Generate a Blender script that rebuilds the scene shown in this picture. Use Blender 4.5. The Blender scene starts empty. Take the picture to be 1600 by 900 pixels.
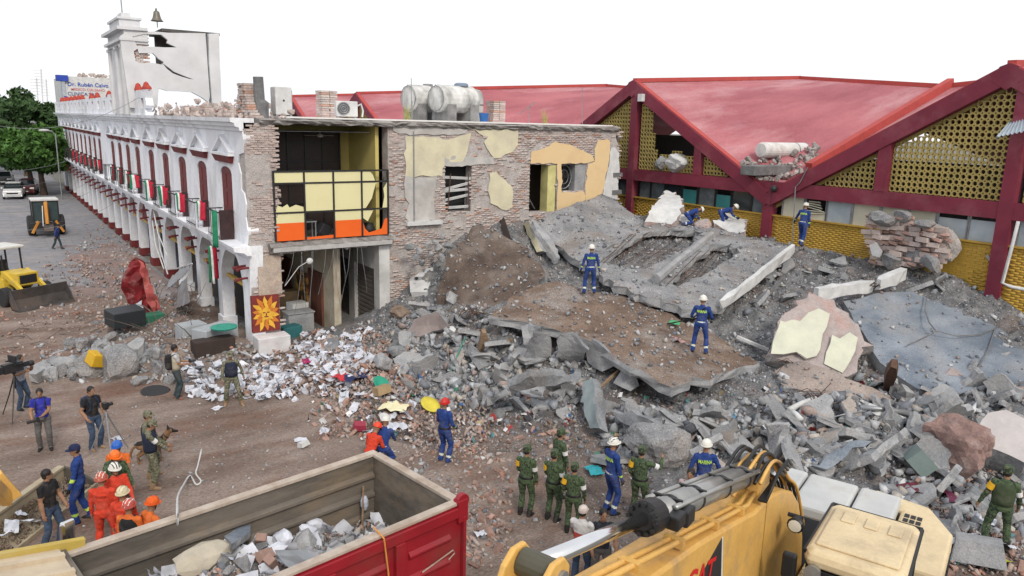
import bpy, bmesh, math, random
import numpy as np
from mathutils import Vector, Matrix, Euler, Quaternion, noise as mnoise
from mathutils.geometry import delaunay_2d_cdt
from mathutils.bvhtree import BVHTree
R_ = math.radians
SC = bpy.context.scene
COL = SC.collection
# ------------------------------------------------------------------ camera
FPX = 1173.0; CAMH = 9.0
def _basis():
    d = np.array([-840.0, -278.0, FPX]); Y = d / np.linalg.norm(d)
    h = np.array([1, .026, 0.0]); n = np.cross(Y, h); n /= np.linalg.norm(n)
    Z = n if n[1] < 0 else -n
    return np.stack([np.cross(Y, Z), Y, Z])
BAS = _basis(); CAMP = np.array([0, 0, CAMH])
cam_data = bpy.data.cameras.new('camera'); cam = bpy.data.objects.new('camera', cam_data); COL.objects.link(cam)
cam_data.sensor_width = 36; cam_data.lens = 36 * FPX / 1600; cam_data.clip_start = .1; cam_data.clip_end = 5000
cx_, cy_, cz_ = BAS @ np.array([1, 0, 0]), BAS @ np.array([0, -1, 0]), BAS @ np.array([0, 0, -1])
M = Matrix.Identity(4)
for i in range(3):
    M[i][0], M[i][1], M[i][2], M[i][3] = cx_[i], cy_[i], cz_[i], CAMP[i]
cam.matrix_world = M
SC.camera = cam
# ------------------------------------------------------------------ light
SUN_EL, SUN_AZ = 40, 256          # azimuth of the direction towards the sun, degrees from +X
world = bpy.data.worlds.new('World'); SC.world = world; world.use_nodes = True
wn = world.node_tree; bg = wn.nodes['Background']
sky = wn.nodes.new('ShaderNodeTexSky'); sky.sky_type = 'NISHITA'; sky.sun_disc = False
sky.sun_elevation = R_(SUN_EL); sky.sun_rotation = R_(90 - SUN_AZ)
sky.air_density = 1.0; sky.dust_density = 4.0; sky.ozone_density = 1.0; sky.altitude = 0
# thin overcast: the sky's blue is veiled by an even white layer of cloud
mixn = wn.nodes.new('ShaderNodeMixRGB'); mixn.inputs[0].default_value = .66; mixn.inputs[2].default_value = (17.4, 17.6, 18.2, 1)
wn.links.new(sky.outputs[0], mixn.inputs[1]); wn.links.new(mixn.outputs[0], bg.inputs[0])
bg.inputs[1].default_value = .092
sd = bpy.data.lights.new('sun', 'SUN'); sun = bpy.data.objects.new('sun', sd); COL.objects.link(sun)
sd.energy = 2.1; sd.angle = R_(11); sd.color = (1, .93, .82)
dv = Vector((math.cos(R_(SUN_EL)) * math.cos(R_(SUN_AZ)), math.cos(R_(SUN_EL)) * math.sin(R_(SUN_AZ)), math.sin(R_(SUN_EL))))
sun.rotation_euler = dv.to_track_quat('Z', 'Y').to_euler(); sun.location = dv * 60
SC.view_settings.view_transform = 'Standard'; SC.view_settings.look = 'None'
SC.view_settings.exposure = -.1; SC.view_settings.gamma = 1
SC.render.engine = 'CYCLES'
# ------------------------------------------------------------------ helpers: layout
def ray(p):
    return BAS @ np.array([p[0] - 800.0, p[1] - 450.0, FPX])
def gz(p, z=0.0):
    r = ray(p); return Vector(CAMP + r * ((z - CAMH) / r[2]))
def onx(p, x): r = ray(p); return Vector(CAMP + r * (x / r[0]))
def ony(p, y): r = ray(p); return Vector(CAMP + r * (y / r[1]))
def onpl(p, o, n):
    r = Vector(ray(p)); c = Vector(CAMP); return c + r * ((o - c).dot(n) / r.dot(n))
def proj(P):
    q = BAS.T @ (np.array(P) - CAMP); return 800 + FPX * q[0] / q[2], 450 + FPX * q[1] / q[2]
# ------------------------------------------------------------------ helpers: objects
def tag(o, label=None, cat=None, group=None, kind=None):
    if label: o['label'] = label
    if cat: o['category'] = cat
    if group: o['group'] = group
    if kind: o['kind'] = kind
    return o
def empty(name, loc=(0, 0, 0), rz=0.0, label=None, cat=None, group=None):
    o = bpy.data.objects.new(name, None); COL.objects.link(o); o.location = loc; o.rotation_euler = (0, 0, rz)
    o.empty_display_size = .2
    return tag(o, label, cat, group)
def children(o): return [c for c in o.children]
def copy_tree(o, parent=None):
    c = o.copy(); COL.objects.link(c)
    if parent is not None: c.parent = parent
    for ch in list(o.children): copy_tree(ch, c)
    return c
def link_mesh(name, me, parent=None, loc=None, rot=None):
    o = bpy.data.objects.new(name, me); COL.objects.link(o)
    if parent is not None: o.parent = parent
    if loc is not None: o.location = loc
    if rot is not None: o.rotation_euler = rot
    return o
class MB:
    def __init__(s): s.v = []; s.f = []; s.m = []
    def add(s, vs, fs, mi=0):
        n = len(s.v); s.v.extend([tuple(p) for p in vs]); s.f.extend([tuple(i + n for i in f) for f in fs]); s.m.extend([mi] * len(fs)); return s
    def bx(s, x0, x1, y0, y1, z0, z1, mi=0):
        return s.add([(x0, y0, z0), (x1, y0, z0), (x1, y1, z0), (x0, y1, z0), (x0, y0, z1), (x1, y0, z1), (x1, y1, z1), (x0, y1, z1)],
                     [(3, 2, 1, 0), (4, 5, 6, 7), (0, 1, 5, 4), (1, 2, 6, 5), (2, 3, 7, 6), (3, 0, 4, 7)], mi)
    def obox(s, c, size, rot=None, mi=0, taper=1.0):
        m = rot if rot is not None else Matrix.Identity(3)
        if isinstance(m, Euler): m = m.to_matrix()
        vs = []
        for dz in (-.5, .5):
            k = 1 if dz < 0 else taper
            for dx, dy in ((-.5, -.5), (.5, -.5), (.5, .5), (-.5, .5)):
                vs.append(Vector(c) + m @ Vector((dx * size[0] * k, dy * size[1] * k, dz * size[2])))
        return s.add(vs, [(3, 2, 1, 0), (4, 5, 6, 7), (0, 1, 5, 4), (1, 2, 6, 5), (2, 3, 7, 6), (3, 0, 4, 7)], mi)
    def beam(s, a, b, w, h, mi=0, up=(0, 0, 1)):
        a = Vector(a); b = Vector(b); d = (b - a); L = d.length; d.normalize()
        u = Vector(up); x = d.cross(u)
        if x.length < 1e-4: x = d.cross(Vector((0, 1, 0)))
        x.normalize(); z = x.cross(d)
        m = Matrix((x, d, z)).transposed()
        return s.obox((a + b) / 2, (w, L, h), m, mi)
    def prism(s, pts, vec, mi=0):
        n = len(pts); vec = Vector(vec); pts = [Vector(p) for p in pts]
        nor = Vector((0, 0, 0))
        for i in range(n): nor += (pts[i] - pts[0]).cross(pts[(i + 1) % n] - pts[0])
        if nor.dot(vec) > 0: pts = pts[::-1]
        vs = pts + [p + vec for p in pts]
        fs = [tuple(range(n)), tuple(range(2 * n - 1, n - 1, -1))] + [(i, n + i, n + (i + 1) % n, (i + 1) % n) for i in range(n)]
        return s.add(vs, fs, mi)
    def tube(s, path, r, n=8, mi=0, caps=True):
        path = [Vector(p) for p in path]; k = len(path)
        rs = r if isinstance(r, (list, tuple)) else [r] * k
        ref = None; vs = []; fs = []
        for i, p in enumerate(path):
            d = (path[min(i + 1, k - 1)] - path[max(i - 1, 0)])
            if d.length < 1e-7: d = Vector((0, 0, 1))
            d.normalize()
            if ref is None:
                ref = d.orthogonal().normalized()
            else:
                ref = (ref - d * ref.dot(d))
                ref = ref.normalized() if ref.length > 1e-6 else d.orthogonal().normalized()
            b = d.cross(ref)
            for j in range(n):
                a = 2 * math.pi * j / n
                vs.append(p + (ref * math.cos(a) + b * math.sin(a)) * rs[i])
        for i in range(k - 1):
            for j in range(n):
                fs.append((i * n + j, i * n + (j + 1) % n, (i + 1) * n + (j + 1) % n, (i + 1) * n + j))
        if caps:
            fs.append(tuple(range(n - 1, -1, -1))); fs.append(tuple((k - 1) * n + j for j in range(n)))
        return s.add(vs, fs, mi)
    def cyl(s, a, b, r, n=12, mi=0, r2=None): return s.tube([a, b], [r, r if r2 is None else r2], n, mi)
    def loft(s, rings, mi=0, caps=True):
        n = len(rings[0]); vs = [p for r in rings for p in r]; fs = []
        for i in range(len(rings) - 1):
            for j in range(n): fs.append((i * n + j, i * n + (j + 1) % n, (i + 1) * n + (j + 1) % n, (i + 1) * n + j))
        if caps: fs.append(tuple(range(n - 1, -1, -1))); fs.append(tuple((len(rings) - 1) * n + j for j in range(n)))
        return s.add(vs, fs, mi)
    def lathe(s, prof, n=16, o=(0, 0, 0), mi=0, axis='z'):
        rings = []
        for r, z in prof:
            ring = []
            for j in range(n):
                a = 2 * math.pi * j / n; p = (max(r, 1e-4) * math.cos(a), max(r, 1e-4) * math.sin(a), z)
                if axis == 'x': p = (p[2], p[0], p[1])
                elif axis == 'y': p = (p[1], p[2], p[0])
                ring.append(Vector(o) + Vector(p))
            rings.append(ring)
        return s.loft(rings, mi)
    def sph(s, c, r, n=8, mi=0, m=None):
        r = r if isinstance(r, (list, tuple)) else (r, r, r); rings = []
        for i in range(n + 1):
            t = math.pi * i / n; ring = []
            for j in range(2 * n):
                a = math.pi * j / n
                p = Vector((r[0] * max(math.sin(t), .02) * math.cos(a), r[1] * max(math.sin(t), .02) * math.sin(a), -r[2] * math.cos(t)))
                if m is not None: p = m @ p
                ring.append(Vector(c) + p)
            rings.append(ring)
        return s.loft(rings, mi)
    def mesh(s, name, mats, smooth=False):
        me = bpy.data.meshes.new(name); me.from_pydata(s.v, [], s.f)
        for m in (mats if isinstance(mats, (list, tuple)) else [mats]): me.materials.append(m)
        if any(s.m): me.polygons.foreach_set('material_index', s.m)
        if smooth: me.polygons.foreach_set('use_smooth', [True] * len(s.f))
        me.update(); return me
    def build(s, name, mats, parent=None, smooth=False, loc=None, rot=None, bevel=0, label=None, cat=None, group=None, kind=None, fix=False):
        me = s.mesh(name, mats, smooth)
        if fix:
            b = bmesh.new(); b.from_mesh(me); bmesh.ops.recalc_face_normals(b, faces=b.faces); b.to_mesh(me); b.free()
        o = link_mesh(name, me, parent, loc, rot)
        if bevel:
            m = o.modifiers.new('bevel', 'BEVEL'); m.width = bevel; m.segments = 2; m.limit_method = 'ANGLE'; m.angle_limit = R_(40)
        return tag(o, label, cat, group, kind)
def np_mesh(name, V, F, mats, midx=None):
    """V (n,3), F (m,k) uniform polygons, fast"""
    me = bpy.data.meshes.new(name); V = np.asarray(V, np.float32); F = np.asarray(F, np.int32); k = F.shape[1]
    me.vertices.add(len(V)); me.vertices.foreach_set('co', V.ravel())
    me.loops.add(F.size); me.loops.foreach_set('vertex_index', F.ravel())
    me.polygons.add(len(F)); me.polygons.foreach_set('loop_start', np.arange(0, F.size, k, dtype=np.int32))
    try: me.polygons.foreach_set('loop_total', np.full(len(F), k, np.int32))
    except Exception: pass
    for m in (mats if isinstance(mats, (list, tuple)) else [mats]): me.materials.append(m)
    if midx is not None: me.polygons.foreach_set('material_index', np.asarray(midx, np.int32))
    me.update(calc_edges=True); me.validate(); return me
# ------------------------------------------------------------------ helpers: materials
_mats = {}
def mat(name, col, col2=None, scale=4.0, rough=.85, metal=0.0, bump=.0, bscale=None, stain=None, sscale=.7, samt=.5, island=0.0, island_cols=None,
        detail=6, contrast=.5, spec=.3, objrand=0.0, coat=0.0, stretch=None, speck=None):
    if name in _mats: return _mats[name]
    m = bpy.data.materials.new(name); m.use_nodes = True; nt = m.node_tree; N = nt.nodes; L = nt.links
    b = N['Principled BSDF']; b.inputs['Roughness'].default_value = rough; b.inputs['Metallic'].default_value = metal
    b.inputs['Specular IOR Level'].default_value = spec; b.inputs['Coat Weight'].default_value = coat
    c4 = lambda c: (c[0], c[1], c[2], 1)
    tc = N.new('ShaderNodeTexCoord'); co = tc.outputs['Object']
    if stretch:
        mp = N.new('ShaderNodeMapping'); mp.inputs['Scale'].default_value = stretch; L.new(co, mp.inputs[0]); co = mp.outputs[0]
    if objrand:
        oi = N.new('ShaderNodeObjectInfo'); ad = N.new('ShaderNodeVectorMath'); ad.operation = 'ADD'
        sc = N.new('ShaderNodeVectorMath'); sc.operation = 'SCALE'; sc.inputs[3].default_value = 37.0
        cb = N.new('ShaderNodeCombineXYZ'); L.new(oi.outputs['Random'], cb.inputs[0]); L.new(oi.outputs['Random'], cb.inputs[1])
        L.new(cb.outputs[0], sc.inputs[0]); L.new(co, ad.inputs[0]); L.new(sc.outputs[0], ad.inputs[1]); co = ad.outputs[0]
    def nz(s, d=detail, r=.6):
        n = N.new('ShaderNodeTexNoise'); n.inputs['Scale'].default_value = s; n.inputs['Detail'].default_value = d; n.inputs['Roughness'].default_value = r
        L.new(co, n.inputs['Vector']); return n
    def ramp(src, lo, hi, a=(0, 0, 0, 1), c=(1, 1, 1, 1)):
        r = N.new('ShaderNodeValToRGB'); r.color_ramp.elements[0].position = lo; r.color_ramp.elements[1].position = hi
        r.color_ramp.elements[0].color = a; r.color_ramp.elements[1].color = c; L.new(src, r.inputs[0]); return r.outputs[0]
    if col2 is None: col2 = tuple(c * .72 for c in col)
    out = ramp(nz(scale).outputs[0], .5 - .3 * (1.05 - contrast), .5 + .3 * (1.05 - contrast), c4(col2), c4(col))
    if stain is not None:
        mx = N.new('ShaderNodeMixRGB'); mx.inputs[2].default_value = c4(stain)
        fac = ramp(nz(sscale, 8, .65).outputs[0], .5, .68); ml = N.new('ShaderNodeMath'); ml.operation = 'MULTIPLY'; ml.inputs[1].default_value = samt
        L.new(fac, ml.inputs[0]); L.new(ml.outputs[0], mx.inputs[0]); L.new(out, mx.inputs[1]); out = mx.outputs[0]
    if speck is None and bump: speck = .16 if bump >= .5 else .03
    if speck:   # grit: fine light and dark grains
        sp_ = ramp(nz(scale * 14 if scale > 1 else 22, 4, .75).outputs[0], .36, .64, (1 - speck * 1.3, 1 - speck * 1.3, 1 - speck * 1.25, 1), (1 + speck, 1 + speck, 1 + speck, 1))
        mx = N.new('ShaderNodeMixRGB'); mx.blend_type = 'MULTIPLY'; mx.inputs[0].default_value = 1; L.new(out, mx.inputs[1]); L.new(sp_, mx.inputs[2]); out = mx.outputs[0]
    if island or island_cols or objrand:
        if island_cols or island:
            ge = N.new('ShaderNodeNewGeometry'); rnd = ge.outputs['Random Per Island']
        if island_cols:
            r = N.new('ShaderNodeValToRGB'); r.color_ramp.interpolation = 'CONSTANT'; e = r.color_ramp.elements
            while len(e) < len(island_cols): e.new(.5)
            tot = sum(w for w, _ in island_cols); acc = 0
            for i, (w, c) in enumerate(island_cols): e[i].position = acc / tot; e[i].color = c4(c); acc += w
            L.new(rnd, r.inputs[0])
            mx = N.new('ShaderNodeMixRGB'); mx.blend_type = 'MULTIPLY'; mx.inputs[0].default_value = 1
            L.new(r.outputs[0], mx.inputs[1]); L.new(out, mx.inputs[2]); out = mx.outputs[0]
        amt = island or objrand
        hs = N.new('ShaderNodeHueSaturation'); mr = N.new('ShaderNodeMapRange'); mr.inputs[3].default_value = 1 - amt; mr.inputs[4].default_value = 1 + amt
        if island or island_cols:
            m2 = N.new('ShaderNodeMath'); m2.operation = 'FRACT'; m3 = N.new('ShaderNodeMath'); m3.operation = 'MULTIPLY'; m3.inputs[1].default_value = 17.3
            L.new(rnd, m3.inputs[0]); L.new(m3.outputs[0], m2.inputs[0]); L.new(m2.outputs[0], mr.inputs[0])
        else: L.new(oi.outputs['Random'], mr.inputs[0])
        L.new(mr.outputs[0], hs.inputs['Value']); L.new(out, hs.inputs['Color']); out = hs.outputs[0]
    L.new(out, b.inputs['Base Color'])
    if bump:
        bp = N.new('ShaderNodeBump'); bp.inputs['Strength'].default_value = min(1, bump); bp.inputs['Distance'].default_value = .05 if bump <= 1 else .05 * bump
        L.new(nz(bscale or scale * 3, 8, .65).outputs[0], bp.inputs['Height']); L.new(bp.outputs[0], b.inputs['Normal'])
    _mats[name] = m; return m
def flat(name, col, rough=.6, metal=0.0, spec=.4): return mat(name, col, tuple(c * .86 for c in col), 9, rough, metal, spec=spec)
# shared palette
CONC = mat('concrete', (.28, .29, .3), (.15, .158, .17), 1.3, .92, bump=.8, bscale=8, stain=(.15, .135, .12), sscale=.7, samt=.7)  # grey tinted bluish to carry the cast of sky-lit shade
CONCL = mat('concrete_light', (.38, .385, .39), (.23, .235, .245), 1.8, .92, bump=.7, bscale=9, stain=(.22, .2, .18), sscale=.9, samt=.6)
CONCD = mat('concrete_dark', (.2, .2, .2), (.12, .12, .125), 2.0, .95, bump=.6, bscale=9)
CONCB = mat('concrete_blue', (.27, .3, .34), (.115, .145, .185), .6, .9, bump=.8, bscale=6, stain=(.27, .27, .275), sscale=.5, samt=.8)
DIRT = mat('dirt_crust', (.22, .165, .125), (.12, .085, .062), 1.2, .97, bump=.7, bscale=8, stain=(.3, .28, .26), sscale=.8, samt=.55)
BRICKR = mat('brick_red', (.36, .16, .1), (.24, .1, .07), 6, .95, bump=.3, island=.25, objrand=.2)
WHITEP = mat('plaster_white', (.62, .625, .62), (.47, .475, .475), 2.4, .85, bump=.2, bscale=14, stain=(.42, .4, .38), sscale=.8, samt=.45)
CREAM = mat('plaster_cream', (.62, .58, .4), (.5, .46, .33), 1.6, .85, bump=.15, bscale=12, stain=(.45, .41, .32), sscale=1.1, samt=.45)
PAPER = mat('paper_white', (.64, .66, .72), (.48, .5, .56), 3, .8, island=.12, objrand=.12)
BLACKM = flat('black_metal', (.02, .02, .022), .5)
RUST = mat('rusty_steel', (.12, .065, .045), (.07, .04, .03), 8, .8, bump=.2)
WOOD = mat('old_wood', (.28, .2, .13), (.17, .11, .07), 3, .85, bump=.2, stretch=(1, 1, 6))
RUBBER = flat('rubber', (.025, .025, .027), .85)
GLASSD = mat('dark_glass', (.03, .038, .042), (.02, .025, .03), 2, .12, spec=.5)
CHROME = mat('bright_steel', (.75, .75, .74), (.68, .68, .68), 3, .16, 1.0)
STEEL = mat('grey_steel', (.33, .34, .35), (.24, .25, .26), 4, .45, .6)
# ================================================================== GROUND
rng = random.Random(11); nrng = np.random.default_rng(5)
def vnoise(x, y, s, seed=0.0): return mnoise.noise(Vector((x * s + seed, y * s - seed * .7, seed * 1.3)))
PAVE = mat('street_paving', (.25, .25, .265), (.18, .18, .195), 1.4, .9, bump=.2, bscale=20, stain=(.34, .3, .28), sscale=.25, samt=.6)
DUSTG = mat('dusty_ground', (.29, .232, .197), (.13, .092, .073), .5, .97, bump=.9, bscale=7, stain=(.15, .07, .046), sscale=.4, samt=.9, stretch=(.55, 1.3, 1), speck=.3)
b = MB(); b.add([(-900, -300, -.05), (900, -300, -.05), (900, 1500, -.05), (-900, 1500, -.05)], [(0, 1, 2, 3)])
b.build('ground', mat('far_ground', (.2, .19, .17), (.13, .13, .11), .05, .95), kind='structure')
b = MB()
# paved street: slabs with recessed joints, laid to the street's end
b.bx(-9, 8.0, 29, 190, -.045, -.012)
b.build('street', PAVE, kind='structure')
st = MB()
JOINT = 1.6
for j in range(int((150 - 42) / JOINT)):
    for i in range(9):
        x = -6.4 + i * 1.6; y = 42 + j * JOINT; dz = rng.uniform(-.002, .004)
        st.bx(x + .02, x + JOINT - .02, y + .02, y + JOINT - .02, -.011, .004 + dz)
st.build('paving_slab', PAVE, kind='stuff')
def _segd(x, y, L):
    d = 1e9
    for (ax, ay), (bx_, by_) in zip(L[:-1], L[1:]):
        t = min(max(((x - ax) * (bx_ - ax) + (y - ay) * (by_ - ay)) / ((bx_ - ax) ** 2 + (by_ - ay) ** 2), 0), 1)
        d = min(d, math.hypot(x - ax - t * (bx_ - ax), y - ay - t * (by_ - ay)))
    return d
def bank(x, y):
    # low bank of swept-up debris before the arcade
    return .5 * math.exp(-(_segd(x, y, [(1.3, 30.3), (4.5, 30.2), (7.4, 29.6)]) / .85) ** 2) + .45 * math.exp(-(_segd(x, y, [(6.7, 32), (6.3, 37.5)]) / 1.0) ** 2) + .22 * math.exp(-(_segd(x, y, [(6.8, 26.2), (8.6, 25.6)]) / 1.0) ** 2)
def gheight(x, y):
    if 20 < y < 41 and -1 < x < 12: return _gh(x, y) + bank(x, y) * (1 + .5 * vnoise(x, y, 1.7, 7))
    return _gh(x, y)
def _gh(x, y):
    h = .035 * vnoise(x, y, .35, 3) + .03 * vnoise(x, y, 1.1, 9) + .012 * vnoise(x, y, 3.3, 1)
    return h
def grid(x0, x1, y0, y1, st_, fn):
    xs = np.arange(x0, x1 + 1e-6, st_); ys = np.arange(y0, y1 + 1e-6, st_); nx, ny = len(xs), len(ys)
    V = np.array([(x, y, fn(x, y)) for y in ys for x in xs]); I = np.arange(nx * ny).reshape(ny, nx)
    F = np.stack([I[:-1, :-1], I[:-1, 1:], I[1:, 1:], I[1:, :-1]], -1).reshape(-1, 4)
    return V, F
def dirt_edge(x, y):
    # the layer of dust and soil thins out over the paving of the street
    e = min(max((46 - y + 3 * vnoise(x, y, .3, 5)) / 6, 0), 1)
    return gheight(x, y) * e + .03 * e - .05 * (1 - e) + .02
V, F = grid(-12, 31, 1, 50, .3, dirt_edge)
o = link_mesh('dirt_ground', np_mesh('dirt_ground', V, F, DUSTG)); tag(o, kind='structure')
for p in o.data.polygons: p.use_smooth = True

# ------------------------------------------------------------------ the heap of the collapsed wing (height field)
CP = []
for px, py, z in [(370, 600, .0), (430, 612, .0), (490, 645, .0), (525, 690, .0), (640, 670, .15), (700, 640, .3), (760, 690, .1), (690, 760, .0), (760, 760, 0), (800, 650, .35), (870, 690, .15), (760, 850, 0), (850, 850, 0),
                  (920, 720, .2), (1000, 735, .3), (960, 660, .75), (1060, 660, .8), (1060, 740, .4), (1150, 740, .6), (1250, 730, .8), (1555, 858, .35), (1600, 890, .3), (1480, 800, .45), (1350, 740, .8), (1150, 660, 1.15),
                  (1000, 630, .85), (950, 605, 1.05), (900, 575, 1.25), (850, 545, 1.55), (800, 520, 2.05), (770, 520, 1.9), (780, 570, 1.1), (720, 570, .8), (860, 600, .85), (720, 500, 1.6), (680, 480, 1.9), (640, 500, 1.5), (600, 555, .95), (560, 545, .9), (520, 570, .75), (610, 510, 1.0),
                  (480, 590, .45), (560, 620, .6), (600, 620, .7), (640, 440, 2.2), (450, 570, .3), (400, 575, .25), (540, 520, .6), (600, 590, .85), (540, 640, .4),
                  (920, 458, 2.6), (1095, 552, 1.75), (1050, 600, 1.05), (1185, 565, 1.15), (1000, 500, 2.3), (870, 445, 2.8), (1060, 470, 2.45), (1130, 500, 2.2), (1180, 520, 2.1), (1230, 600, 1.5), (1260, 650, 1.3), (1350, 640, 1.4),
                  (1125, 480, 2.5), (1190, 440, 3.1), (1240, 395, 3.9), (1180, 380, 4.0), (1100, 365, 3.95), (1000, 360, 4.0), (960, 412, 3.4), (1050, 455, 2.85), (1110, 400, 3.7), (1040, 385, 3.75), (1000, 390, 3.6),
                  (1330, 430, 3.4), (1280, 400, 3.8), (1310, 480, 2.9), (1250, 490, 2.6), (1450, 428, 3.8), (1560, 445, 3.5), (1590, 470, 3.2), (1590, 505, 2.3), (1500, 610, 1.3), (1400, 610, 1.3), (1380, 560, 1.8), (1470, 520, 2.1), (1600, 600, 1.6), (1580, 640, 1.5),
                  (1480, 680, 1.2), (1560, 700, 1.0), (1420, 700, 1.0), (1500, 730, .8), (740, 350, 4.1), (720, 420, 2.8), (800, 390, 3.7), (840, 440, 2.6), (780, 470, 2.2), (880, 400, 3.2), (900, 350, 4.1), (950, 330, 4.5)]:
    P = gz((px, py), z); CP.append((P.x, P.y, z))
CP += [(30.4, y, 3.95) for y in (12, 15, 18, 21, 24, 27)] + [(30, 9, 3.0), (30, 6, 2.0), (26, 5, .9), (22, 4, .4), (16, 4, .1), (10, 5, 0), (9, 9, 0), (9, 13, 0), (30, 2, .8)]
CP += [(14, 29.2, 1.2), (15.5, 29.2, 2.6), (17, 29.2, 4.0), (19, 29.2, 4.5), (21, 29.2, 4.6), (24, 29.2, 4.75), (26.5, 29, 4.6), (28.5, 28.8, 4.2), (12, 29.2, .45), (10, 29, .25), (9, 26, .1), (8.7, 22, 0)]
CP = np.array(CP)
def _phi(r2): return r2 * np.log(r2 + 1e-9) * .5
def _tps(C, lam=.02):
    n = len(C); d = ((C[:, None, :2] - C[None, :, :2]) ** 2).sum(-1); K = _phi(d) + lam * np.eye(n) * n
    P = np.c_[np.ones(n), C[:, :2]]; A = np.block([[K, P], [P.T, np.zeros((3, 3))]])
    return np.linalg.solve(A, np.r_[C[:, 2], 0, 0, 0])
_W = _tps(CP)
HX0, HX1, HY0, HY1, HS = 8.4, 30.6, 3.0, 29.4, .12
_xs = np.arange(HX0, HX1 + 1e-6, HS); _ys = np.arange(HY0, HY1 + 1e-6, HS)
_gx, _gy = np.meshgrid(_xs, _ys)
_d = (_gx.ravel()[:, None] - CP[None, :, 0]) ** 2 + (_gy.ravel()[:, None] - CP[None, :, 1]) ** 2
HZ = (_phi(_d) @ _W[:-3] + _W[-3] + _W[-2] * _gx.ravel() + _W[-1] * _gy.ravel()).reshape(_gx.shape)
HZ = np.clip(HZ, -.04, 4.9)
_nz = np.array([[.5 * mnoise.noise(Vector((x * .9, y * .9, 0))) + .3 * mnoise.noise(Vector((x * 2.3, y * 2.3, 4))) + .7 * mnoise.cell(Vector((x * 1.7 + .4 * y, y * 1.5 - .3 * x, 1))) * .45 + .5 * mnoise.cell(Vector((x * 3.3 - y, y * 3.1 + .6 * x, 2))) * .5 for x in _xs] for y in _ys])
_amp = np.clip((HZ - .1) / .9, .06, 1) * .27
HZ = HZ + _nz * _amp
# fade the rim of the field into the flat ground
_edge = np.minimum.reduce([(_gx - HX0) / 1.0, (_gy - HY0) / 1.5, np.full_like(_gx, 1)]); _edge = np.clip(_edge, 0, 1)
HZ = HZ * _edge - .06 * (1 - _edge)
def hz(x, y):
    if x <= HX0 or y <= HY0 or x >= HX1 or y >= HY1: return gheight(x, y) + .03
    i = (x - HX0) / HS; j = (y - HY0) / HS; i0 = min(int(i), len(_xs) - 2); j0 = min(int(j), len(_ys) - 2); u = i - i0; v = j - j0
    a = (HZ[j0, i0] * (1 - u) + HZ[j0, i0 + 1] * u) * (1 - v) + (HZ[j0 + 1, i0] * (1 - u) + HZ[j0 + 1, i0 + 1] * u) * v
    return max(a, gheight(x, y) + .03 if x < 9 else a)
_GX, _GY = np.arange(-12, 12.01, .2), np.arange(1, 50.01, .2)
GZ = np.array([[gheight(x, y) + .03 for x in _GX] for y in _GY])
def _bil(A, X0, Y0, st_, x, y):
    i = np.clip((x - X0) / st_, 0, A.shape[1] - 1.001); j = np.clip((y - Y0) / st_, 0, A.shape[0] - 1.001); a = i.astype(int); b_ = j.astype(int); u = i - a; v = j - b_
    return (A[b_, a] * (1 - u) + A[b_, a + 1] * u) * (1 - v) + (A[b_ + 1, a] * (1 - u) + A[b_ + 1, a + 1] * u) * v
def hzs(x, y):
    g = np.where((x < 12) & (y < 50) & (x > -12), _bil(GZ, -12, 1, .2, x, y), .03); h = _bil(HZ, HX0, HY0, HS, x, y)
    ins = (x > HX0) & (y > HY0) & (x < HX1) & (y < HY1); return np.where(ins, np.where(x < 9, np.maximum(h, g), h), g)
_TT = np.arange(4, 120, .06)
def hit(px, py):
    """point of the heap or the ground seen at a place of the layout drawing"""
    r = ray((px, py)); r = r / np.linalg.norm(r); P = CAMP + r * _TT[:, None]; k = np.argmax(P[:, 2] < hzs(P[:, 0], P[:, 1])); P = P[k]
    return Vector((P[0], P[1], float(hzs(P[:1], P[1:2])[0])))
I = np.arange(_gx.size).reshape(_gx.shape)
F = np.stack([I[:-1, :-1], I[:-1, 1:], I[1:, 1:], I[1:, :-1]], -1).reshape(-1, 4)
RUBG = mat('rubble_fines', (.25, .25, .25), (.1, .102, .108), 2.2, .97, bump=1.6, bscale=10, stain=(.19, .14, .115), sscale=.35, samt=.7, speck=.4)
RUBD = mat('trodden_earth', (.22, .175, .15), (.095, .07, .06), .8, .97, bump=1.2, bscale=8, stain=(.17, .16, .155), sscale=.5, samt=.6, speck=.35)
_zc = HZ.ravel()[F].mean(1) + .22 * np.array([mnoise.noise(Vector((a * .5, b_ * .5, 3))) + .7 * mnoise.noise(Vector((a * 2, b_ * 2, 3))) for a, b_ in zip(_gx.ravel()[F[:, 0]], _gy.ravel()[F[:, 0]])])
o = link_mesh('rubble_terrain', np_mesh('rubble_terrain', np.c_[_gx.ravel(), _gy.ravel(), HZ.ravel()], F, [RUBG, RUBD], (_zc < .42).astype(int))); tag(o, kind='structure')
o.data.polygons.foreach_set('use_smooth', [True] * len(o.data.polygons))

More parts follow.
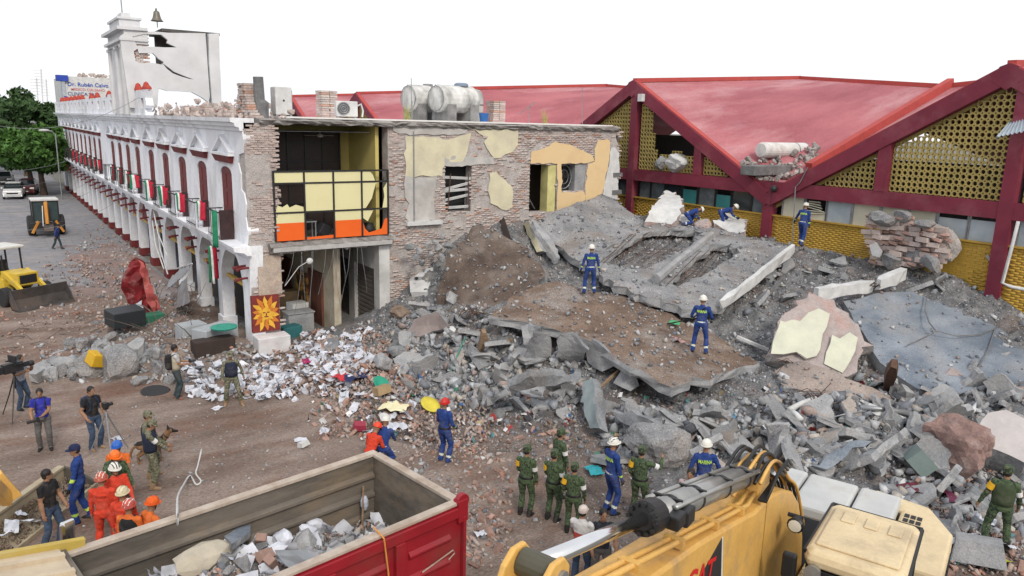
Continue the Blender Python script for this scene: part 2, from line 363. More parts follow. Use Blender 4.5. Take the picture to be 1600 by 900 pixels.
# ------------------------------------------------------------------ broken plates: slabs, plaster, wall pieces
def plate(name, pts, thick, mats, res=.3, rough=.03, jag=.06, holes=(), parent=None, down=None, seed=1, label=None, cat=None, group=None, edge_step=None, warp=True, build=True):
    """pts: outline in 3D. A broken slab: jagged rim, uneven faces, real thickness."""
    rr = random.Random(seed); P = [Vector(p) for p in pts]; c = sum(P, Vector()) / len(P)
    A = np.array([p - c for p in P]); _, _, vt = np.linalg.svd(A); n = Vector(vt[2]); 
    if down is not None:
        if n.dot(Vector(down)) > 0: n = -n
    else:
        if n.dot(Vector(CAMP) - c) < 0: n = -n
    u = Vector(vt[0]); v = n.cross(u)
    def jagged(Q):
        out = []; k = len(Q); es = edge_step or res
        for i in range(k):
            a, b_ = Q[i], Q[(i + 1) % k]; m = max(1, int((b_ - a).length / es))
            for j in range(m):
                q = a.lerp(b_, j / m)
                q2 = Vector(((q - c).dot(u), (q - c).dot(v)))
                jj = jag * (1.0 if j else .3)
                out.append((q2 + Vector((rr.gauss(0, jj), rr.gauss(0, jj))), (q - c).dot(n)))
        return out
    rim = jagged(P); hl = [jagged([Vector(p) for p in h]) for h in holes]
    V2 = [q for q, _ in rim]; loops = [list(range(len(rim)))]; hsrc = [h for _, h in rim]; src = list(V2)
    for h in hl:
        s0 = len(V2); V2 += [q for q, _ in h]; loops.append(list(range(s0, len(V2)))[::-1]); src += [q for q, _ in h]; hsrc += [z for _, z in h]
    nb = len(V2)
    xs = [q.x for q in V2]; ys = [q.y for q in V2]
    def inside(q, L):
        r = False; k = len(L)
        for i in range(k):
            a, b_ = V2[L[i]], V2[L[(i + 1) % k]]
            if (a.y > q.y) != (b_.y > q.y) and q.x < (b_.x - a.x) * (q.y - a.y) / (b_.y - a.y) + a.x: r = not r
        return r
    x = min(xs)
    while x < max(xs):
        y = min(ys)
        while y < max(ys):
            q = Vector((x + rr.uniform(-.3, .3) * res, y + rr.uniform(-.3, .3) * res))
            if inside(q, loops[0]) and not any(inside(q, L) for L in loops[1:]): V2.append(q)
            y += res
        x += res
    edges = []
    for L in loops: edges += [(L[i], L[(i + 1) % len(L)]) for i in range(len(L))]
    out = delaunay_2d_cdt(V2, edges, [], 0, 1e-5)
    ov, oe, of = out[0], out[1], out[2]
    S = np.array([(q.x, q.y) for q in src]); Hs = np.array(hsrc)
    tris = []
    for f in of:
        cc = sum((ov[i] for i in f), Vector((0, 0))) / len(f)
        if inside(cc, loops[0]) and not any(inside(cc, L) for L in loops[1:]): tris.append(f)
    top = []
    for q in ov:
        if warp:
            d = ((S - np.array((q.x, q.y))) ** 2).sum(1) + .02; w = 1 / d ** 1.5; h = float((w * Hs).sum() / w.sum())
        else: h = 0
        h += rough * (mnoise.noise(Vector((q.x * .9, q.y * .9, seed))) + .6 * mnoise.noise(Vector((q.x * 3.1, q.y * 3.1, seed * 2.0))))
        top.append(c + u * q.x + v * q.y + n * h)
    nt = len(top); bot = [p - n * (thick * (1 + .15 * mnoise.noise(p * 2.0))) for p in top]
    mb = MB(); fs = [tuple(f) for f in tris]; 
    ec = {}
    for f in fs:
        for i in range(len(f)):
            ec[(f[i], f[(i + 1) % len(f)])] = 1
    # a crumbled arris: a ring half way down, pushed in and out
    mid = {}
    mb.v = [tuple(p) for p in top + bot]; mb.f = list(fs); mb.m = [0] * len(fs)
    mb.f += [tuple(i + nt for i in f[::-1]) for f in fs]; mb.m += [1] * len(fs)
    for (a, b_) in list(ec):
        if (b_, a) not in ec:
            for k in (a, b_):
                if k not in mid:
                    d = Vector((rr.gauss(0, 1), rr.gauss(0, 1), rr.gauss(0, 1))) * min(jag * .5, thick * .25)
                    mid[k] = len(mb.v); mb.v.append(tuple((top[k] + bot[k]) / 2 + d))
            mb.f.append((b_, a, mid[a], mid[b_])); mb.m.append(1)
            mb.f.append((mid[b_], mid[a], a + nt, b_ + nt)); mb.m.append(1)
    if not build: return mb
    return mb.build(name, mats, parent, label=label, cat=cat, group=group)
def pz(*L): return [gz((a, b_), z) for a, b_, z in L]

# rubble lump variants
def lump_mesh(name, m, seed, squash=(1, 1, 1), n=14):
    rr = random.Random(seed); b = bmesh.new()
    for i in range(n):
        v = Vector((rr.uniform(-1, 1), rr.uniform(-1, 1), rr.uniform(-1, 1)))
        k = max(abs(v.x), abs(v.y), abs(v.z)); v = v / k * rr.uniform(.75, 1.0) if k > 0 else v
        b.verts.new((v.x * squash[0] * .5, v.y * squash[1] * .5, v.z * squash[2] * .5))
    r = bmesh.ops.convex_hull(b, input=b.verts)
    bmesh.ops.delete(b, geom=[g for g in r['geom_interior'] if isinstance(g, bmesh.types.BMVert)], context='VERTS')
    bmesh.ops.dissolve_limit(b, angle_limit=R_(12), verts=b.verts, edges=b.edges)
    me = bpy.data.meshes.new(name); b.to_mesh(me); b.free(); me.materials.append(m); return me
def boulder(name, c, size, mats, seed, rot=(0, 0, 0), sub=3, amp=.22, label=None, cat='rock', group=None, freq=1.6, cut=True):
    """an angular broken mass: a noise-cut ball with flat fractured faces"""
    b = bmesh.new(); bmesh.ops.create_icosphere(b, subdivisions=sub, radius=.5)
    rr = random.Random(seed)
    if cut:
        for k in range(9):
            d = Vector((rr.gauss(0, 1), rr.gauss(0, 1), rr.gauss(0, .8))).normalized(); h = rr.uniform(.27, .42)
            for v in b.verts:
                t = v.co.dot(d)
                if t > h: v.co -= d * (t - h)
    for v in b.verts:
        p = v.co * freq + Vector((seed * 3.1, seed, 0))
        v.co += v.co.normalized() * amp * .5 * (mnoise.noise(p * 1.3) + .5 * mnoise.noise(p * 3.2) + .3 * mnoise.noise(p * 7))
    E_ = Euler(rot).to_matrix()
    for v in b.verts: v.co = E_ @ Vector((v.co.x * size[0], v.co.y * size[1], v.co.z * size[2]))
    me = bpy.data.meshes.new(name); b.to_mesh(me); b.free()
    for m in (mats if isinstance(mats, (list, tuple)) else [mats]): me.materials.append(m)
    return tag(link_mesh(name, me, loc=c), label, cat, group)
# ================================================================== ARCADE BUILDING (long white facade, x = 8)
FW = mat('facade_white', (.8, .815, .85), (.68, .695, .735), 1.1, .85, bump=.15, bscale=10, stain=(.36, .35, .345), sscale=.6, samt=.65, stretch=(1, 1, .4), speck=.08)
MAROON = mat('maroon_paint', (.17, .03, .03), (.11, .018, .02), 3, .6, bump=.1)
REDP = mat('finial_red', (.42, .06, .035), (.3, .04, .03), 4, .75)
OCHRE = mat('ochre_paint', (.5, .33, .08), (.38, .24, .06), 3, .8, bump=.1)
BRKD = mat('brick_dusty', (.52, .45, .42), (.42, .36, .335), 1.1, .95, bump=.5, bscale=18, stain=(.6, .56, .53), sscale=.8, samt=.8, island_cols=[(6, (1, .99, .98)), (3, (.96, .9, .87)), (3, (.88, .87, .88)), (1.2, (.95, .68, .56)), (.8, (.75, .7, .68))], island=.1)
MORT = mat('old_mortar', (.5, .465, .445), (.36, .33, .315), 3.2, .95, bump=1.2, bscale=14, stain=(.26, .17, .13), sscale=.9, samt=.5)
def sheet_with_holes(mb, outline, holes, fmap, thick, mi=0, mside=None):
    """wall panel: 2D outline and holes mapped to 3D by fmap(u, v, d), d = depth behind the face"""
    loops = [list(outline)] + [list(h) for h in holes]; V2 = []; L = []
    for lp in loops:
        s0 = len(V2); V2 += [Vector(p) for p in lp]; L.append(list(range(s0, len(V2))))
    ed = []
    for l in L: ed += [(l[i], l[(i + 1) % len(l)]) for i in range(len(l))]
    out = delaunay_2d_cdt(V2, ed, [], 0, 1e-6); ov = out[0]
    def ins(q, lp):
        r = False; k = len(lp)
        for i in range(k):
            a, b_ = lp[i], lp[(i + 1) % k]
            if (a[1] > q.y) != (b_[1] > q.y) and q.x < (b_[0] - a[0]) * (q.y - a[1]) / (b_[1] - a[1]) + a[0]: r = not r
        return r
    fs = []
    for f in out[2]:
        c = sum((ov[i] for i in f), Vector((0, 0))) / len(f)
        if ins(c, loops[0]) and not any(ins(c, h) for h in loops[1:]): fs.append(tuple(f))
    n = len(ov)
    mb.add([fmap(q.x, q.y, 0) for q in ov] + [fmap(q.x, q.y, thick) for q in ov], fs + [tuple(i + n for i in f[::-1]) for f in fs], mi)
    for lp in loops:
        k = len(lp); vs = [fmap(p[0], p[1], 0) for p in lp] + [fmap(p[0], p[1], thick) for p in lp]
        mb.add(vs, [(i, (i + 1) % k, k + (i + 1) % k, k + i) for i in range(k)], mi if mside is None else mside)
    return mb
APEX = [31.4, 35.4, 39.4, 43.4, 47.4, 51.9, 55.6, 59.0, 62.4, 69.6, 72.8, 76.1, 79.5, 82.8, 86.2, 89.6, 93.1, 97.0, 101.4]
BAYS = sorted(APEX + [66.0]); YEND = 105.0
PIERS = [(28.35, 29.75)] + [((a + b_) / 2 - .34, (a + b_) / 2 + .34) for a, b_ in zip(BAYS[:-1], BAYS[1:])] + [(103.2, YEND)]
arc = empty('arcade_building', (8, 28.4, 0), 0, 'long two-storey white arcade building with maroon shutters and its near end torn open', 'building')
def part(mb, name, m, root=arc, **k):
    """a part placed in world coordinates under its thing"""
    o = mb.build(name, m, None, **k); o.parent = root; o.matrix_parent_inverse = root_inv(root); return o
def root_inv(root):
    return (Matrix.Translation(root.location) @ root.rotation_euler.to_matrix().to_4x4()).inverted()
fx = lambda u, v, d: (8.0 + d, u, v)
def arch(y0, y1, zs, za, n=10, zb=0.0):
    yc = (y0 + y1) / 2; r = (y1 - y0) / 2; h = za - zs
    return [(y0, zb), (y0, zs)] + [(yc - r * math.cos(math.pi * i / n), zs + h * math.sin(math.pi * i / n)) for i in range(1, n)] + [(y1, zs), (y1, zb)]
mb = MB()
holes = []
for y in APEX:
    w = .82
    holes.append([(y - w, 4.42), (y - w, 6.8)] + [(y - w * math.cos(math.pi * i / 6), 6.8 + .27 * math.sin(math.pi * i / 6)) for i in range(1, 6)] + [(y + w, 6.8), (y + w, 4.42)])
edge = [(28.95, 4.2), (28.75, 4.8), (28.95, 5.3), (28.8, 5.8), (29.0, 6.2), (29.35, 6.3), (29.3, 6.9), (29.6, 7.3), (29.4, 7.62), (28.9, 7.7), (28.75, 8.2), (28.85, 8.56)]
sheet_with_holes(mb, [(YEND, 8.56), (YEND, 4.2)] + edge, holes, fx, .42)
part(mb, 'facade_wall', FW, fix=True)
# arcade: one wall of arches on piers
lower = [(YEND, 4.2), (28.6, 4.2)]; lower2 = [(28.75, 3.0), (28.85, 2.2), (28.75, 1.2), (28.75, 0)]
out = lower + lower2
for (a0, a1), (b0, b1) in zip(PIERS[:-1], PIERS[1:]):
    r = (b0 - a1) / 2; out += arch(a1, b0, 3.75 - min(r, 1.6) if r < 2.4 else 2.2, 3.75)
out += [(YEND, 0)]
mb = MB(); sheet_with_holes(mb, out, [], fx, .5); part(mb, 'arcade_wall', FW, fix=True)
for a, b_ in PIERS[1:]:
    m_ = MB(); m_.bx(7.94, 8.56, a - .06, b_ + .06, 0, .48); part(m_, 'plinth', MAROON if a > 45 else FW)
# cornices
for nm, y0, prof in (('balcony_ledge', 28.45, [(8.02, 3.9), (7.86, 3.9), (7.75, 4.0), (7.4, 4.08), (7.36, 4.24), (8.02, 4.24)]),
                     ('roof_cornice', 28.8, [(8.02, 8.5), (7.9, 8.5), (7.88, 8.62), (7.74, 8.66), (7.72, 8.78), (7.58, 8.82), (7.56, 8.97), (8.44, 8.97), (8.44, 8.58), (8.02, 8.58)])):
    m_ = MB(); m_.prism([(x, y0, z) for x, z in prof], (0, YEND - y0, 0)); part(m_, nm, FW)
m_ = MB(); m_.bx(7.95, 8.02, 28.9, YEND, 3.62, 3.7); part(m_, 'string_course', FW)
for k, y in enumerate(APEX):
    m_ = MB()   # pediment: two raking mouldings over a red shelf
    w = 1.35
    for s in (-1, 1): m_.beam((7.9, y + s * w, 7.62), (7.9, y - s * .03, 8.27), .2, .1, 0)
    m_.prism([(7.97, y - w + .08, 7.62), (7.97, y + w - .08, 7.62), (7.97, y, 8.2)], (.04, 0, 0), 0)
    m_.bx(7.76, 8.0, y - w, y + w, 7.52, 7.62, 0)
    pe = part(m_, 'pediment', FW)
    m_ = MB(); m_.loft([[(7.78, y - 1.28, 7.515), (7.78, y + 1.28, 7.515), (7.995, y + 1.28, 7.515), (7.995, y - 1.28, 7.515)], [(7.88, y - 1.12, 7.24), (7.88, y + 1.12, 7.24), (7.995, y + 1.12, 7.24), (7.995, y - 1.12, 7.24)]])
    sh = m_.build('red_corbel', MAROON); sh.parent = pe; 
    m_ = MB()
    for s in (-1, 1):
        m_.prism([(8.04, p[0], p[1]) for p in [(y, 4.42), (y + s * .8, 4.42), (y + s * .8, 6.8), (y + s * .6, 6.95), (y + s * .3, 7.04), (y, 7.06)]], (.05, 0, 0))
        for zz in (4.6, 5.45, 6.2): m_.bx(8.015, 8.04, y + s * .4 - .27, y + s * .4 + .27, zz, zz + .58)
    part(m_, 'window_shutter', MAROON)
    m_ = MB(); x = 7.4   # balcony rail
    m_.bx(x - .02, x + .02, y - .85, y + .85, 5.3, 5.35); m_.bx(x - .015, x + .015, y - .85, y + .85, 4.34, 4.37)
    for i in range(8): yy = y - .84 + i * .24; m_.bx(x - .008, x + .008, yy - .008, yy + .008, 4.24, 5.3)
    for s in (-1, 1):
        m_.bx(x, 8.0, y + s * .85 - .02, y + s * .85 + .02, 5.3, 5.345)
        for i in range(3): m_.bx(x + .1 + i * .2, x + .115 + i * .2, y + s * .85 - .01, y + s * .85 + .01, 4.24, 5.3)
    rl = part(m_, 'balcony_railing', BLACKM)
    m_ = MB()
    m_.bx(7.42 if k == 0 else 7.72, 7.96, y - .92, y - .88, 4.26, 5.42)
    p_ = m_.build('dark_board', mat('dark_board', (.05, .025, .025), (.03, .015, .016), 3, .7)); p_.parent = rl
for y0, y1 in PIERS[:-1]:
    for dz in (3.36, 2.92):
        for s in (.22, -.22) if dz > 3 else (0,):
            yc = (y0 + y1) / 2 + s
            m_ = MB(); m_.tube([(8.02, yc, dz + .02), (7.7, yc, dz), (7.52, yc, dz - .06)], [.045, .055, .085], 6); part(m_, 'water_spout', MAROON)
for (a0, a1), (b0, b1) in zip(PIERS[:-1], PIERS[1:]):
    m_ = MB(); m_.bx(8.2, 8.36, a1, b0, 2.3, 2.42); part(m_, 'tie_beam', OCHRE)
    if a1 > 49: m_ = MB(); m_.prism([(8.22, u, v) for u, v in arch(a1 + .02, b0 - .02, 2.44, 3.7, 8, 2.43)], (.05, 0, 0)); part(m_, 'arch_panel', MAROON)
# inside the arcade
m_ = MB(); m_.bx(11.6, 11.9, 29.4, YEND, 0, 3.8); part(m_, 'inner_wall', mat('inner_wall', (.5, .46, .36), (.38, .33, .25), 1.2, .9, stain=(.2, .15, .1), sscale=.8, samt=.5))
m_ = MB(); m_.bx(8.45, 14, 33.6, YEND, 3.84, 4.18); part(m_, 'floor_slab', CONC)
m_ = MB(); m_.bx(8.6, 11.6, 29.6, YEND, .0, .14); part(m_, 'arcade_floor', CONCD)
for k, y in enumerate(BAYS[:12]):
    m_ = MB(); m_.bx(11.5, 11.6, y - .8, y + .8, .14, 2.5); part(m_, 'inner_door', mat('inner_door', (.16, .06, .04), (.09, .04, .03), 2, .7))
# painted panels on the inner wall
ART1 = mat('mural_ochre', (.55, .32, .07), (.08, .05, .035), 3.2, .8, contrast=.97, stain=(.25, .05, .03), sscale=2.2, samt=.9, detail=2)
for y, z0, z1 in ((32.9, .5, 2.2), (36.8, .5, 2.2), (33.9 + 6.9, .5, 2.2)):
    m_ = MB(); m_.bx(11.42, 11.5, y - .75, y + .75, z0, z1); part(m_, 'mural_panel', ART1)
for (a, b_) in PIERS[1:4]:
    m_ = MB(); m_.bx(8.51, 8.55, a + .05, b_ - .05, .55, 2.2); part(m_, 'mural_panel', ART1)
# parapet with maroon openings, further along
RS = [50.2, 59.7, 63.1, 66.3, 69.8, 73.2, 76.4, 79.7, 82.7, 86, 89.3, 92.6, 95.9, 99.2, 102.4]
hl = [[(y - .42, 9.35), (y + .42, 9.35), (y + .42, 9.9), (y - .42, 9.9)] for y in RS + [47.6]] + [[(48.75, 9.3), (49.0, 9.3), (49.0, 10), (48.75, 10)]]
hl = [h for h in hl]
mb = MB(); sheet_with_holes(mb, [(46.6, 8.97), (YEND, 8.97), (YEND, 10.12), (61.2, 10.16), (60.9, 10.3), (56.5, 10.3), (56.4, 10.16), (50.9, 10.16), (50.8, 10.35), (46.2, 10.35), (46.5, 9.9), (46.3, 9.5), (46.9, 9.3)], hl, lambda u, v, d: (7.78 + d, u, v), .36)
part(mb, 'parapet', FW, fix=True)
for y in RS + [47.6, 48.87]:
    m_ = MB(); m_.bx(7.92, 7.98, y - .5, y + .5, 9.32, 9.95); part(m_, 'parapet_infill', MAROON)
for k, (y, w) in enumerate([(47.0, 1.3), (49.6, .5), (59.2, .9), (61.5, .9), (67.9, .9), (71.5, .7), (78.1, .7), (81.2, .7), (84.3, .7), (87.6, .7), (90.9, .7), (94.2, .7), (97.5, .7)]):
    m_ = MB(); z0 = 10.36 if y < 51 else 10.17
    for s, h in ((-.36, .22), (0, .42), (.36, .22)): m_.sph((7.96, y + s * w, z0 + .02), (.2, .27 * w, h), 5)
    part(m_, 'red_finial', REDP, smooth=True)
# ------------------------------------------------------------------ ruined clock tower on the roof
TW = mat('tower_white', (.62, .625, .64), (.52, .525, .54), .8, .85, bump=.1, stain=(.45, .44, .42), sscale=.5, samt=.3)
tz = lambda px, py: (ony((px, py), 50).x, ony((px, py), 50).z)
ty = lambda u, v, d: (u, 50 + d, v)
h1 = [tz(*p) for p in [(207, 57), (226, 53), (252, 54), (262, 62), (261, 67), (276, 74), (258, 74), (240, 73), (214, 72)]]
h2 = [tz(*p) for p in [(215, 76), (217, 83), (239, 83), (248, 92), (256, 97), (253, 101), (238, 98), (219, 99), (212, 95), (209, 80)]]
crack = [tz(*p) for p in [(253, 98), (263, 105), (272, 112), (284, 117), (294, 121), (303, 124), (295, 123), (283, 119.5), (270, 114.5), (261, 107.5)]]
out = [tz(*p) for p in [(188, 56), (196, 51), (216, 50.5), (240, 49), (262, 51), (290, 51.5), (321, 52), (323, 80), (325, 110), (328, 150), (326, 160), (315, 152), (300, 144), (281, 142.5), (262, 142), (248, 138), (246, 168), (222, 170), (203, 168), (196, 120), (190, 80)]]
mb = MB(); sheet_with_holes(mb, out, [h1, h2, crack], ty, .3); part(mb, 'tower_wall', TW, fix=True)
mb = MB(); sheet_with_holes(mb, [tz(*p) for p in [(325, 53), (341, 52.5), (342, 90), (344, 130), (345, 170), (331, 170), (329, 140), (326, 100)]], [], lambda u, v, d: (u, 49.8 + d, v), .8); part(mb, 'tower_pilaster', TW, fix=True)
mb = MB(); mb.bx(9.9, 12.9, 54.2, 54.5, 10.9, 14.0); mb.bx(9.6, 12.9, 50.3, 54.5, 13.85, 14.02); part(mb, 'tower_dark_backing', mat('tower_shade', (.12, .11, .1), (.05, .05, .05), 1, .9))  # backing and roof added dark so the holes read as shaded inside
mb = MB()   # brick cheek left of the hole
for j in range(24):
    for i in range(3):
        if rng.random() < .9: mb.bx(7.95 + i * .26 + (j % 2) * .1, 8.19 + i * .26 + (j % 2) * .1, 50.1 + rng.uniform(0, .05), 50.5, 11.55 + j * .094, 11.63 + j * .094)
part(mb, 'brick_jamb', BRKD, kind='stuff')
mb = MB()
mb.bx(7.55, 8.3, 50.35, 56.4, 8.97, 13.0)
part(mb, 'tower_front', TW)
for y in (50.8, 53.0, 55.9):
    mb = MB(); mb.tube([(7.5, y, 9.0), (7.5, y, 12.9)], .15, 10); mb.bx(7.3, 7.7, y - .2, y + .2, 12.8, 12.97); part(mb, 'tower_column', TW)
mb = MB()
for x0, z0, z1, e in ((7.45, 13.0, 13.15, .0), (7.25, 13.15, 13.3, .1), (7.5, 13.3, 13.75, 0), (7.15, 13.75, 13.92, .15)): mb.bx(x0, 8.75, 50.05 - e, 56.5 + e, z0, z1)
part(mb, 'tower_cornice', TW)
mb = MB(); mb.bx(7.4, 8.5, 50.7, 54.6, 13.92, 14.4); mb.bx(7.3, 8.6, 50.6, 54.8, 14.4, 14.52); mb.bx(7.6, 8.1, 51.2, 52.6, 14.52, 14.8); part(mb, 'tower_pedestal', TW)
mb = MB(); mb.tube([(7.95, 53, 14.4), (7.9, 53, 19)], .035, 6); mb.build('flag_pole', STEEL, label='thin bare flag pole on top of the ruined white tower', cat='pole')
# bell on its stand
bt = empty('bell', (9.35, 50.2, 14.02), 0, 'old bronze bell on a thin stand above the ruined white tower', 'bell')
m_ = MB(); m_.tube([(0, 0, 0), (0, 0, .5)], .03, 6); m_.build('bell_stand', STEEL, bt)
m_ = MB(); m_.lathe([(.0, .95), (.09, .94), (.16, .88), (.19, .72), (.23, .55), (.3, .42), (.36, .36), (.33, .36), (.0, .5)], 14); m_.tube([(-.02, 0, .94), (0, 0, 1.08)], .05, 6); m_.build('bell_body', mat('bronze', (.2, .18, .15), (.13, .12, .1), 4, .5, .5), bt, smooth=True)
# broken masonry lying along the wall head
LUMPW = lump_mesh('lump', mat('wall_debris', (.5, .43, .39), (.36, .29, .26), 3, .95, bump=.6, objrand=.25), 3); LUMPW2 = lump_mesh('lump', _mats['wall_debris'], 8, (1, .7, .6))
for k in range(170):
    y = rng.uniform(28.9, 49); w = 1 if y < 46 else .5; hh = .75 * max(0, 1 - abs(y - 40) / 14) + .35
    s = rng.uniform(.12, .42)
    o = link_mesh('masonry_lump', rng.choice((LUMPW, LUMPW2)), None, (rng.uniform(7.9, 10.5), y, 9.0 + rng.random() ** 1.5 * hh * .7), (rng.random() * 6, rng.random() * 6, rng.random() * 6)); o.scale = (s, s * rng.uniform(.7, 1.2), s * .75)
    tag(o, 'lump of broken masonry lying along the white facade wall head', 'rubble', 'broken masonry on the wall head')
for i, (px, py, w, h) in enumerate([(380, 160, 1.0, 1.3), (292, 168, 1.2, .5), (318, 172, .9, .5), (345, 174, 1.0, .4)]):
    P = onx((px, py + 12), 8.5); m_ = MB()
    lay = int(h / .1)
    for j in range(lay):
        ww = w * (1 - .75 * j / lay) if i == 0 else w * (1 - .3 * j / lay)
        x0 = -ww
        while x0 < ww:
            m_.bx(-.25 + rng.uniform(-.06, .06), .25 + rng.uniform(-.1, .1), x0, x0 + .24, j * .1, j * .1 + .088); x0 += .255
    m_.build('brick_stump', BRKD, loc=(8.7, P.y, 8.98), label=['stepped pyramid of broken brickwork on the near roof corner', 'low brick stump on the wall head right of the tower', 'low brick stump midway along the collapsed parapet', 'low brick stump beside the stepped brick pyramid'][i], cat='rubble')
m_ = MB()
m_.bx(8.45, 13.9, 41, YEND, 8.7, 8.98); part(m_, 'roof_slab', CONC)
m_ = MB(); m_.bx(13.6, 13.9, 41, YEND, 0, 8.7); m_.bx(8.0, 13.9, YEND, YEND + .3, 0, 8.98); part(m_, 'rear_wall', FW)
# ------------------------------------------------------------------ flags over the balcony rails
FG, FWT, FR = (mat('flag_green', (.02, .2, .1), None, 6, .8), mat('flag_white', (.75, .75, .74), None, 6, .8), mat('flag_red', (.5, .02, .05), None, 6, .8))
def cloth(w0, cols, L, seed, mats, name, loc, label, group, x=0):
    rr = random.Random(seed); m_ = MB(); n = 4; y = 0
    for ci, w in enumerate(cols):
        vs = []; nr = 7
        for i in range(nr + 1):
            for j in range(n + 1):
                t = j / n; yy = y + w * t; z = -L * i / nr * (1 + .08 * math.sin(ci * 2.1 + seed))
                xx = -.05 - .03 * math.sin(yy * 22 + seed) * (.3 + i / nr) - .03 * i / nr * math.sin(z * 5 + seed) + (.1 * (1 - i) if i == 0 else 0)
                vs.append((xx, yy + .05 * i / nr * math.sin(seed + ci), z))
        m_.add(vs, [(i * (n + 1) + j, i * (n + 1) + j + 1, (i + 1) * (n + 1) + j + 1, (i + 1) * (n + 1) + j) for i in range(nr) for j in range(n)], ci); y += w
    o = m_.build(name, mats, loc=loc, rot=(0, 0, R_(90)), smooth=True, label=label, cat='flag', group=group)
    md = o.modifiers.new('thick', 'SOLIDIFY'); md.thickness = .012
    return o
ordn = ['nearest', 'second nearest', 'third nearest', 'fourth nearest', 'fifth nearest']
for k, y in enumerate(APEX[:16]):
    lb = ('green white and red cloth draped over the %s balcony rail of the white arcade' % ordn[k]) if k < 5 else 'green white and red cloth on a far balcony rail of the white arcade'
    g_ = None if k < 5 else 'flags on the far balconies'
    if k == 0: cloth(0, [.2], 1.35, 1, [FG], 'balcony_flag', (7.34, y - .95, 5.42), 'dark green cloth hanging beside the nearest black balcony board', None)
    else: cloth(0, [rng.uniform(.16, .3), rng.uniform(.06, .18), rng.uniform(.05, .16)] if k < 6 else rng.choice(([.12, .1, .04], [.2, .03, .03], [.04, .12, .1])), rng.uniform(.8, 1.15), k, [FR, FWT, FG], 'balcony_flag', (7.84, y - .9, 5.4), lb, g_)
o = cloth(0, [.16, .08, .08], 1.5, 5, [FR, FWT, FG], 'hanging_flag', (7.6, 32.0, 3.8), 'limp tricolour flag hanging in front of the nearest arch pier', None)
# ================================================================== TORN-OPEN WING (faces the camera, y = 28.8)
SY = 28.8
s2 = lambda px, py: (ony((px, py), SY).x, ony((px, py), SY).z)
wing = empty('ruined_wing', (14, 29, 0), 0, 'torn open brick end of the white building with a cream glazed upper room', 'building')
wp = lambda mb, name, m, **k: part(mb, name, m, wing, **k)
fy = lambda u, v, d: (u, SY + d, v)
# openings of the wall
win = [s2(*p) for p in [(695, 259), (738, 257), (735, 330), (696, 332)]]
door = [s2(*p) for p in [(828, 257), (870, 257), (869, 330), (826, 332)]]
rnd = [s2(*p) for p in [(877, 257), (917, 255), (912, 298), (877, 299)]]
X0, X1 = 13.85, s2(966, 250)[0]
out = [(X0, -.1), (X0, 8.78), s2(966, 197), s2(962, 215), s2(968, 232), s2(964, 250), s2(969, 270), s2(964, 290), s2(966, 310), (X1, 3), (X1, -.1)]
mb = MB(); sheet_with_holes(mb, out, [win, door, rnd], fy, .55); wp(mb, 'brick_wall_core', MORT, fix=True)
mb = MB(); mb.bx(8.05, 9.1, SY, SY + .9, 0, 8.8); wp(mb, 'corner_pier_core', MORT)
# plaster that is still on the wall: outlines on the face, jagged
DIRTYW = mat('plaster_grey', (.5, .49, .47), (.36, .35, .34), 1.5, .9, bump=.25, bscale=10, stain=(.3, .27, .24), sscale=1.0, samt=.5)
PEACH = mat('plaster_peach', (.7, .52, .28), (.6, .44, .25), 1.2, .85, bump=.12, stain=(.5, .4, .26), sscale=1.2, samt=.4)
PALEY = mat('plaster_pale_yellow', (.64, .6, .42), (.5, .46, .34), 1.4, .85, bump=.12, stain=(.46, .43, .36), sscale=1.1, samt=.45)
PL = [(PALEY, [(633, 213), (668, 214), (700, 218), (735, 207), (733, 222), (728, 240), (722, 252), (697, 256), (691, 262), (690, 276), (632, 276)]),
      (DIRTYW, [(632, 276.3), (682, 276.3), (680, 290), (676, 310), (679, 345), (640, 348), (632, 340), (639, 318), (632, 308)]),
      (PALEY, [(735, 203), (808, 203), (808, 226), (800, 237), (782, 246), (771, 247), (760, 232), (755, 222), (762, 214), (748, 209)]),
      (PALEY, [(764, 270), (774, 268), (788, 281), (801, 297), (800, 324), (790, 329), (776, 322), (765, 318), (762, 298)]),
      (DIRTYW, [(694, 243), (722, 244), (770, 246), (771, 256), (735, 258), (694, 259)]),
      (DIRTYW, [(612, 196), (655, 196), (700, 200), (732, 202), (728, 206), (700, 211), (668, 210), (640, 211), (614, 205)]),
      (PEACH, [(829, 236), (846, 233), (869, 222), (889, 226), (905, 233), (925, 243), (928, 252), (918, 254.5), (876, 255.5), (828, 255.5)]),
      (PEACH, [(870.5, 256), (876.5, 256), (876.5, 300), (898, 301), (911, 299), (914, 305), (914, 312), (890, 322), (869.5, 329)]),
      (PEACH, [(928, 232), (933, 219), (948, 218), (953, 222), (951, 250), (944, 280), (940, 303), (915, 314), (913.5, 298), (917.5, 256), (928, 252.5)]),
      (WHITEP, [(953.5, 232), (960, 230), (967, 240), (965, 280), (964, 312), (946, 306), (941, 304), (945, 281), (952, 250)])]
PLZ = []
for k, (m_, q) in enumerate(PL):
    pts = [Vector((s2(*p)[0], SY - .005, s2(*p)[1])) for p in q]; PLZ.append([(p.x, p.z) for p in pts])
    o = plate('plaster', [p + Vector((0, -.05, 0)) for p in pts], .05, [m_, MORT], res=.35, rough=.012, jag=.035, seed=40 + k, edge_step=.22)
    o.parent = wing; o.matrix_parent_inverse = root_inv(wing)
def inpoly(x, y, L):
    r = False; k = len(L)
    for i in range(k):
        a, b_ = L[i], L[(i + 1) % k]
        if (a[1] > y) != (b_[1] > y) and x < (b_[0] - a[0]) * (y - a[1]) / (b_[1] - a[1]) + a[0]: r = not r
    return r
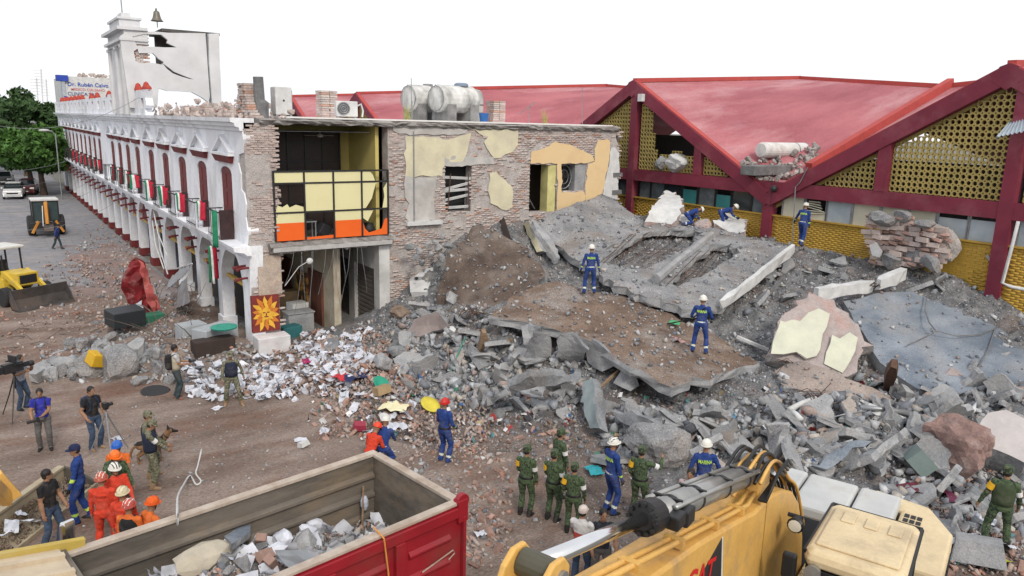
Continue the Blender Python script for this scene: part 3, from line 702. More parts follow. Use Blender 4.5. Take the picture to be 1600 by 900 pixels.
# exposed brick: the larger ones singly, the rest as one mass
BV = np.array([(-.5, -.5, -.5), (.5, -.5, -.5), (.5, .5, -.5), (-.5, .5, -.5), (-.5, -.5, .5), (.5, -.5, .5), (.5, .5, .5), (-.5, .5, .5)])
BF = np.array([(3, 2, 1, 0), (4, 5, 6, 7), (0, 1, 5, 4), (1, 2, 6, 5), (2, 3, 7, 6), (3, 0, 4, 7)])
def boxes_mesh(name, cs, ss, rots, m):
    cs = np.array(cs); ss = np.array(ss); n = len(cs)
    V = BV[None] * ss[:, None, :]; V = np.einsum('nij,nkj->nki', np.array(rots), V) + cs[:, None, :]
    return np_mesh(name, V.reshape(-1, 3), (BF[None] + 8 * np.arange(n)[:, None, None]).reshape(-1, 4), m)
_bm = MB(); _bm.bx(-.5, .5, -.5, .5, -.5, .5)
BRICK1 = _bm.mesh('brick', mat('brick_dusty_single', (.55, .46, .42), (.43, .35, .32), 3, .95, bump=.5, bscale=18, objrand=.18))
def rotz(a): return np.array([[math.cos(a), -math.sin(a), 0], [math.sin(a), math.cos(a), 0], [0, 0, 1]])
bricks = []
def brickarea(x0, x1, z0, z1, ok, depth=.05, prob=.9, y=SY):
    z = z0; j = 0
    while z < z1:
        x = x0 + (j % 2) * .14
        while x < x1:
            xc = x + .13
            patch = mnoise.noise(Vector((xc * .55, z * .8, 3)))
            if ok(xc, z) and rng.random() < prob - (.66 if patch > .0 else 0):
                bricks.append(((xc, y + .066 - rng.uniform(-.012, depth), z), (.25, .16, .066), rotz(rng.gauss(0, .04))))
            x += .27
        z += .083; j += 1
def okw(x, z):
    for L in PLZ:
        if inpoly(x, z, L): return False
    for L in (win, door, rnd):
        if inpoly(x, z, L): return False
    return z > hz(x, SY - .4) - .2
brickarea(X0 + .05, X1 - .1, .6, 8.7, okw, .035, .84)
for k in range(70):   # toothed right end
    z = rng.uniform(4.6, 8.8); bricks.append(((X1 + rng.uniform(-.1, .12), SY + rng.uniform(0, .5), z), (.25, .2, .07), rotz(rng.gauss(0, .2))))
brickarea(8.12, 9.12, .9, 8.75, lambda x, z: not (z < 2.2 and x < 9.2), .05, .9)
for k in range(160):  # broken edge of the pier
    z = rng.uniform(2.3, 8.8); bricks.append(((9.1 + rng.gauss(0, .06), SY + rng.uniform(0, .5), z), (.25, .2, .075), rotz(rng.gauss(0, .3))))
bricks.sort(key=lambda b_: -b_[0][2] + (0 if b_[0][0] < 9.4 else (4 if 13.8 < b_[0][0] < 19 else 9)))
for c, s, r in bricks[:290]:
    o = link_mesh('brick', BRICK1); o.parent = wing; o.matrix_parent_inverse = root_inv(wing); o.location = c; o.scale = s; o.rotation_euler = (0, 0, math.atan2(r[1][0], r[0][0]))
rest = bricks[290:]
o = link_mesh('brickwork', boxes_mesh('brickwork', [b_[0] for b_ in rest], [b_[1] for b_ in rest], [b_[2] for b_ in rest], BRKD), wing); o.matrix_parent_inverse = root_inv(wing); o['kind'] = 'stuff'
# cracks: thin dark gaps opened in the plaster are left by the patch outlines; frame of a roller duct on the face
m_ = MB(); m_.tube([(s2(645, 215)[0], SY - .08, s2(645, 205)[1]), (s2(646, 345)[0], SY - .08, s2(646, 345)[1])], .03, 6); wp(m_, 'conduit', STEEL)
m_ = MB(); m_.bx(s2(633, 347)[0], s2(688, 347)[0], SY - .22, SY, s2(640, 352)[1], s2(640, 346)[1]); wp(m_, 'plaster_ledge', WHITEP)
# slabs
SLABE = mat('slab_edge', (.33, .315, .3), (.19, .175, .165), 2.6, .95, bump=1.2, bscale=9, stain=(.14, .12, .11), sscale=1.2, samt=.6)
def rough_slab(name, x0, x1, y0, y1, z0, z1, m, step=.28, amp=.06, seed=0):
    """a slab with a crumbled front edge"""
    rr = random.Random(seed); m_ = MB(); n = int((x1 - x0) / step); rings = []
    for i in range(n + 1):
        x = x0 + (x1 - x0) * i / n; h = (z1 - z0)
        rings.append([(x, y1, z0), (x, y1, z1), (x, y0 + rr.uniform(0, amp), z1 - rr.uniform(0, amp * .5)), (x, y0 - rr.uniform(-.5, 1) * amp, z1 - h * .35), (x, y0 + rr.uniform(-.6, 1) * amp, z1 - h * .7), (x, y0 + rr.uniform(0, 1.6) * amp, z0 + rr.uniform(-.3, .6) * amp)])
    m_.loft(rings); o = wp(m_, name, m, fix=True); return o
rough_slab('roof_slab', 8.6, 26.6, SY - .18, 41, 8.76, 9.0, SLABE, .22, .09, 2)
m_ = MB(); m_.bx(9.6, 26.5, SY + .25, 40.9, 9.004, 9.07); wp(m_, 'roof_membrane', mat('roof_membrane', (.75, .75, .74), (.6, .59, .57), 1, .8))
rough_slab('upper_floor_slab', 8.75, 13.95, SY - .3, 37, 3.86, 4.3, SLABE, .2, .1, 5)
m_ = MB(); m_.bx(8.85, 13.85, SY - .37, SY - .2, 3.95, 4.12); wp(m_, 'edge_beam', mat('edge_beam', (.48, .47, .46), (.33, .32, .31), 2, .9, bump=.3))
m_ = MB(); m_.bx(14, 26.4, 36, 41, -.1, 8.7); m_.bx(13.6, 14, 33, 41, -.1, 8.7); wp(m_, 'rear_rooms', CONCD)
# ---- upper room: dark panelling, yellow walls, ceiling fan
YWALL = mat('room_yellow', (.58, .49, .17), (.48, .4, .14), .8, .85, stain=(.45, .4, .16), sscale=.9, samt=.3)
DPAN = mat('dark_panel', (.045, .032, .03), (.028, .022, .022), 2, .5)
yb = onx((545, 240), 13.45).y
m_ = MB(); m_.bx(13.45, 13.6, SY + .35, yb, 4.3, 8.76); wp(m_, 'yellow_side_wall', YWALL)
m_ = MB(); m_.bx(9.1, 13.6, yb, yb + .15, 4.3, 8.76); wp(m_, 'yellow_back_wall', YWALL)
m_ = MB(); m_.bx(9.0, 9.15, SY + .9, yb, 4.3, 8.76); wp(m_, 'left_room_wall', YWALL)
xl, xr = ony((424, 230), yb - .25).x, ony((530, 230), yb - .25).x
m_ = MB(); m_.bx(xl - .8, xr, yb - .25, yb - .2, 4.3, 8.5); scr = wp(m_, 'dark_screen', DPAN)
for i in range(5):
    x = xl - .1 + (xr - xl + .1) * i / 4; m_ = MB(); m_.bx(x - .035, x + .035, yb - .3, yb - .25, 4.3, 8.5); o = m_.build('mullion', BLACKM); o.parent = scr
for z in (5.4, 6.3, 7.2, 7.95): m_ = MB(); m_.bx(xl - .7, xr, yb - .295, yb - .25, z, z + .06); o = m_.build('transom', BLACKM); o.parent = scr
m_ = MB(); m_.bx(9.2, 13.4, SY + .6, yb, 8.5, 8.52); wp(m_, 'ceiling', CONCL)
fan = MB(); fc = ony((500, 212), SY + 2.2); fan.tube([(fc.x, fc.y, 8.5), (fc.x, fc.y, fc.z)], .02, 6); fan.lathe([(0, .06), (.1, .05), (.12, -.05), (0, -.08)], 10, fc)
for i in range(3): fan.obox(fc + Vector((math.cos(i * 2.1 + .3) * .4, math.sin(i * 2.1 + .3) * .4, 0)), (.6, .11, .012), Euler((0, 0, i * 2.1 + .3)))
fan.build('ceiling_fan', WHITEP, label='white ceiling fan hanging in the torn open upper room', cat='fan')
# ---- glazed screen along the room's open edge
scn = empty('glazed_screen', (11.4, SY, 4.3), 0, 'black framed screen of cream and orange panels with broken panes in the open upper room', 'screen')
sp = lambda mb, name, m, **k: part(mb, name, m, scn, **k)
CP_ = mat('cream_pane', (.68, .64, .37), (.62, .58, .33), .7, .35, stain=(.68, .64, .4), sscale=1.5, samt=.3)
ORG = mat('orange_panel', (.78, .13, .015), (.7, .11, .015), 1.5, .5, stain=(.55, .12, .03), sscale=1.5, samt=.3)
XS = [s2(x, 300)[0] for x in (427, 474.5, 520, 564, 605)]; YP = SY - .06
zt, za, zb_, zc, zo = 7.0, 6.55, 5.42, 5.02, 4.33
for x in XS:
    m_ = MB(); m_.bx(x - .035, x + .035, YP - .04, YP + .04, zo if x in (XS[0], XS[4]) else zo, zt); sp(m_, 'frame_post', BLACKM)
for z in (zt, za, zb_):
    m_ = MB(); m_.bx(XS[0] - .03, XS[4] + .03, YP - .035, YP + .035, z - .03, z + .035); sp(m_, 'frame_rail', BLACKM)
def pane(q, m, name='pane'):
    m_ = MB(); m_.prism([(x, YP - .006, z) for x, z in q], (0, .014, 0)); sp(m_, name, m)
def rect(i, z0, z1): return [(XS[i] + .035, z0), (XS[i + 1] - .035, z0), (XS[i + 1] - .035, z1), (XS[i] + .035, z1)]
for i in range(3): pane(rect(i, za + .035, zt - .03), CP_)
for i in (1, 2): pane(rect(i, zb_ + .035, za - .03), CP_)
for i in (0, 2): pane(rect(i, zc, zb_ - .03), CP_)
a, b_ = XS[0], XS[1]
pane([(a + .04, zb_ + .035), (b_ - .04, zb_ + .035), (b_ - .05, zb_ + .2), (b_ - .35, zb_ + .3), (b_ - .6, zb_ + .2), (a + .5, zb_ + .33), (a + .3, zb_ + .22), (a + .12, zb_ + .3)], CP_, 'broken_pane')
a, b_ = XS[3], XS[4]
pane([(a + .04, za + .035), (a + .6, za + .035), (a + .52, za + .25), (a + .4, zt - .06), (a + .1, zt - .03), (a + .04, zt - .1)], CP_, 'broken_pane')
pane([(a + .04, zb_ + .05), (a + .18, zb_ + .06), (a + .45, zb_ + .45), (a + .62, za - .1), (a + .8, za - .04), (a + .04, za - .04)], CP_, 'broken_pane')
pane([(b_ - .25, zb_ + .04), (b_ - .04, zb_ + .04), (b_ - .04, za - .04), (b_ - .2, za - .3), (b_ - .16, zb_ + .5)], CP_, 'broken_pane')
pane([(a + .04, zb_ - .35), (a + .25, zb_ - .5), (a + .5, zb_ - .06), (a + .04, zb_ - .04)], CP_, 'broken_pane')
for i, q in enumerate([rect(0, zo, zc), rect(2, zo, zc)]): pane(q, ORG, 'orange_panel')
pane([(XS[0] - .02, zo), (XS[0] + .03, zo), (XS[0] + .03, zo + .35), (XS[0] - .02, zo + .3)], ORG, 'orange_panel')
pane([(a + .04, zo), (b_ - .04, zo), (b_ - .04, zc), (b_ - .16, zc - .05), (b_ - .3, zo + .25), (a + .3, zo + .12), (a + .12, zo + .3), (a + .04, zc - .1)], ORG, 'orange_panel')
pane([(XS[1] + .04, zo), (XS[2] - .04, zo), (XS[2] - .04, zo + .12), (XS[1] + .04, zo + .08)], ORG, 'orange_panel')
# office wreck behind the screen
m_ = MB(); m_.obox((XS[1] + .95, SY + .5, 4.62), (.5, .4, .45), Euler((.2, .5, .3))); m_.build('office_printer', flat('dark_plastic', (.03, .03, .035), .5), label='black office machine tipped over behind the missing screen panel', cat='machine', bevel=.03)
m_ = MB(); m_.bx(XS[1] + .1, XS[1] + .6, SY + .3, SY + .8, 4.95, 5.0); [m_.bx(XS[1] + .14 + i * .4, XS[1] + .18 + i * .4, SY + .32 + j * .4, SY + .36 + j * .4, 4.31, 4.95) for i in (0, 1) for j in (0, 1)]; m_.build('side_table', STEEL, label='small grey side table behind the missing screen panel', cat='table')
m_ = MB(); m_.lathe([(0, 0), (.25, .02), (.3, .2), (.22, .45), (0, .5)], 9, (XS[3] + .5, SY + .45, 4.31)); m_.build('black_bag', flat('bag_black', (.02, .02, .02), .6), label='crumpled black bag behind the broken orange corner panel', cat='bag', smooth=True)
# ---- ground floor opening
xs_ = 13.42
m_ = MB(); m_.bx(13.38, 13.86, SY - .05, SY + .5, -.05, 3.86); wp(m_, 'white_column', mat('column_paint', (.58, .58, .57), (.42, .42, .41), 1.3, .85, stain=(.3, .28, .26), sscale=1, samt=.5))
ys = [onx((x, y), xs_).y for x, y in ((589, 440), (562, 430), (546, 430), (520, 420), (508, 415))]
ys = sorted(ys)
SHUT = mat('roller_shutter', (.22, .2, .18), (.16, .145, .13), 3, .6, .3)
m_ = MB(); m_.bx(xs_, xs_ + .3, SY + .5, 41, 2.75, 3.86); wp(m_, 'shop_lintel', _mats['column_paint'])
y_ = SY + .5; n_ = 0
while y_ < 40:
    m_ = MB()
    for k in range(27): m_.bx(xs_ + .1 + (k % 2) * .02, xs_ + .14 + (k % 2) * .02, y_, y_ + 2.1, .02 + k * .1, .02 + k * .1 + .1)
    wp(m_, 'roller_shutter', SHUT)
    m_ = MB(); m_.bx(xs_ - .05, xs_ + .3, y_ + 2.1, y_ + 2.75, -.05, 2.75); wp(m_, 'shop_pier', _mats['column_paint']); y_ += 2.75; n_ += 1
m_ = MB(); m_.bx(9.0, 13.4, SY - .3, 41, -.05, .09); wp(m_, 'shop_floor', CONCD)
m_ = MB(); m_.bx(9.0, 13.4, 40.5, 40.8, -.05, 3.86); m_.bx(9.0, 9.2, 33, 40.5, -.05, 3.86); wp(m_, 'dark_back_wall', flat('shop_shade', (.07, .07, .07), .9))  # wall colour darkened to paint the shade deep in the shop
m_ = MB(); m_.obox((12.0, 30.8, .9), (.35, .9, 1.3), Euler((0, .15, .3))); m_.build('wooden_chair_board', WOOD, label='upright wooden board left standing in the dark ground floor shop', cat='board')
m_ = MB(); m_.bx(9.9, 11.0, 30.2, 30.9, .09, .95); m_.bx(9.85, 11.05, 30.15, 30.95, .95, 1.0); m_.build('shop_counter', CONCL, label='pale shop counter inside the dark ground floor opening', cat='counter', bevel=.02)
m_ = MB(); m_.bx(9.95, 11.3, 33, 33.6, .09, 1.3); m_.build('cardboard_box', mat('cardboard', (.35, .25, .14), None, 3, .9), label='brown box at the back of the dark ground floor shop', cat='box')
for k in range(13):   # wires hanging from the slab edge
    x = rng.uniform(9.3, 12.6); L = rng.uniform(1.2, 3.2); a = rng.uniform(-.35, .25)
    m_ = MB(); m_.tube([(x, SY - .3, 3.9), (x + a * .3, SY - .33, 3.9 - L * .35), (x + a * .8, SY - .3 + rng.uniform(-.1, .1), 3.9 - L * .7), (x + a * 1.3, SY - .25, 3.9 - L)], .009, 4)
    m_.build('hanging_wire', STEEL, label='thin wire hanging from the cracked slab edge over the dark shop', cat='wire', group='wires hanging from the slab edge')
P = ony((482, 408), SY - .35); m_ = MB(); m_.tube([(P.x - .95, SY - .3, P.z - .9), (P.x - .4, SY - .35, P.z - .2), (P.x, SY - .35, P.z)], .014, 5); m_.sph((P.x + .05, SY - .35, P.z), (.14, .1, .13), 5); m_.build('torn_lamp', WHITEP, label='white lamp globe dangling on a bent cable before the dark shop', cat='lamp')
# window with bent slats
m_ = MB(); m_.bx(win[0][0] - .1, win[1][0] + .1, SY + .6, SY + .7, win[3][1] - .1, win[0][1] + .1); wp(m_, 'window_shade_sheet', flat('void_shade', (.02, .02, .022), .9))  # near-black sheet painting the shade behind the window opening
wz = win[3][1]; wx0, wx1 = win[3][0], win[2][0]
for k, (dz, t) in enumerate([(.12, .02), (.55, .16), (.88, .05), (1.05, .2), (1.42, -.06)]):
    m_ = MB(); m_.obox(((wx0 + wx1) / 2, SY + .12, wz + dz + .08), (wx1 - wx0 + .15, .05, .11), Euler((.3, -t, 0))); wp(m_, 'window_slat', WHITEP)
for x, t in ((wx0 + .12, .1), (wx1 - .05, -.12)):
    m_ = MB(); m_.tube([(x, SY + .02, wz), (x + t, SY - .06, wz + 1.7)], .022, 5); wp(m_, 'bent_window_bar', RUST)
# doorway and window of the peach wall
m_ = MB(); m_.bx(door[0][0] - .1, rnd[1][0] + .1, SY + 2.4, SY + 2.5, 4, 8); wp(m_, 'room_shade_sheet', mat('room_shade', (.1, .085, .065), None, 2, .9))  # dark sheet painting the shade seen through the doorway
m_ = MB(); xd = s2(856, 300)[0]; m_.bx(xd, door[1][0] - .005, SY + .04, SY + .6, door[3][1] - .3, door[1][1]); wp(m_, 'door_reveal', mat('reveal_yellow', (.6, .56, .25), None, 2, .85))
m_ = MB(); m_.beam((door[0][0] + .1, SY + .8, 6.2), (xd - .1, SY + 1.2, 5.1), .12, .08); m_.beam((door[0][0] + .3, SY + .9, 5.9), (xd + .1, SY + 1.2, 4.9), .1, .06); wp(m_, 'fallen_joist', STEEL)
fcx, fcz = s2(887, 277)
fan2 = empty('wall_fan', (fcx, SY + .3, fcz), 0, 'round dark extractor fan filling the small window of the peach wall', 'fan')
m_ = MB(); R0 = .46; path = [(R0 * math.cos(a * .3142), 0, R0 * 1.25 * math.sin(a * .3142)) for a in range(21)]; m_.tube(path, .025, 5, caps=False); path = [(R0 * .6 * math.cos(a * .3142), .0, R0 * .75 * math.sin(a * .3142)) for a in range(21)]; m_.tube(path, .012, 5, caps=False); m_.build('fan_ring', STEEL, fan2)
for k in range(8):
    a = k * math.pi / 4; m_ = MB(); m_.beam((0, .05, 0), (R0 * math.cos(a), .05, R0 * 1.25 * math.sin(a)), .09, .02); m_.build('fan_blade', BLACKM, fan2)
m_ = MB(); m_.bx(s2(899, 280)[0], rnd[1][0] - .01, SY + .05, SY + .55, rnd[3][1], rnd[1][1]); wp(m_, 'concrete_reveal', CONCL)
m_ = MB(); m_.bx(rnd[0][0], s2(899, 280)[0], SY + .5, SY + .55, rnd[3][1], rnd[1][1]); wp(m_, 'fan_shade_sheet', _mats['void_shade'])  # near-black sheet painting the shade behind the fan
for zp in (7.3, 5.9): m_ = MB(); m_.bx(X1 - .35, X1 + .25, SY - .12, SY + .1, s2(960, 276)[1] if zp > 7 else s2(960, 303)[1], (s2(960, 276)[1] if zp > 7 else s2(960, 303)[1]) + .2); wp(m_, 'beam_stub', CONCD)
# ---- corner pier: sun painted on a maroon panel, white plinth
mp = empty('sun_mural', (8.75, SY - .1, 1.4), 0, 'painted panel of an orange sun face with flame rays on maroon at the corner pier', 'mural')
MU_Y = mat('mural_yellow', (.72, .42, .05), (.62, .33, .04), 5, .8); MU_O = mat('mural_orange', (.6, .2, .03), (.5, .16, .03), 6, .8)
pw, ph = .56, .72
mc = ony((416, 490), SY - .15); cx, cz = mc.x, mc.z; pw = (ony((439, 490), SY - .15).x - ony((396, 490), SY - .15).x) / 2; ph = (ony((416, 462), SY - .15).z - ony((416, 519), SY - .15).z) / 2
mq = lambda mb, n, m: part(mb, n, m, mp)
m_ = MB(); m_.bx(cx - pw, cx + pw, SY - .12, SY + .05, cz - ph, cz + ph); mq(m_, 'panel', mat('mural_maroon', (.2, .035, .03), None, 4, .8))
def petal(x, z, a, L, w, y, m, n='ray'):
    d = Vector((math.cos(a), 0, math.sin(a))); s_ = Vector((-d.z, 0, d.x)); o0 = Vector((x, y, z)); m_ = MB()
    m_.prism([o0 - s_ * w * .3, o0 + d * L * .4 - s_ * w * .55, o0 + d * L * .75 - s_ * w * .2, o0 + d * L, o0 + d * L * .75 + s_ * w * .32, o0 + d * L * .35 + s_ * w * .5, o0 + s_ * w * .3], (0, .012, 0)); mq(m_, n, m)
for k in range(14):
    a = k * 2 * math.pi / 14 + .2; L = min(pw / max(abs(math.cos(a)), .01), ph / max(abs(math.sin(a)), .01)) * .6
    petal(cx + math.cos(a) * .2, cz + math.sin(a) * .26, a + .12, L, .19, SY - .134, MU_Y if k % 2 else MU_O)
for k in range(9): a = k * 2 * math.pi / 9; petal(cx + math.cos(a) * .1, cz + math.sin(a) * .14, a, .26, .13, SY - .148, MU_O if k % 2 else MU_Y)
m_ = MB(); m_.prism([(cx + .19 * math.cos(t * .449), SY - .156, cz + .24 * math.sin(t * .449)) for t in range(14)], (0, .008, 0)); mq(m_, 'face', MU_Y)
for dx, dz, w, h in ((-.08, .05, .05, .02), (.08, .05, .05, .02), (0, -.03, .02, .06), (0, -.12, .08, .02)): m_ = MB(); m_.bx(cx + dx - w, cx + dx + w, SY - .162, SY - .157, cz + dz - h, cz + dz + h); mq(m_, 'face_mark', _mats['mural_maroon'])
m_ = MB(); pb = ony((448, 550), SY - .75); m_.bx(8.0, 9.25, SY - .75, SY, -.05, .72); wp(m_, 'pier_plinth', mat('plinth_white', (.66, .66, .67), (.48, .47, .47), 1.4, .85, stain=(.4, .22, .24), sscale=1.3, samt=.35), bevel=.03)
m_ = MB(); m_.bx(8.3, 9.2, SY - .1, SY, cz + ph, 3.8); wp(m_, 'pier_plaster', mat('pier_buff', (.5, .41, .33), (.36, .3, .26), 2, .9, bump=.9, stain=(.33, .2, .15), sscale=1.5, samt=.6))
# ------------------------------------------------------------------ on the roof
ac = empty('roof_cabinet', (9.95, 30.2, 9.07), 0, 'tall white sheet metal cabinet at the left end of the roof', 'cabinet')
m_ = MB(); m_.bx(-.33, .33, -.3, .3, .05, 1.12); m_.build('cabinet_box', WHITEP, ac, bevel=.03)
for x in (-.28, .28): m_ = MB(); m_.bx(x - .04, x + .04, -.28, .28, 0, .05); m_.build('foot', STEEL, ac)
m_ = MB(); m_.lathe([(0, -.312), (.04, -.31), (.04, -.3)], 8, (0, 0, .6), axis='y'); m_.build('latch', BLACKM, ac)
m_ = MB(); m_.bx(.33, .36, -.25, .2, .15, 1.0); m_.build('side_vent', STEEL, ac)
a2 = empty('air_conditioner', (12.65, 30.2, 9.07), R_(-8), 'white air conditioner outdoor unit with round fan grille on the roof', 'air conditioner')
m_ = MB(); m_.bx(-.45, .45, -.17, .17, .05, .68); m_.build('unit_box', WHITEP, a2, bevel=.03)
for rr_ in (.25, .17, .09): m_ = MB(); m_.tube([(-.15 + rr_ * math.cos(t * .3927), -.185, .37 + rr_ * math.sin(t * .3927)) for t in range(17)], .012, 5, caps=False); m_.build('grille_ring', STEEL, a2)
m_ = MB(); m_.lathe([(.0, -.176), (.27, -.175), (.27, -.17)], 16, (-.15, 0, .37), axis='y'); m_.build('fan_recess', flat('fan_dark', (.12, .12, .13), .7), a2)
m_ = MB(); m_.tube([(.45, -.05, .5), (.62, -.05, .58), (.7, -.05, .3), (.66, -.05, .06)], .04, 6); m_.build('pipe', WHITEP, a2)
for x in (-.35, .35): m_ = MB(); m_.bx(x - .03, x + .03, -.16, .16, 0, .05); m_.build('foot', STEEL, a2)
TANK = mat('tank_grey', (.6, .6, .58), (.3, .3, .29), 1.6, .8, bump=.2, stain=(.14, .14, .14), sscale=1.4, samt=.75, stretch=(1, 1, .6), objrand=.12)
TANKD = mat('tank_base', (.24, .24, .24), (.12, .12, .12), 2, .9, bump=.3, stain=(.4, .4, .4), sscale=1.5, samt=.5)
for k, (xl_, xr_, y, lab) in enumerate([(17.6, 19.6, 34.4, 'weathered grey water tank lying on the roof, left and behind'), (18.35, 20.8, 33.0, 'weathered grey water tank on the roof with a blue lid, in front'), ]):
    t = empty('water_tank', ((xl_ + xr_) / 2, y, 9.07), R_(10), lab, 'water tank'); L = xr_ - xl_
    m_ = MB(); m_.lathe([(.0, -L / 2 - .04), (.3, -L / 2 - .03), (.6, -L / 2), (.66, -L / 2 + .06), (.66, L / 2 - .3), (.58, L / 2 - .1), (.35, L / 2), (0, L / 2 + .02)], 20, (0, 0, 1.05), axis='x'); m_.build('tank_drum', TANK, t, smooth=False)
    for s in (-1, 1): m_ = MB(); m_.prism([(s * L * .3 - .28, -.6, 0), (s * L * .3 + .28, -.6, 0), (s * L * .3 + .28, -.6, 1.0), (s * L * .3 - .28, -.6, 1.0)], (0, 1.2, 0)); m_.build('saddle', TANKD, t)
    m_ = MB(); m_.tube([(-L / 2 - .05, 0, 1.7)] + [(-L / 2 - .05, .6 * math.sin(a * .5236), 1.05 + .6 * math.cos(a * .5236)) for a in range(13)], .02, 5, caps=False); m_.build('end_rim', TANKD, t)
    if k: m_ = MB(); m_.lathe([(0, 1.86), (.26, 1.85), (.36, 1.78), (.36, 1.68), (0, 1.66)], 14, (.35, 0, 0)); m_.build('lid', mat('lid_blue', (.2, .25, .32), (.14, .18, .24), 2, .6), t)
    else: m_ = MB(); m_.lathe([(0, 1.8), (.24, 1.78), (.26, 1.68), (0, 1.66)], 12, (.2, 0, 0)); m_.build('lid', TANKD, t)
t = empty('water_tank', (21.0, 33.6, 9.07), 0, 'upright dark grey water tank on the roof right of the lying pair', 'water tank')
m_ = MB(); m_.lathe([(0, 0), (.46, 0), (.5, .05), (.5, 1.15), (.46, 1.4), (.3, 1.58), (0, 1.64)], 18); m_.build('tank_drum', TANK, t)
for z in (.4, .8): m_ = MB(); m_.lathe([(.49, z), (.525, z + .02), (.525, z + .06), (.49, z + .08)], 18); m_.build('band', TANKD, t)
m_ = MB(); m_.lathe([(.0, 0), (.2, 0), (.24, .4), (.21, .42), (.19, .1), (0, .08)], 12, (20.35, 31.6, 9.07)); m_.build('bucket', mat('blue_plastic', (.03, .12, .35), None, 3, .5), label='small blue bucket under the water tanks on the roof', cat='bucket')
for i, (px, py, h) in enumerate([(511, 184, 1.25), (774, 189, 1.1)]):
    P = ony((px, py), 33.5); m_ = MB()
    for j in range(int(h / .1)):
        for a in range(4):
            m_.obox((P.x + (a % 2 - .5) * .38, 33.5 + (a // 2 - .5) * .38, 9.11 + j * .1), (.36 + rng.uniform(-.03, .03), .36, .085), Euler((0, 0, rng.gauss(0, .05))))
    m_.build('brick_stub', BRKD, label=['broken brick pillar stub on the roof left of the air conditioner', 'broken brick pillar stub on the roof right of the water tanks'][i], cat='pillar')
m_ = MB(); P = ony((411, 180), 29.6); P.z = 8.9; m_.tube([(P.x - .05, 29.6, 8.9), (P.x - .02, 29.6, 9.55), (P.x - .1, 29.6, 9.65), (P.x - .12, 29.6, 10.5)], [.27, .26, .2, .19], 9); m_.build('charred_post', CONCD, label='stepped dark charred post standing at the left roof corner', cat='post')
for i, (px, p0, p1, y) in enumerate([(643, 122, 188, 31.5), (644, 158, 188, 31.3), (827, 165, 190, 32), (910, 136, 196, 31)]):
    a = ony((px, p1), y); b_ = ony((px - .5, p0), y); m_ = MB(); m_.tube([(a.x, y, 9.0), b_], .03 if i == 1 else .018, 5)
    if i == 2: c = ony((836, 160), y); d = ony((812, 178), y); m_.tube([c, d], .015, 4); [m_.tube([d.lerp(c, k / 6) + Vector((0, .25, 0)), d.lerp(c, k / 6) - Vector((0, .25, 0))], .008, 4) for k in range(7)]
    m_.build('roof_antenna', STEEL, label=['tall thin mast on the roof left of the water tanks', 'short thick white pipe at the foot of the tall roof mast', 'tilted television aerial on the roof right of the tanks', 'slender mast near the right end of the brick wing roof'][i], cat='antenna')
for i, (px, py) in enumerate([(852, 190), (637, 184)]):
    P = ony((px, py), 31); m_ = MB()
    for k in range(26): a = rng.uniform(0, 6.3); r = rng.uniform(.05, .3); m_.tube([(P.x + rng.uniform(-.15, .15), 31 + rng.uniform(-.15, .15), 9.05), (P.x + r * math.cos(a), 31 + r * math.sin(a), 9.05 + rng.uniform(.3, .75))], [.012, .003], 3)
    m_.build('dry_weed', mat('dry_weed', (.42, .36, .12), (.3, .3, .1), 5, .9), label=['tuft of dry yellow weeds on the roof right of the tanks', 'tuft of dry weeds beside the tall roof mast'][i], cat='plant')
# ================================================================== MARKET HALL (folded red roof, front wall on x = 30)
MX = 30.0
market = empty('market_hall', (30, 21, 0), 0, 'market hall with folded red roof, maroon frame and ochre lattice gables', 'building')
kp = lambda mb, name, m, **k: part(mb, name, m, market, **k)
ROOFR = mat('roof_red', (.4, .14, .155), (.27, .078, .095), .4, .85, bump=.35, bscale=4, stain=(.5, .29, .3), sscale=.25, samt=.8, stretch=(.35, 1.2, 1), speck=.12)
FRM = mat('frame_maroon', (.2, .028, .05), (.15, .022, .04), .9, .7, bump=.1, stain=(.28, .1, .12), sscale=.8, samt=.4)
LAT = mat('lattice_ochre', (.43, .335, .11), (.31, .24, .085), 1.2, .85, stain=(.34, .27, .13), sscale=.7, samt=.5, objrand=.06)
OCW = mat('wall_ochre', (.5, .31, .05), (.38, .235, .045), 1.3, .8, stain=(.4, .25, .07), sscale=.9, samt=.45, objrand=.07)
FLASH = mat('roof_edge_red', (.42, .07, .06), (.34, .06, .055), 2, .75)
PEAK = [12.4, 31.1, 49.9, 68.6, 87.3]; VAL = [3.1, 21.75, 40.5, 59.25, 78.0, 96.7]
ZP0, ZV0, ZP1, ZV1, XB = 11.45, 6.2, 12.35, 11.6, 44.5
def rz(y, x, yp, yv):
    s = (y - yp) / (yv - yp); t = (x - MX) / (XB - MX)
    return (ZP0 * (1 - s) + ZV0 * s) * (1 - t) + (ZP1 * (1 - s) + ZV1 * s) * t
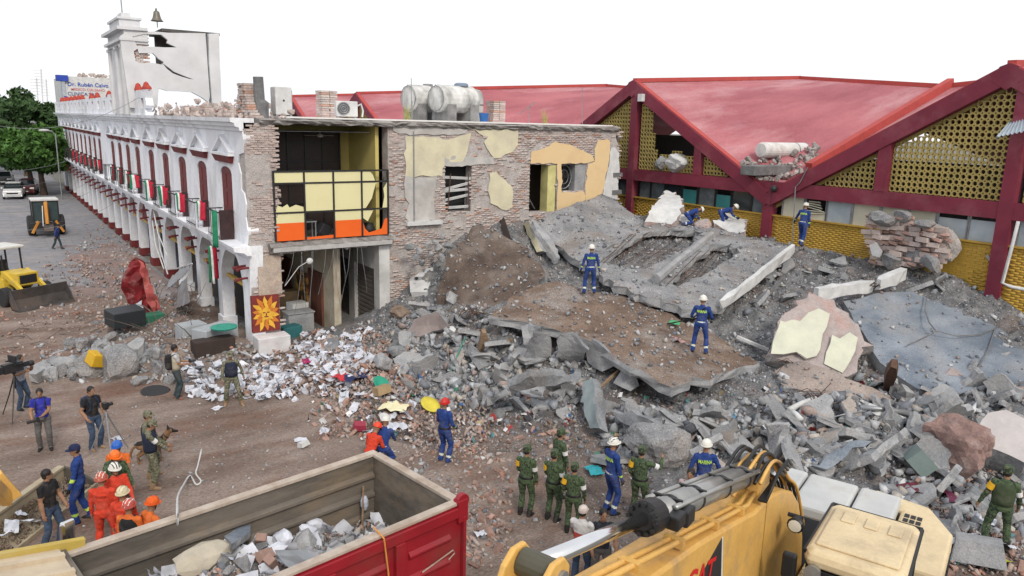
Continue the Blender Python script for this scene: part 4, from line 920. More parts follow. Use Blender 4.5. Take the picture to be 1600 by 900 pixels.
for i, yp in enumerate(PEAK):
    for yv in (VAL[i], VAL[i + 1]):
        n, m = 14, 12; V = []; F = []
        for k in range(m + 1):
            for j in range(n + 1):
                x = MX - .25 + (XB - MX + .25) * k / m; y = yp + (yv - yp) * j / n
                V.append((x, y, rz(y, x, yp, yv)))
        for k in range(m):
            for j in range(n): F.append((k * (n + 1) + j, k * (n + 1) + j + 1, (k + 1) * (n + 1) + j + 1, (k + 1) * (n + 1) + j))
        m_ = MB(); m_.add(V, F); N0 = len(V); m_.add([(x, y, z - .18) for x, y, z in V], [f[::-1] for f in F])
        o = kp(m_, 'roof_fold', ROOFR, smooth=True)
        m_ = MB()   # far half of the umbrella falls away beyond the crest
        m_.add([(XB, yp, ZP1), (XB, yv, ZV1), (XB + 14, yv, 6.2), (XB + 14, yp, 11.4)], [(0, 1, 2, 3)]); kp(m_, 'roof_fold', ROOFR)
        m_ = MB()   # sloping fascia beam of the gable
        sg = 1 if yv > yp else -1
        a = Vector((MX - .12, yp, ZP0 - .3)); b_ = Vector((MX - .12, yv, ZV0 - .3)); m_.beam(a + Vector((0, -sg * .12, .07)), b_ + Vector((0, sg * .05, -.03)), .5, .62); kp(m_, 'gable_beam', FRM)
        m_ = MB(); m_.beam((MX - .1, yp, ZP0 + .05), (MX - .1, yv, ZV0 + .05), .36, .1); kp(m_, 'roof_edge', FLASH)
        m_ = MB(); m_.beam((XB, yp, ZP1 + .08), (XB, yv, ZV1 + .08), .35, .24); kp(m_, 'crest_edge', FLASH)
    m_ = MB(); m_.prism([(MX - .375, yp - .55, ZP0 - .5), (MX - .375, yp, ZP0 - .85), (MX - .375, yp + .55, ZP0 - .5), (MX - .375, yp + .3, ZP0 - .05), (MX - .375, yp, ZP0 + .06), (MX - .375, yp - .3, ZP0 - .05)], (.5, 0, 0)); kp(m_, 'peak_joint', FRM)
    m_ = MB(); m_.beam((MX - .2, yp, ZP0 + .06), (XB, yp, ZP1 + .1), .3, .22); kp(m_, 'ridge_cap', FLASH)
for yv in VAL[:5]:
    m_ = MB(); m_.prism([(MX - .378, yv - .5, ZV0 + .2), (MX - .378, yv - .3, ZV0 - .5), (MX - .378, yv + .3, ZV0 - .5), (MX - .378, yv + .5, ZV0 + .2), (MX - .378, yv, ZV0)], (.5, 0, 0)); kp(m_, 'valley_joint', FRM)
    m_ = MB(); m_.beam((MX + 2.2, yv - .3, ZV0 + (ZV1 - ZV0) * 2.2 / 14.5 + .3), (XB, yv - .3, ZV1 + .25), .35, .5); kp(m_, 'valley_curb', FLASH)
ZB0, ZB1, ZS = 6.12, 6.72, 5.18
m_ = MB(); m_.bx(MX - .3, MX + .1, 3, 96, ZB0, ZB1); kp(m_, 'lintel_beam', FRM)
cy = [onx((995, 200), MX).y, onx((1096, 245), MX).y, 21.75, onx((1385, 260), MX).y, onx((1588, 260), MX).y]
for y in cy + [40.5, 49.9, 59.2, 68.6, 4.5]:
    yp = min(PEAK, key=lambda p: abs(p - y)); zt_ = ZP0 - .5 - abs(y - yp) * .56
    m_ = MB(); m_.bx(MX - .32, MX + .14, y - .24, y + .24, -.1 if y in (cy[0], 21.75, cy[4]) or y > 40 else ZB1, ZB0 if 0 else max(zt_, ZB1)); kp(m_, 'column', FRM)
# ---- lattice of pierced blocks
PT = .22
def cell_mesh(name, m):
    m_ = MB(); h = PT / 2; ch = .036; r = .083; d = .1; o_ = []; i_ = []
    for k in range(8): a = math.pi / 8 + k * math.pi / 4; i_.append((r * math.cos(a), r * math.sin(a)))
    o_ = [(h, h - ch), (h - ch, h), (-h + ch, h), (-h, h - ch), (-h, -h + ch), (-h + ch, -h), (h - ch, -h), (h, -h + ch)]
    o_ = [o_[k] for k in (0, 1, 2, 3, 4, 5, 6, 7)]
    vs = [(0, u, v) for u, v in o_] + [(0, u, v) for u, v in i_] + [(d, u, v) for u, v in i_] + [(d, u, v) for u, v in o_]
    fs = []
    for k in range(8):
        k2 = (k + 1) % 8; fs.append((k, k2, 8 + k2, 8 + k)); fs.append((8 + k, 8 + k2, 16 + k2, 16 + k))
        if k in (0, 2, 4, 6): fs.append((k, 24 + k, 24 + k2, k2))
    m_.add(vs, fs); return m_.mesh(name, m), np.array(vs), fs
CELL, CV, CFc = cell_mesh('lattice_block', LAT)
hole = [(onx(p, MX).y, onx(p, MX).z) for p in [(1022, 158), (1040, 172), (1070, 190), (1086, 205), (1090, 250), (1084, 247), (1060, 238), (1040, 240), (1028, 246), (1026, 240), (1024, 208), (1020, 205)]]
cells = []
for i, yp in enumerate(PEAK[:4]):
    for j in range(-44, 45):
        for k in range(24):
            y = yp + j * PT; z = ZB1 + .02 + PT * (k + .5)
            if z + PT * .5 > ZP0 - .62 - (abs(y - yp) + .1) * .565: continue
            if any(abs(y - c) < .3 for c in cy): continue
            if inpoly(y, z, hole): continue
            if i > 1 and j % 1: continue
            cells.append((y, z))
cells.sort(key=lambda c: (c[0] - 14.2) ** 2 + (c[1] - 8) ** 2)
for y, z in cells[:290]:
    o = link_mesh('lattice_block', CELL); o.parent = market; o.matrix_parent_inverse = root_inv(market); o.location = (MX - .06, y, z)
rest = cells[290:]
Q = [f for f in CFc]; qv = np.array(Q)
V = (CV[None] + np.array([(MX - .06, y, z) for y, z in rest])[:, None, :]).reshape(-1, 3); F = (qv[None] + len(CV) * np.arange(len(rest))[:, None, None]).reshape(-1, 4)
o = link_mesh('lattice', np_mesh('lattice', V, F, LAT), market); o.matrix_parent_inverse = root_inv(market); o['kind'] = 'stuff'
for i, yp in enumerate(PEAK[:4]):   # plain strip that closes the stepped lattice under the sloping beam
    for sg in (-1, 1):
        m_ = MB(); m_.beam((MX + .06, yp, ZP0 - .62), (MX + .06, yp + sg * 9.2, ZP0 - .62 - 9.2 * .565), .06, .3); kp(m_, 'lattice_margin', LAT)
# ---- window band
yy = lambda px: onx((px, 300 + (px - 1000) * .1), MX).y
WG = mat('pane_frosted', (.42, .47, .5), (.3, .36, .4), 1.3, .3, stain=(.5, .5, .46), sscale=.9, samt=.5); WC = mat('pane_cream', (.6, .58, .46), (.5, .48, .38), 1.2, .5); WT = mat('pane_teal', (.05, .24, .24), (.04, .16, .17), 1, .3); WS = mat('pane_smoky', (.12, .14, .15), (.07, .085, .095), .8, .2, stain=(.2, .22, .22), sscale=.8, samt=.6)
for a, b_, m, z0, z1 in [(967, 988, WS, 0, 1), (1000, 1017, WS, 0, 1), (1018, 1039, WS, 0, 1), (1041, 1065, GLASSD, 0, 1), (1067, 1090, WT, 0, .8), (1092, 1118, WS, 0, 1), (1119, 1143, WT, 0, .7), (1144, 1174, GLASSD, 0, 1), (1176, 1199, WS, 0, 1),
                        (1224, 1257, WC, 0, 1), (1258, 1292, WC, 0, .35), (1293, 1331, WG, 0, 1), (1333, 1375, WC, 0, 1), (1377, 1418, WC, 0, 1), (1420, 1463, WC, 0, 1), (1465, 1513, WG, 0, .82), (1515, 1563, WG, 0, .86), (1592, 1640, WG, 0, 1)]:
    y0, y1 = sorted((yy(a), yy(b_))); m_ = MB(); m_.bx(MX - .03, MX - .01, y0 + .02, y1 - .02, ZS + .02 + z0 * .9, ZS + .02 + z1 * .9); pn = kp(m_, 'window_pane', m)
    for y in (y0, y1):
        m_ = MB(); m_.bx(MX - .07, MX + .03, y - .03, y + .03, ZS + .03, ZB0); o = m_.build('window_frame', BLACKM if a < 1200 else STEEL); o.parent = pn
for k in range(6):   # bent louvres left in the broken window
    y = yy(1275); z = ZS + .3 + k * .1; m_ = MB(); m_.obox((MX - .08, y + rng.uniform(-.05, .05), z), (.1, .95 - .08 * k, .03), Euler((rng.uniform(-.15, .15), .5, 0))); kp(m_, 'louvre', WC)
for y in [40, 44, 48, 52, 56]: m_ = MB(); m_.bx(MX - .03, MX - .01, y, y + 3.8, ZS + .02, ZB0 - .02); kp(m_, 'window_pane', WS)
# ---- ochre brick wall below the windows
m_ = MB(); m_.bx(MX - .1, MX + .1, 3, 96, -.1, ZS); kp(m_, 'ochre_wall_core', OCW)
m_ = MB(); m_.bx(MX - .2, MX + .1, 3, 96, ZS - .03, ZS + .03); kp(m_, 'window_sill', OCW)
ob = []
z = 2.9
j = 0
while z < ZS - .07:
    y = 6 + (j % 2) * .15
    while y < 33:
        if not any(abs(y - c) < .4 for c in (cy[0], 21.75, cy[4])): ob.append(((MX - .1 - rng.uniform(.003, .006), y, z), (.05, .29, .082), np.eye(3)))
        y += .3
    z += .09; j += 1
ob.sort(key=lambda c: abs(c[0][1] - 14.3) + (5.2 - c[0][2]) * .8)
_bm = MB(); _bm.bx(-.025, .025, -.145, .145, -.041, .041); OB = _bm.mesh('ochre_brick', OCW)
for c, s, r in ob[:280]:
    o = link_mesh('ochre_brick', OB); o.parent = market; o.matrix_parent_inverse = root_inv(market); o.location = c
o = link_mesh('ochre_brickwork', boxes_mesh('ochre_brickwork', [b_[0] for b_ in ob[280:]], [b_[1] for b_ in ob[280:]], [b_[2] for b_ in ob[280:]], OCW), market); o.matrix_parent_inverse = root_inv(market); o['kind'] = 'stuff'
m_ = MB(); m_.bx(MX + .2, 58, 3, 96, 3.0, 3.05); m_.bx(XB + 8, XB + 8.2, 3, 96, 3, 7.2); kp(m_, 'hall_floor', CONCD)
m_ = MB(); m_.bx(33, 33.3, 25, 38, 3.05, 8.6); kp(m_, 'hall_shade_panel', flat('hall_shade', (.06, .055, .05), .9))  # near-black panel painting the hall's inner shade behind the lattice
# ---- things on and at the hall
m_ = MB(); P = onx((1003, 153), MX - .3); m_.obox((MX - .45, P.y - .12, P.z), (.25, .35, .4)); m_.build('floodlight', WHITEP, label='small white floodlight box under the peak of the left lattice gable', cat='lamp', bevel=.02)
a = ony((1188, 236), 23.3); b_ = ony((1308, 234), 23.3)
wt = empty('white_tank', (a + b_) / 2, 0, 'long white cylinder tank lying in the valley of the red roof', 'tank')
m_ = MB(); L = (b_ - a).length; m_.lathe([(0, -L / 2), (.32, -L / 2 + .02), (.38, -L / 2 + .1), (.38, L / 2 - .1), (.32, L / 2 - .02), (0, L / 2)], 20, axis='x'); m_.build('tank_shell', mat('tank_white', (.66, .66, .64), (.5, .5, .48), 1.3, .6, stain=(.3, .28, .25), sscale=1.2, samt=.6), wt)
for s in (-.6, .2, .8): m_ = MB(); m_.lathe([(.375, s), (.4, s + .01), (.4, s + .05), (.375, s + .06)], 20, axis='x'); m_.build('hoop', STEEL, wt)
for s in (-1, 1): m_ = MB(); m_.bx(s * L * .33 - .1, s * L * .33 + .1, -.25, .25, -.62, -.3); m_.build('saddle', CONCD, wt)
m_ = MB(); q0 = ony((1168, 262), 22.6); q1 = ony((1255, 262), 22.6); m_.bx(q0.x, q1.x, 22.2, 23.0, q0.z - .35, q0.z + .1); m_.build('gutter_block', CONCD, label='dark concrete gutter box at the foot of the red roof valley', cat='block', bevel=.04)
LV = [lump_mesh('lump', mat('valley_rubble', (.36, .33, .31), (.24, .22, .21), 3, .95, bump=.5, objrand=.25), 60 + k, (1, .8, .6)) for k in range(3)]
for k in range(90):
    x = MX + rng.random() ** 1.4 * 4.2 - .1; y = 21.75 + rng.uniform(-.2, 2.0) * (1 - (x - MX) / 7)
    zr = rz(max(y, 21.75), x, 31.1, 21.75) if y > 21.75 else rz(y, x, 12.4, 21.75)
    o = link_mesh('rubble_lump', rng.choice(LV), None, (x, y, zr + .08 + rng.random() * .25), (rng.random() * 6, rng.random() * 6, rng.random() * 6)); s = rng.uniform(.15, .5); o.scale = (s, s, s)
    tag(o, 'grey rubble lump lying in the red roof valley under the white tank', 'rubble', 'rubble in the roof valley')
boulder('fallen_chunk', onx((1058, 254), MX - .15), (1.5, 1.5, 1.25), WHITEP, 21, (.4, .2, .5), 3, .2, label='white plastered block of masonry lodged in the broken lattice opening', cat='rubble')
boulder('fallen_chunk', onx((1035, 252), MX - .0), (.9, .7, .9), CONCL, 22, label='small grey block beside the white one in the broken lattice', cat='rubble')
aw = empty('tin_awning', onx((1582, 202), 28.9), 0, 'pale corrugated tin awning sticking out of the right lattice gable', 'awning')
P0, P1, P2, P3 = onx((1556, 214), 28.4), onx((1606, 204), 28.4), onx((1606, 182), 29.9), onx((1577, 190), 29.9)
m_ = MB(); n = 28; top = []
for i in range(n + 1):
    for Q0, Q1 in ((P0, P1), (P3, P2)): top.append(Q0.lerp(Q1, i / n) + Vector((0, 0, .03 * math.sin(i * 1.6))) - aw.location)
m_.add(top, [(2 * i, 2 * i + 2, 2 * i + 3, 2 * i + 1) for i in range(n)]); o = m_.build('sheet', mat('tin_blue', (.5, .58, .64), (.4, .47, .53), 2, .4, .3), aw)
md = o.modifiers.new('t', 'SOLIDIFY'); md.thickness = .01
m_ = MB(); m_.beam(P0 - aw.location + Vector((.1, 0, -.07)), P3 - aw.location + Vector((0, 0, -.07)), .05, .05); m_.build('bracket', STEEL, aw)
m_ = MB(); q = [onx(p, 29.55) for p in [(1591, 346), (1580, 390), (1566, 442), (1580, 448), (1606, 453)]]; m_.tube(q, .06, 8); m_.build('drain_pipe', WHITEP, label='white plastic drain pipe leaning at the right end of the ochre wall', cat='pipe', smooth=True)
m_ = MB(); q = [onx(p, 29.6) for p in [(1262, 262), (1250, 285), (1243, 292), (1240, 340), (1238, 384)]]; m_.tube(q, .025, 6); m_.build('conduit_pipe', STEEL, label='thin grey conduit running down the wall right of the valley column', cat='pipe')
m_ = MB(); q = [onx(p, 29.55) for p in [(1207, 270), (1205, 300), (1203, 330)]]; m_.tube(q, .012, 5); m_.sph(onx((1209, 295), 29.5), .16, 6); m_.build('hanging_bell_lamp', BLACKM, label='dark round lamp fixed to the maroon column at the roof valley', cat='lamp')
m_ = MB(); q0 = onx((1548, 408), 29.8); m_.obox(q0, (.05, .5, .09), Euler((.9, 0, 0))); m_.build('fixing_plate', CONCL, label='grey scrap of board stuck to the ochre wall by the drain pipe', cat='board')
# ================================================================== THE COLLAPSED WING
def slab(name, L, thick, mats, label, cat='slab', res=.3, jag=.07, rough=.03, holes=(), seed=1, **k):
    return plate(name, pz(*L), thick, mats, res=res, rough=rough, jag=jag, holes=[pz(*h) for h in holes], seed=seed, label=label, cat=cat, **k)
def beam(name, a, b_, w, h, m, label, seg=5, jit=.04, cat='beam', parent=None, broken=0):
    rr = random.Random(len(label or name) * 7); a = Vector(a); b_ = Vector(b_); d = (b_ - a).normalized(); x = d.cross(Vector((0, 0, 1))).normalized(); z = x.cross(d)
    rings = []
    for i in range(seg + 1):
        t = i / seg; c = a.lerp(b_, t); e = .6 if i in (0, seg) else 1
        rings.append([c + x * (sx * w / 2 + rr.gauss(0, jit)) * (e if i in (0, seg) else 1) + z * (sz * h / 2 + rr.gauss(0, jit)) + d * rr.gauss(0, jit * 1.5) for sx, sz in ((-1, -1), (1, -1), (1, 1), (-1, 1))])
    m_ = MB(); m_.loft(rings); return m_.build(name, m, label=label, cat=cat, fix=True)
SLABD = mat('slab_dirt', (.23, .165, .125), (.115, .078, .058), .9, .97, bump=1.2, bscale=7, stain=(.29, .265, .245), sscale=.6, samt=.85, speck=.35)
SLABG = mat('slab_grey', (.32, .32, .325), (.175, .178, .185), .9, .95, bump=1.3, bscale=6, stain=(.22, .18, .15), sscale=.5, samt=.7, speck=.3)
slab('fallen_floor_slab', [(765, 494, 2.5), (800, 462, 2.85), (868, 440, 3.1), (905, 450, 2.98), (975, 463, 2.75), (1050, 493, 2.45), (1110, 518, 2.2), (1185, 566, 1.75), (1120, 586, 1.75), (1050, 606, 1.75), (985, 574, 1.95), (935, 540, 2.15), (880, 520, 2.3), (820, 503, 2.45)], .3, [SLABD, CONCL],
     'large dirt covered floor slab with two blue workers standing on it', res=.35, rough=.06, seed=3)
slab('dirt_covered_slab', [(683, 482, 1.75), (686, 440, 2.7), (703, 395, 3.75), (738, 353, 4.6), (778, 362, 4.5), (822, 384, 4.0), (852, 425, 3.15), (838, 458, 2.65), (780, 478, 2.15), (725, 495, 1.7)], .6, [mat('mound_dirt', (.14, .105, .085), (.065, .048, .04), 1.3, .97, bump=.9, bscale=8, stain=(.25, .215, .19), sscale=.6, samt=.6), SLABG],
     'steep hump of slab under dark brown earth before the brick wall', res=.3, rough=.17, jag=.12, seed=4)
slab('tilted_grey_slab', [(831, 345, 4.75), (880, 325, 5.15), (942, 304, 5.6), (970, 318, 5.2), (1003, 346, 4.55), (994, 363, 4.3), (950, 387, 3.9), (905, 408, 3.5), (868, 383, 3.8), (850, 362, 4.3)], .3, [SLABG, CONCL],
     'grey rough concrete slab leaning up against the peach wall', res=.4, rough=.05, seed=5)
wf = slab('ribbed_slab', [(1000, 346, 4.55), (1060, 349, 4.5), (1110, 353, 4.5), (1180, 372, 4.4), (1240, 387, 4.25), (1180, 431, 3.5), (1127, 476, 2.9), (1085, 484, 2.78), (1040, 474, 2.85), (985, 455, 3.05), (935, 427, 3.4), (903, 408, 3.5), (950, 387, 3.85)], .3, [SLABG, CONCL],
     'sagging ribbed roof slab with two torn open bays behind the workers', res=.3, rough=.07, jag=.1, seed=6,
     holes=[[(932, 409, 3.6), (965, 388, 3.9), (1003, 362, 4.3), (1050, 357, 4.4), (1097, 364, 4.38), (1085, 378, 4.15), (1040, 405, 3.75), (1008, 420, 3.5), (965, 414, 3.5)], [(1033, 446, 3.2), (1062, 420, 3.55), (1108, 383, 4.15), (1143, 379, 4.25), (1158, 394, 4.1), (1110, 424, 3.55), (1060, 449, 3.15)]])
m_ = MB(); a, b_ = gz((1127, 477), 2.95), gz((1240, 388), 4.3); o = beam('edge_beam', a, b_, .2, .34, WHITEP, None, 9, .025, None); o.parent = wf
a, b_ = gz((1025, 436), 3.4), gz((1112, 366), 4.42); m_ = MB(); m_.tube([a, a.lerp(b_, .3) + Vector((.05, .05, 0)), a.lerp(b_, .7), b_], [.2, .16, .18, .14], 7); o = m_.build('rib', CONCL); o.parent = wf
for k in range(22):
    h = k < 13
    (p, q) = ((gz((935 + k * 7, 412 - k * .4), 3.62), gz((985 + k * 8.6, 366 - k * .6), 4.32)) if h else (gz((1040 + (k - 13) * 9, 447 - (k - 13) * 2.5), 3.2), gz((1095 + (k - 13) * 7, 392 - (k - 13) * 1.5), 4.1)))
    if k % 3 == 2: p, q = p.lerp(q, .4), p.lerp(q, .4) + Vector((1.6, -.7, -.1))
    m_ = MB(); m_.tube([p, p.lerp(q, .5) + Vector((rng.uniform(-.1, .1), rng.uniform(-.1, .1), rng.uniform(-.15, .02))), q], .012, 4); m_.build('reinforcing_bar', RUST, label='thin reinforcing bar crossing a torn open bay of the ribbed slab', cat='rebar', group='rebar in the torn open slab bays')
slab('blue_grey_slab', [(1318, 470, 3.1), (1400, 456, 3.25), (1445, 454, 3.25), (1545, 474, 2.95), (1580, 482, 2.8), (1604, 540, 2.2), (1612, 592, 1.75), (1560, 607, 1.55), (1500, 614, 1.5), (1440, 612, 1.5), (1395, 582, 1.8), (1362, 548, 2.1), (1335, 502, 2.7)], .35, [CONCB, CONC],
     'large fallen wall slab with blue grey stains lying at the right', res=.45, rough=.06, seed=7)
# cracks that run over the blue slab
for k, L in enumerate([[(1448, 462, 3.2), (1445, 485, 2.95), (1452, 505, 2.75), (1463, 518, 2.6), (1440, 530, 2.45), (1418, 540, 2.3)], [(1463, 518, 2.6), (1495, 526, 2.45), (1530, 524, 2.4), (1555, 514, 2.5), (1575, 500, 2.6)], [(1555, 514, 2.5), (1545, 545, 2.2), (1528, 575, 1.9)]]):
    m_ = MB(); m_.tube([p + Vector((0, 0, .015)) for p in pz(*L)], .022, 4); m_.build('crack', CONCD, label=['crack running down the middle of the blue grey slab', 'crack running right across the blue grey slab', 'crack at the lower right of the blue grey slab'][k], cat='crack')
# standing chunk of cream plastered wall
c6 = [(1202, 556, 1.9), (1211, 522, 2.55), (1226, 492, 3.1), (1262, 466, 3.55), (1305, 470, 3.45), (1335, 505, 2.9), (1364, 540, 2.35), (1340, 562, 2.0), (1325, 589, 1.6), (1262, 578, 1.7)]
ck = slab('wall_chunk', c6, .5, [mat('brick_core', (.42, .365, .35), (.32, .27, .26), 3, .95, bump=.9, bscale=12, stain=(.42, .22, .17), sscale=1.2, samt=.5), MORT], 'fallen chunk of brick wall with pale cream plaster on its face', 'wall chunk', res=.25, rough=.06, jag=.1, seed=8)
P6 = pz(*c6); cc = sum(P6, Vector()) / len(P6); _, _, vt = np.linalg.svd(np.array([p - cc for p in P6])); n6 = Vector(vt[2]); n6 = n6 if n6.dot(Vector(CAMP) - cc) > 0 else -n6
PC = mat('plaster_pale_cream', (.55, .555, .44), (.45, .455, .37), 1.5, .85, bump=.1, stain=(.48, .46, .4), sscale=1.2, samt=.4)
for q in ([(1205, 552), (1213, 520), (1222, 492), (1238, 499), (1250, 501), (1263, 488), (1280, 482), (1297, 490), (1292, 510), (1276, 556), (1261, 560), (1245, 550), (1225, 554)], [(1288, 568), (1297, 538), (1300, 523), (1312, 528), (1328, 519), (1340, 527), (1336, 548), (1330, 562), (1316, 582)]):
    o = plate('plaster', [onpl(p, cc + n6 * .13, n6) for p in q], .05, [PC, MORT], res=.3, rough=.02, jag=.03, seed=9); o.parent = ck
# other pieces: slab outlines placed on the heap
B_ = lambda L, dz=.12: [hit(*p) + Vector((0, 0, dz if len(p) < 3 else p[2])) for p in L]
def pc(name, L, thick, mats, label, cat='slab', seed=1, **k):
    Q = []
    for p in L: h = hit(p[0], p[1]); Q.append(gz((p[0], p[1]), h.z + (p[2] if len(p) > 2 else .15)))
    return plate(name, Q, thick, mats, res=k.pop('res', .25), rough=k.pop('rough', .03), jag=k.pop('jag', .05), seed=seed, label=label, cat=cat, **k)
pc('brown_slab', [(1210, 582), (1230, 567, .3), (1262, 565, .35), (1320, 590, .35), (1360, 605, .3), (1398, 622, .2), (1375, 629), (1325, 619), (1275, 612), (1225, 602)], .18, [mat('slab_brown', (.36, .3, .265), (.26, .215, .19), 1.2, .95, bump=.5, bscale=8), CONCL], 'pointed brown slab with wire mesh lying below the cream wall chunk', seed=12)
pc('white_slab', [(1330, 622), (1360, 626, .25), (1398, 642, .25), (1416, 652), (1402, 658), (1370, 650)], .14, [WHITEP, CONCL], 'narrow white slab poking out under the brown pointed slab', seed=13)
pc('floor_piece', [(1268, 728), (1292, 712, .3), (1317, 698, .4), (1345, 688, .4), (1362, 690, .4), (1322, 712, .3), (1293, 735)], .12, [CONCB, CONC], 'blue grey floor panel lying behind the white machine hood', seed=14)
pc('floor_piece', [(1317, 722), (1345, 704, .35), (1375, 690, .4), (1401, 673, .45), (1412, 668, .45), (1385, 696, .35), (1362, 712, .3), (1338, 728)], .2, [CONC, CONCL], 'long grey slab strip leaning on the rubble right of the white hood', seed=15)
pc('pink_white_slab', [(1526, 676, .5), (1545, 646, .7), (1572, 640, .7), (1604, 655, .7), (1645, 690, .5), (1604, 724, .4), (1560, 704, .4), (1532, 694, .4)], .8, [mat('plaster_pinkish', (.47, .44, .435), (.37, .345, .34), 1.3, .9, bump=.4, bscale=7), CONC], 'thick pale pinkish slab at the right edge behind the soldier', seed=16)
pc('dark_slab', [(635, 521, .1), (647, 498, .35), (683, 486, .5), (698, 505, .35), (701, 513, .2), (676, 518, .1), (655, 525, .1)], .2, [mat('slab_mauve', (.27, .225, .215), (.2, .165, .155), 1.4, .95, bump=.4), CONC], 'flat mauve brown slab lying at the foot of the brown earth hump', seed=17)
pc('upright_slab', [(613, 543), (617, 520, .5), (622, 512, .6), (630, 516, .5), (629, 540)], .15, [CONC, CONC], 'grey slab fragment standing upright in the heap', seed=18, jag=.03)
pc('grey_sheet', [(497, 512, .2), (545, 510, .35), (552, 524, .2), (508, 529, .1)], .04, [STEEL, STEEL], 'grey metal sheet lying before the dark shop opening', 'sheet', seed=19, rough=.05, jag=.02)
pc('grey_sheet', [(497, 531, .12), (528, 527, .3), (530, 545, .1), (502, 548, .1)], .05, [CONC, CONC], 'grey board half buried in papers before the dark shop', 'board', seed=20, jag=.02)
for k, (L, lb) in enumerate([([(868, 560), (876, 522, .55), (893, 520, .6), (918, 548, .5), (905, 565, .1)], 'first cracked plaster panel hanging below the edge of the big dirt slab'), ([(918, 565), (925, 530, .5), (945, 545, .5), (962, 570, .3), (940, 582, .1)], 'second cracked plaster panel under the big dirt slab edge'), ([(820, 560, .1), (832, 520, .6), (858, 522, .55), (862, 556, .2), (840, 566, .1)], 'third cracked plaster panel under the left edge of the big dirt slab'), ([(960, 598), (965, 562, .45), (990, 582, .4), (1000, 602, .2), (985, 612)], 'tilted plaster panel near the front corner of the big dirt slab'), ([(812, 512, .3), (828, 505, .4), (842, 512, .4), (838, 545, .1), (815, 540, .1)], 'upright plaster panel left of the other panels under the big dirt slab')]):
    pc('plaster_panel', L, .1, [CONCL, CONC], lb, 'panel', seed=21 + k, jag=.05)
pc('hollow_slab', [(795, 603, .9), (830, 588, 1.0), (880, 582, .9), (908, 590, .7), (900, 602, .7), (840, 606, .85), (800, 618, .7)], .22, [CONC, CONC], 'low grey slab bridging a dark hollow under the big dirt slab', seed=30)
pc('concrete_post', [(910, 596, .3), (926, 592, .4), (930, 650, .5), (936, 668, .4), (922, 672, .2), (912, 640, .3)], .3, [mat('post_teal', (.3, .36, .37), (.22, .26, .27), 1.5, .9), CONC], 'pale teal broken post standing at the right of the dark hollow', seed=31)
pc('broken_slab', [(955, 642, .4), (985, 640, .6), (1010, 655, .6), (1040, 672, .5), (1030, 690, .3), (1000, 672, .3), (968, 658, .3)], .25, [CONC, CONC], 'grey brown slab fragment above the grey boulder', seed=32)
slab('door_leaf', [(776, 333, 4.85), (785, 332, 4.9), (798, 374, 4.1), (788, 372, 4.05)], .07, [DPAN, DPAN], 'black door leaf leaning on the brick wall beside the earth hump', 'door', seed=33, jag=.005, rough=.004)
slab('white_box', [(638, 418, 2.55), (677, 418, 2.75), (674, 436, 2.4), (667, 456, 2.05), (641, 456, 2.0)], .3, [WHITEP, WHITEP], 'white square box with a round hole leaning at the brick wall foot', 'box', seed=34, jag=0, rough=0, res=.9, edge_step=2)
m_ = MB(); m_.sph(gz((651, 435), 2.5) , .07, 5); m_.build('hole_shade', BLACKM, label='black ball painted as the dark of the round hole in the white leaning box', cat='dark mark')  # black ball painting the shade inside the box's round hole
slab('cream_column', [(818, 350, 4.45), (826, 345, 4.7), (842, 378, 4.0), (848, 392, 3.7), (838, 394, 3.6)], .3, [CREAM, CONCL], 'fallen cream painted column left of the tilted grey slab', 'column', seed=35, jag=.04)
slab('edge_beam', [(831, 346, 4.75), (838, 344, 4.8), (868, 382, 3.9), (876, 402, 3.6), (868, 404, 3.5)], .3, [CONCL, CONCL], 'pale broken beam along the left rim of the tilted grey slab', 'beam', seed=36, jag=.04)
for k, (L, t, lb) in enumerate([([(1008, 345, 4.7), (1017, 326, 5.2), (1041, 297, 5.85), (1062, 305, 5.7), (1068, 322, 5.35), (1061, 338, 4.9), (1050, 350, 4.6), (1028, 350, 4.5)], .4, 'tall white plastered chunk leaning on the market wall'),
                               ([(1116, 346, 4.75), (1132, 332, 5.0), (1155, 329, 5.1), (1168, 338, 4.9), (1163, 362, 4.5), (1150, 366, 4.35), (1125, 358, 4.4)], .45, 'white plastered block beside the bending worker by the market wall'),
                               ([(1056, 342, 4.75), (1063, 334, 5.0), (1080, 330, 5.05), (1082, 345, 4.7), (1070, 352, 4.5)], .3, 'small white plastered piece behind the crouching worker')]):
    slab('white_wall_chunk', L, t, [WHITEP, mat('brick_core', (0, 0, 0))], lb, 'wall chunk', seed=40 + k, jag=.07, res=.2, rough=.05)
boulder('white_chunk', gz((1316, 386), 4.1), (1.9, .9, .95), [WHITEP], 51, (.1, .1, -.9), 3, .12, label='rounded white plastered chunk lying before the ochre wall', cat='wall chunk')
boulder('pink_chunk', gz((1099, 352), 4.55), (.9, .8, .6), [mat('brick_core', (0, 0, 0))], 52, label='pinkish brick lump between the two bending workers', cat='rubble')
# beams
a, b_, c_ = gz((1275, 459), 3.45), gz((1362, 446), 3.5), gz((1411, 428), 3.85)
beam('white_beam', a, b_, .35, .4, WHITEP, 'long white painted beam lying across the heap by the blue grey slab', 6, .02)
beam('white_beam', gz((1372, 444), 3.6), c_, .35, .4, WHITEP, 'short white painted beam piece at the right end of the long white beam', 4, .03)
m_ = MB()
for k in range(4): m_.tube([b_ + Vector((0, k * .08 - .1, .05 * k - .1)), gz((1367, 446), 3.6) + Vector((0, k * .1 - .15, rng.uniform(-.1, .1))), gz((1372, 444), 3.6) + Vector((0, k * .08 - .1, .05 * k - .1))], .02, 4)
m_.build('rebar_bundle', RUST, label='bent bars joining the two pieces of white beam', cat='rebar')
beam('rusty_post', hit(1385, 612) + Vector((0, 0, .1)), gz((1397, 567), 2.6), .3, .3, RUST, 'short dark rusty post standing against the blue grey slab', 3, .02, 'post')
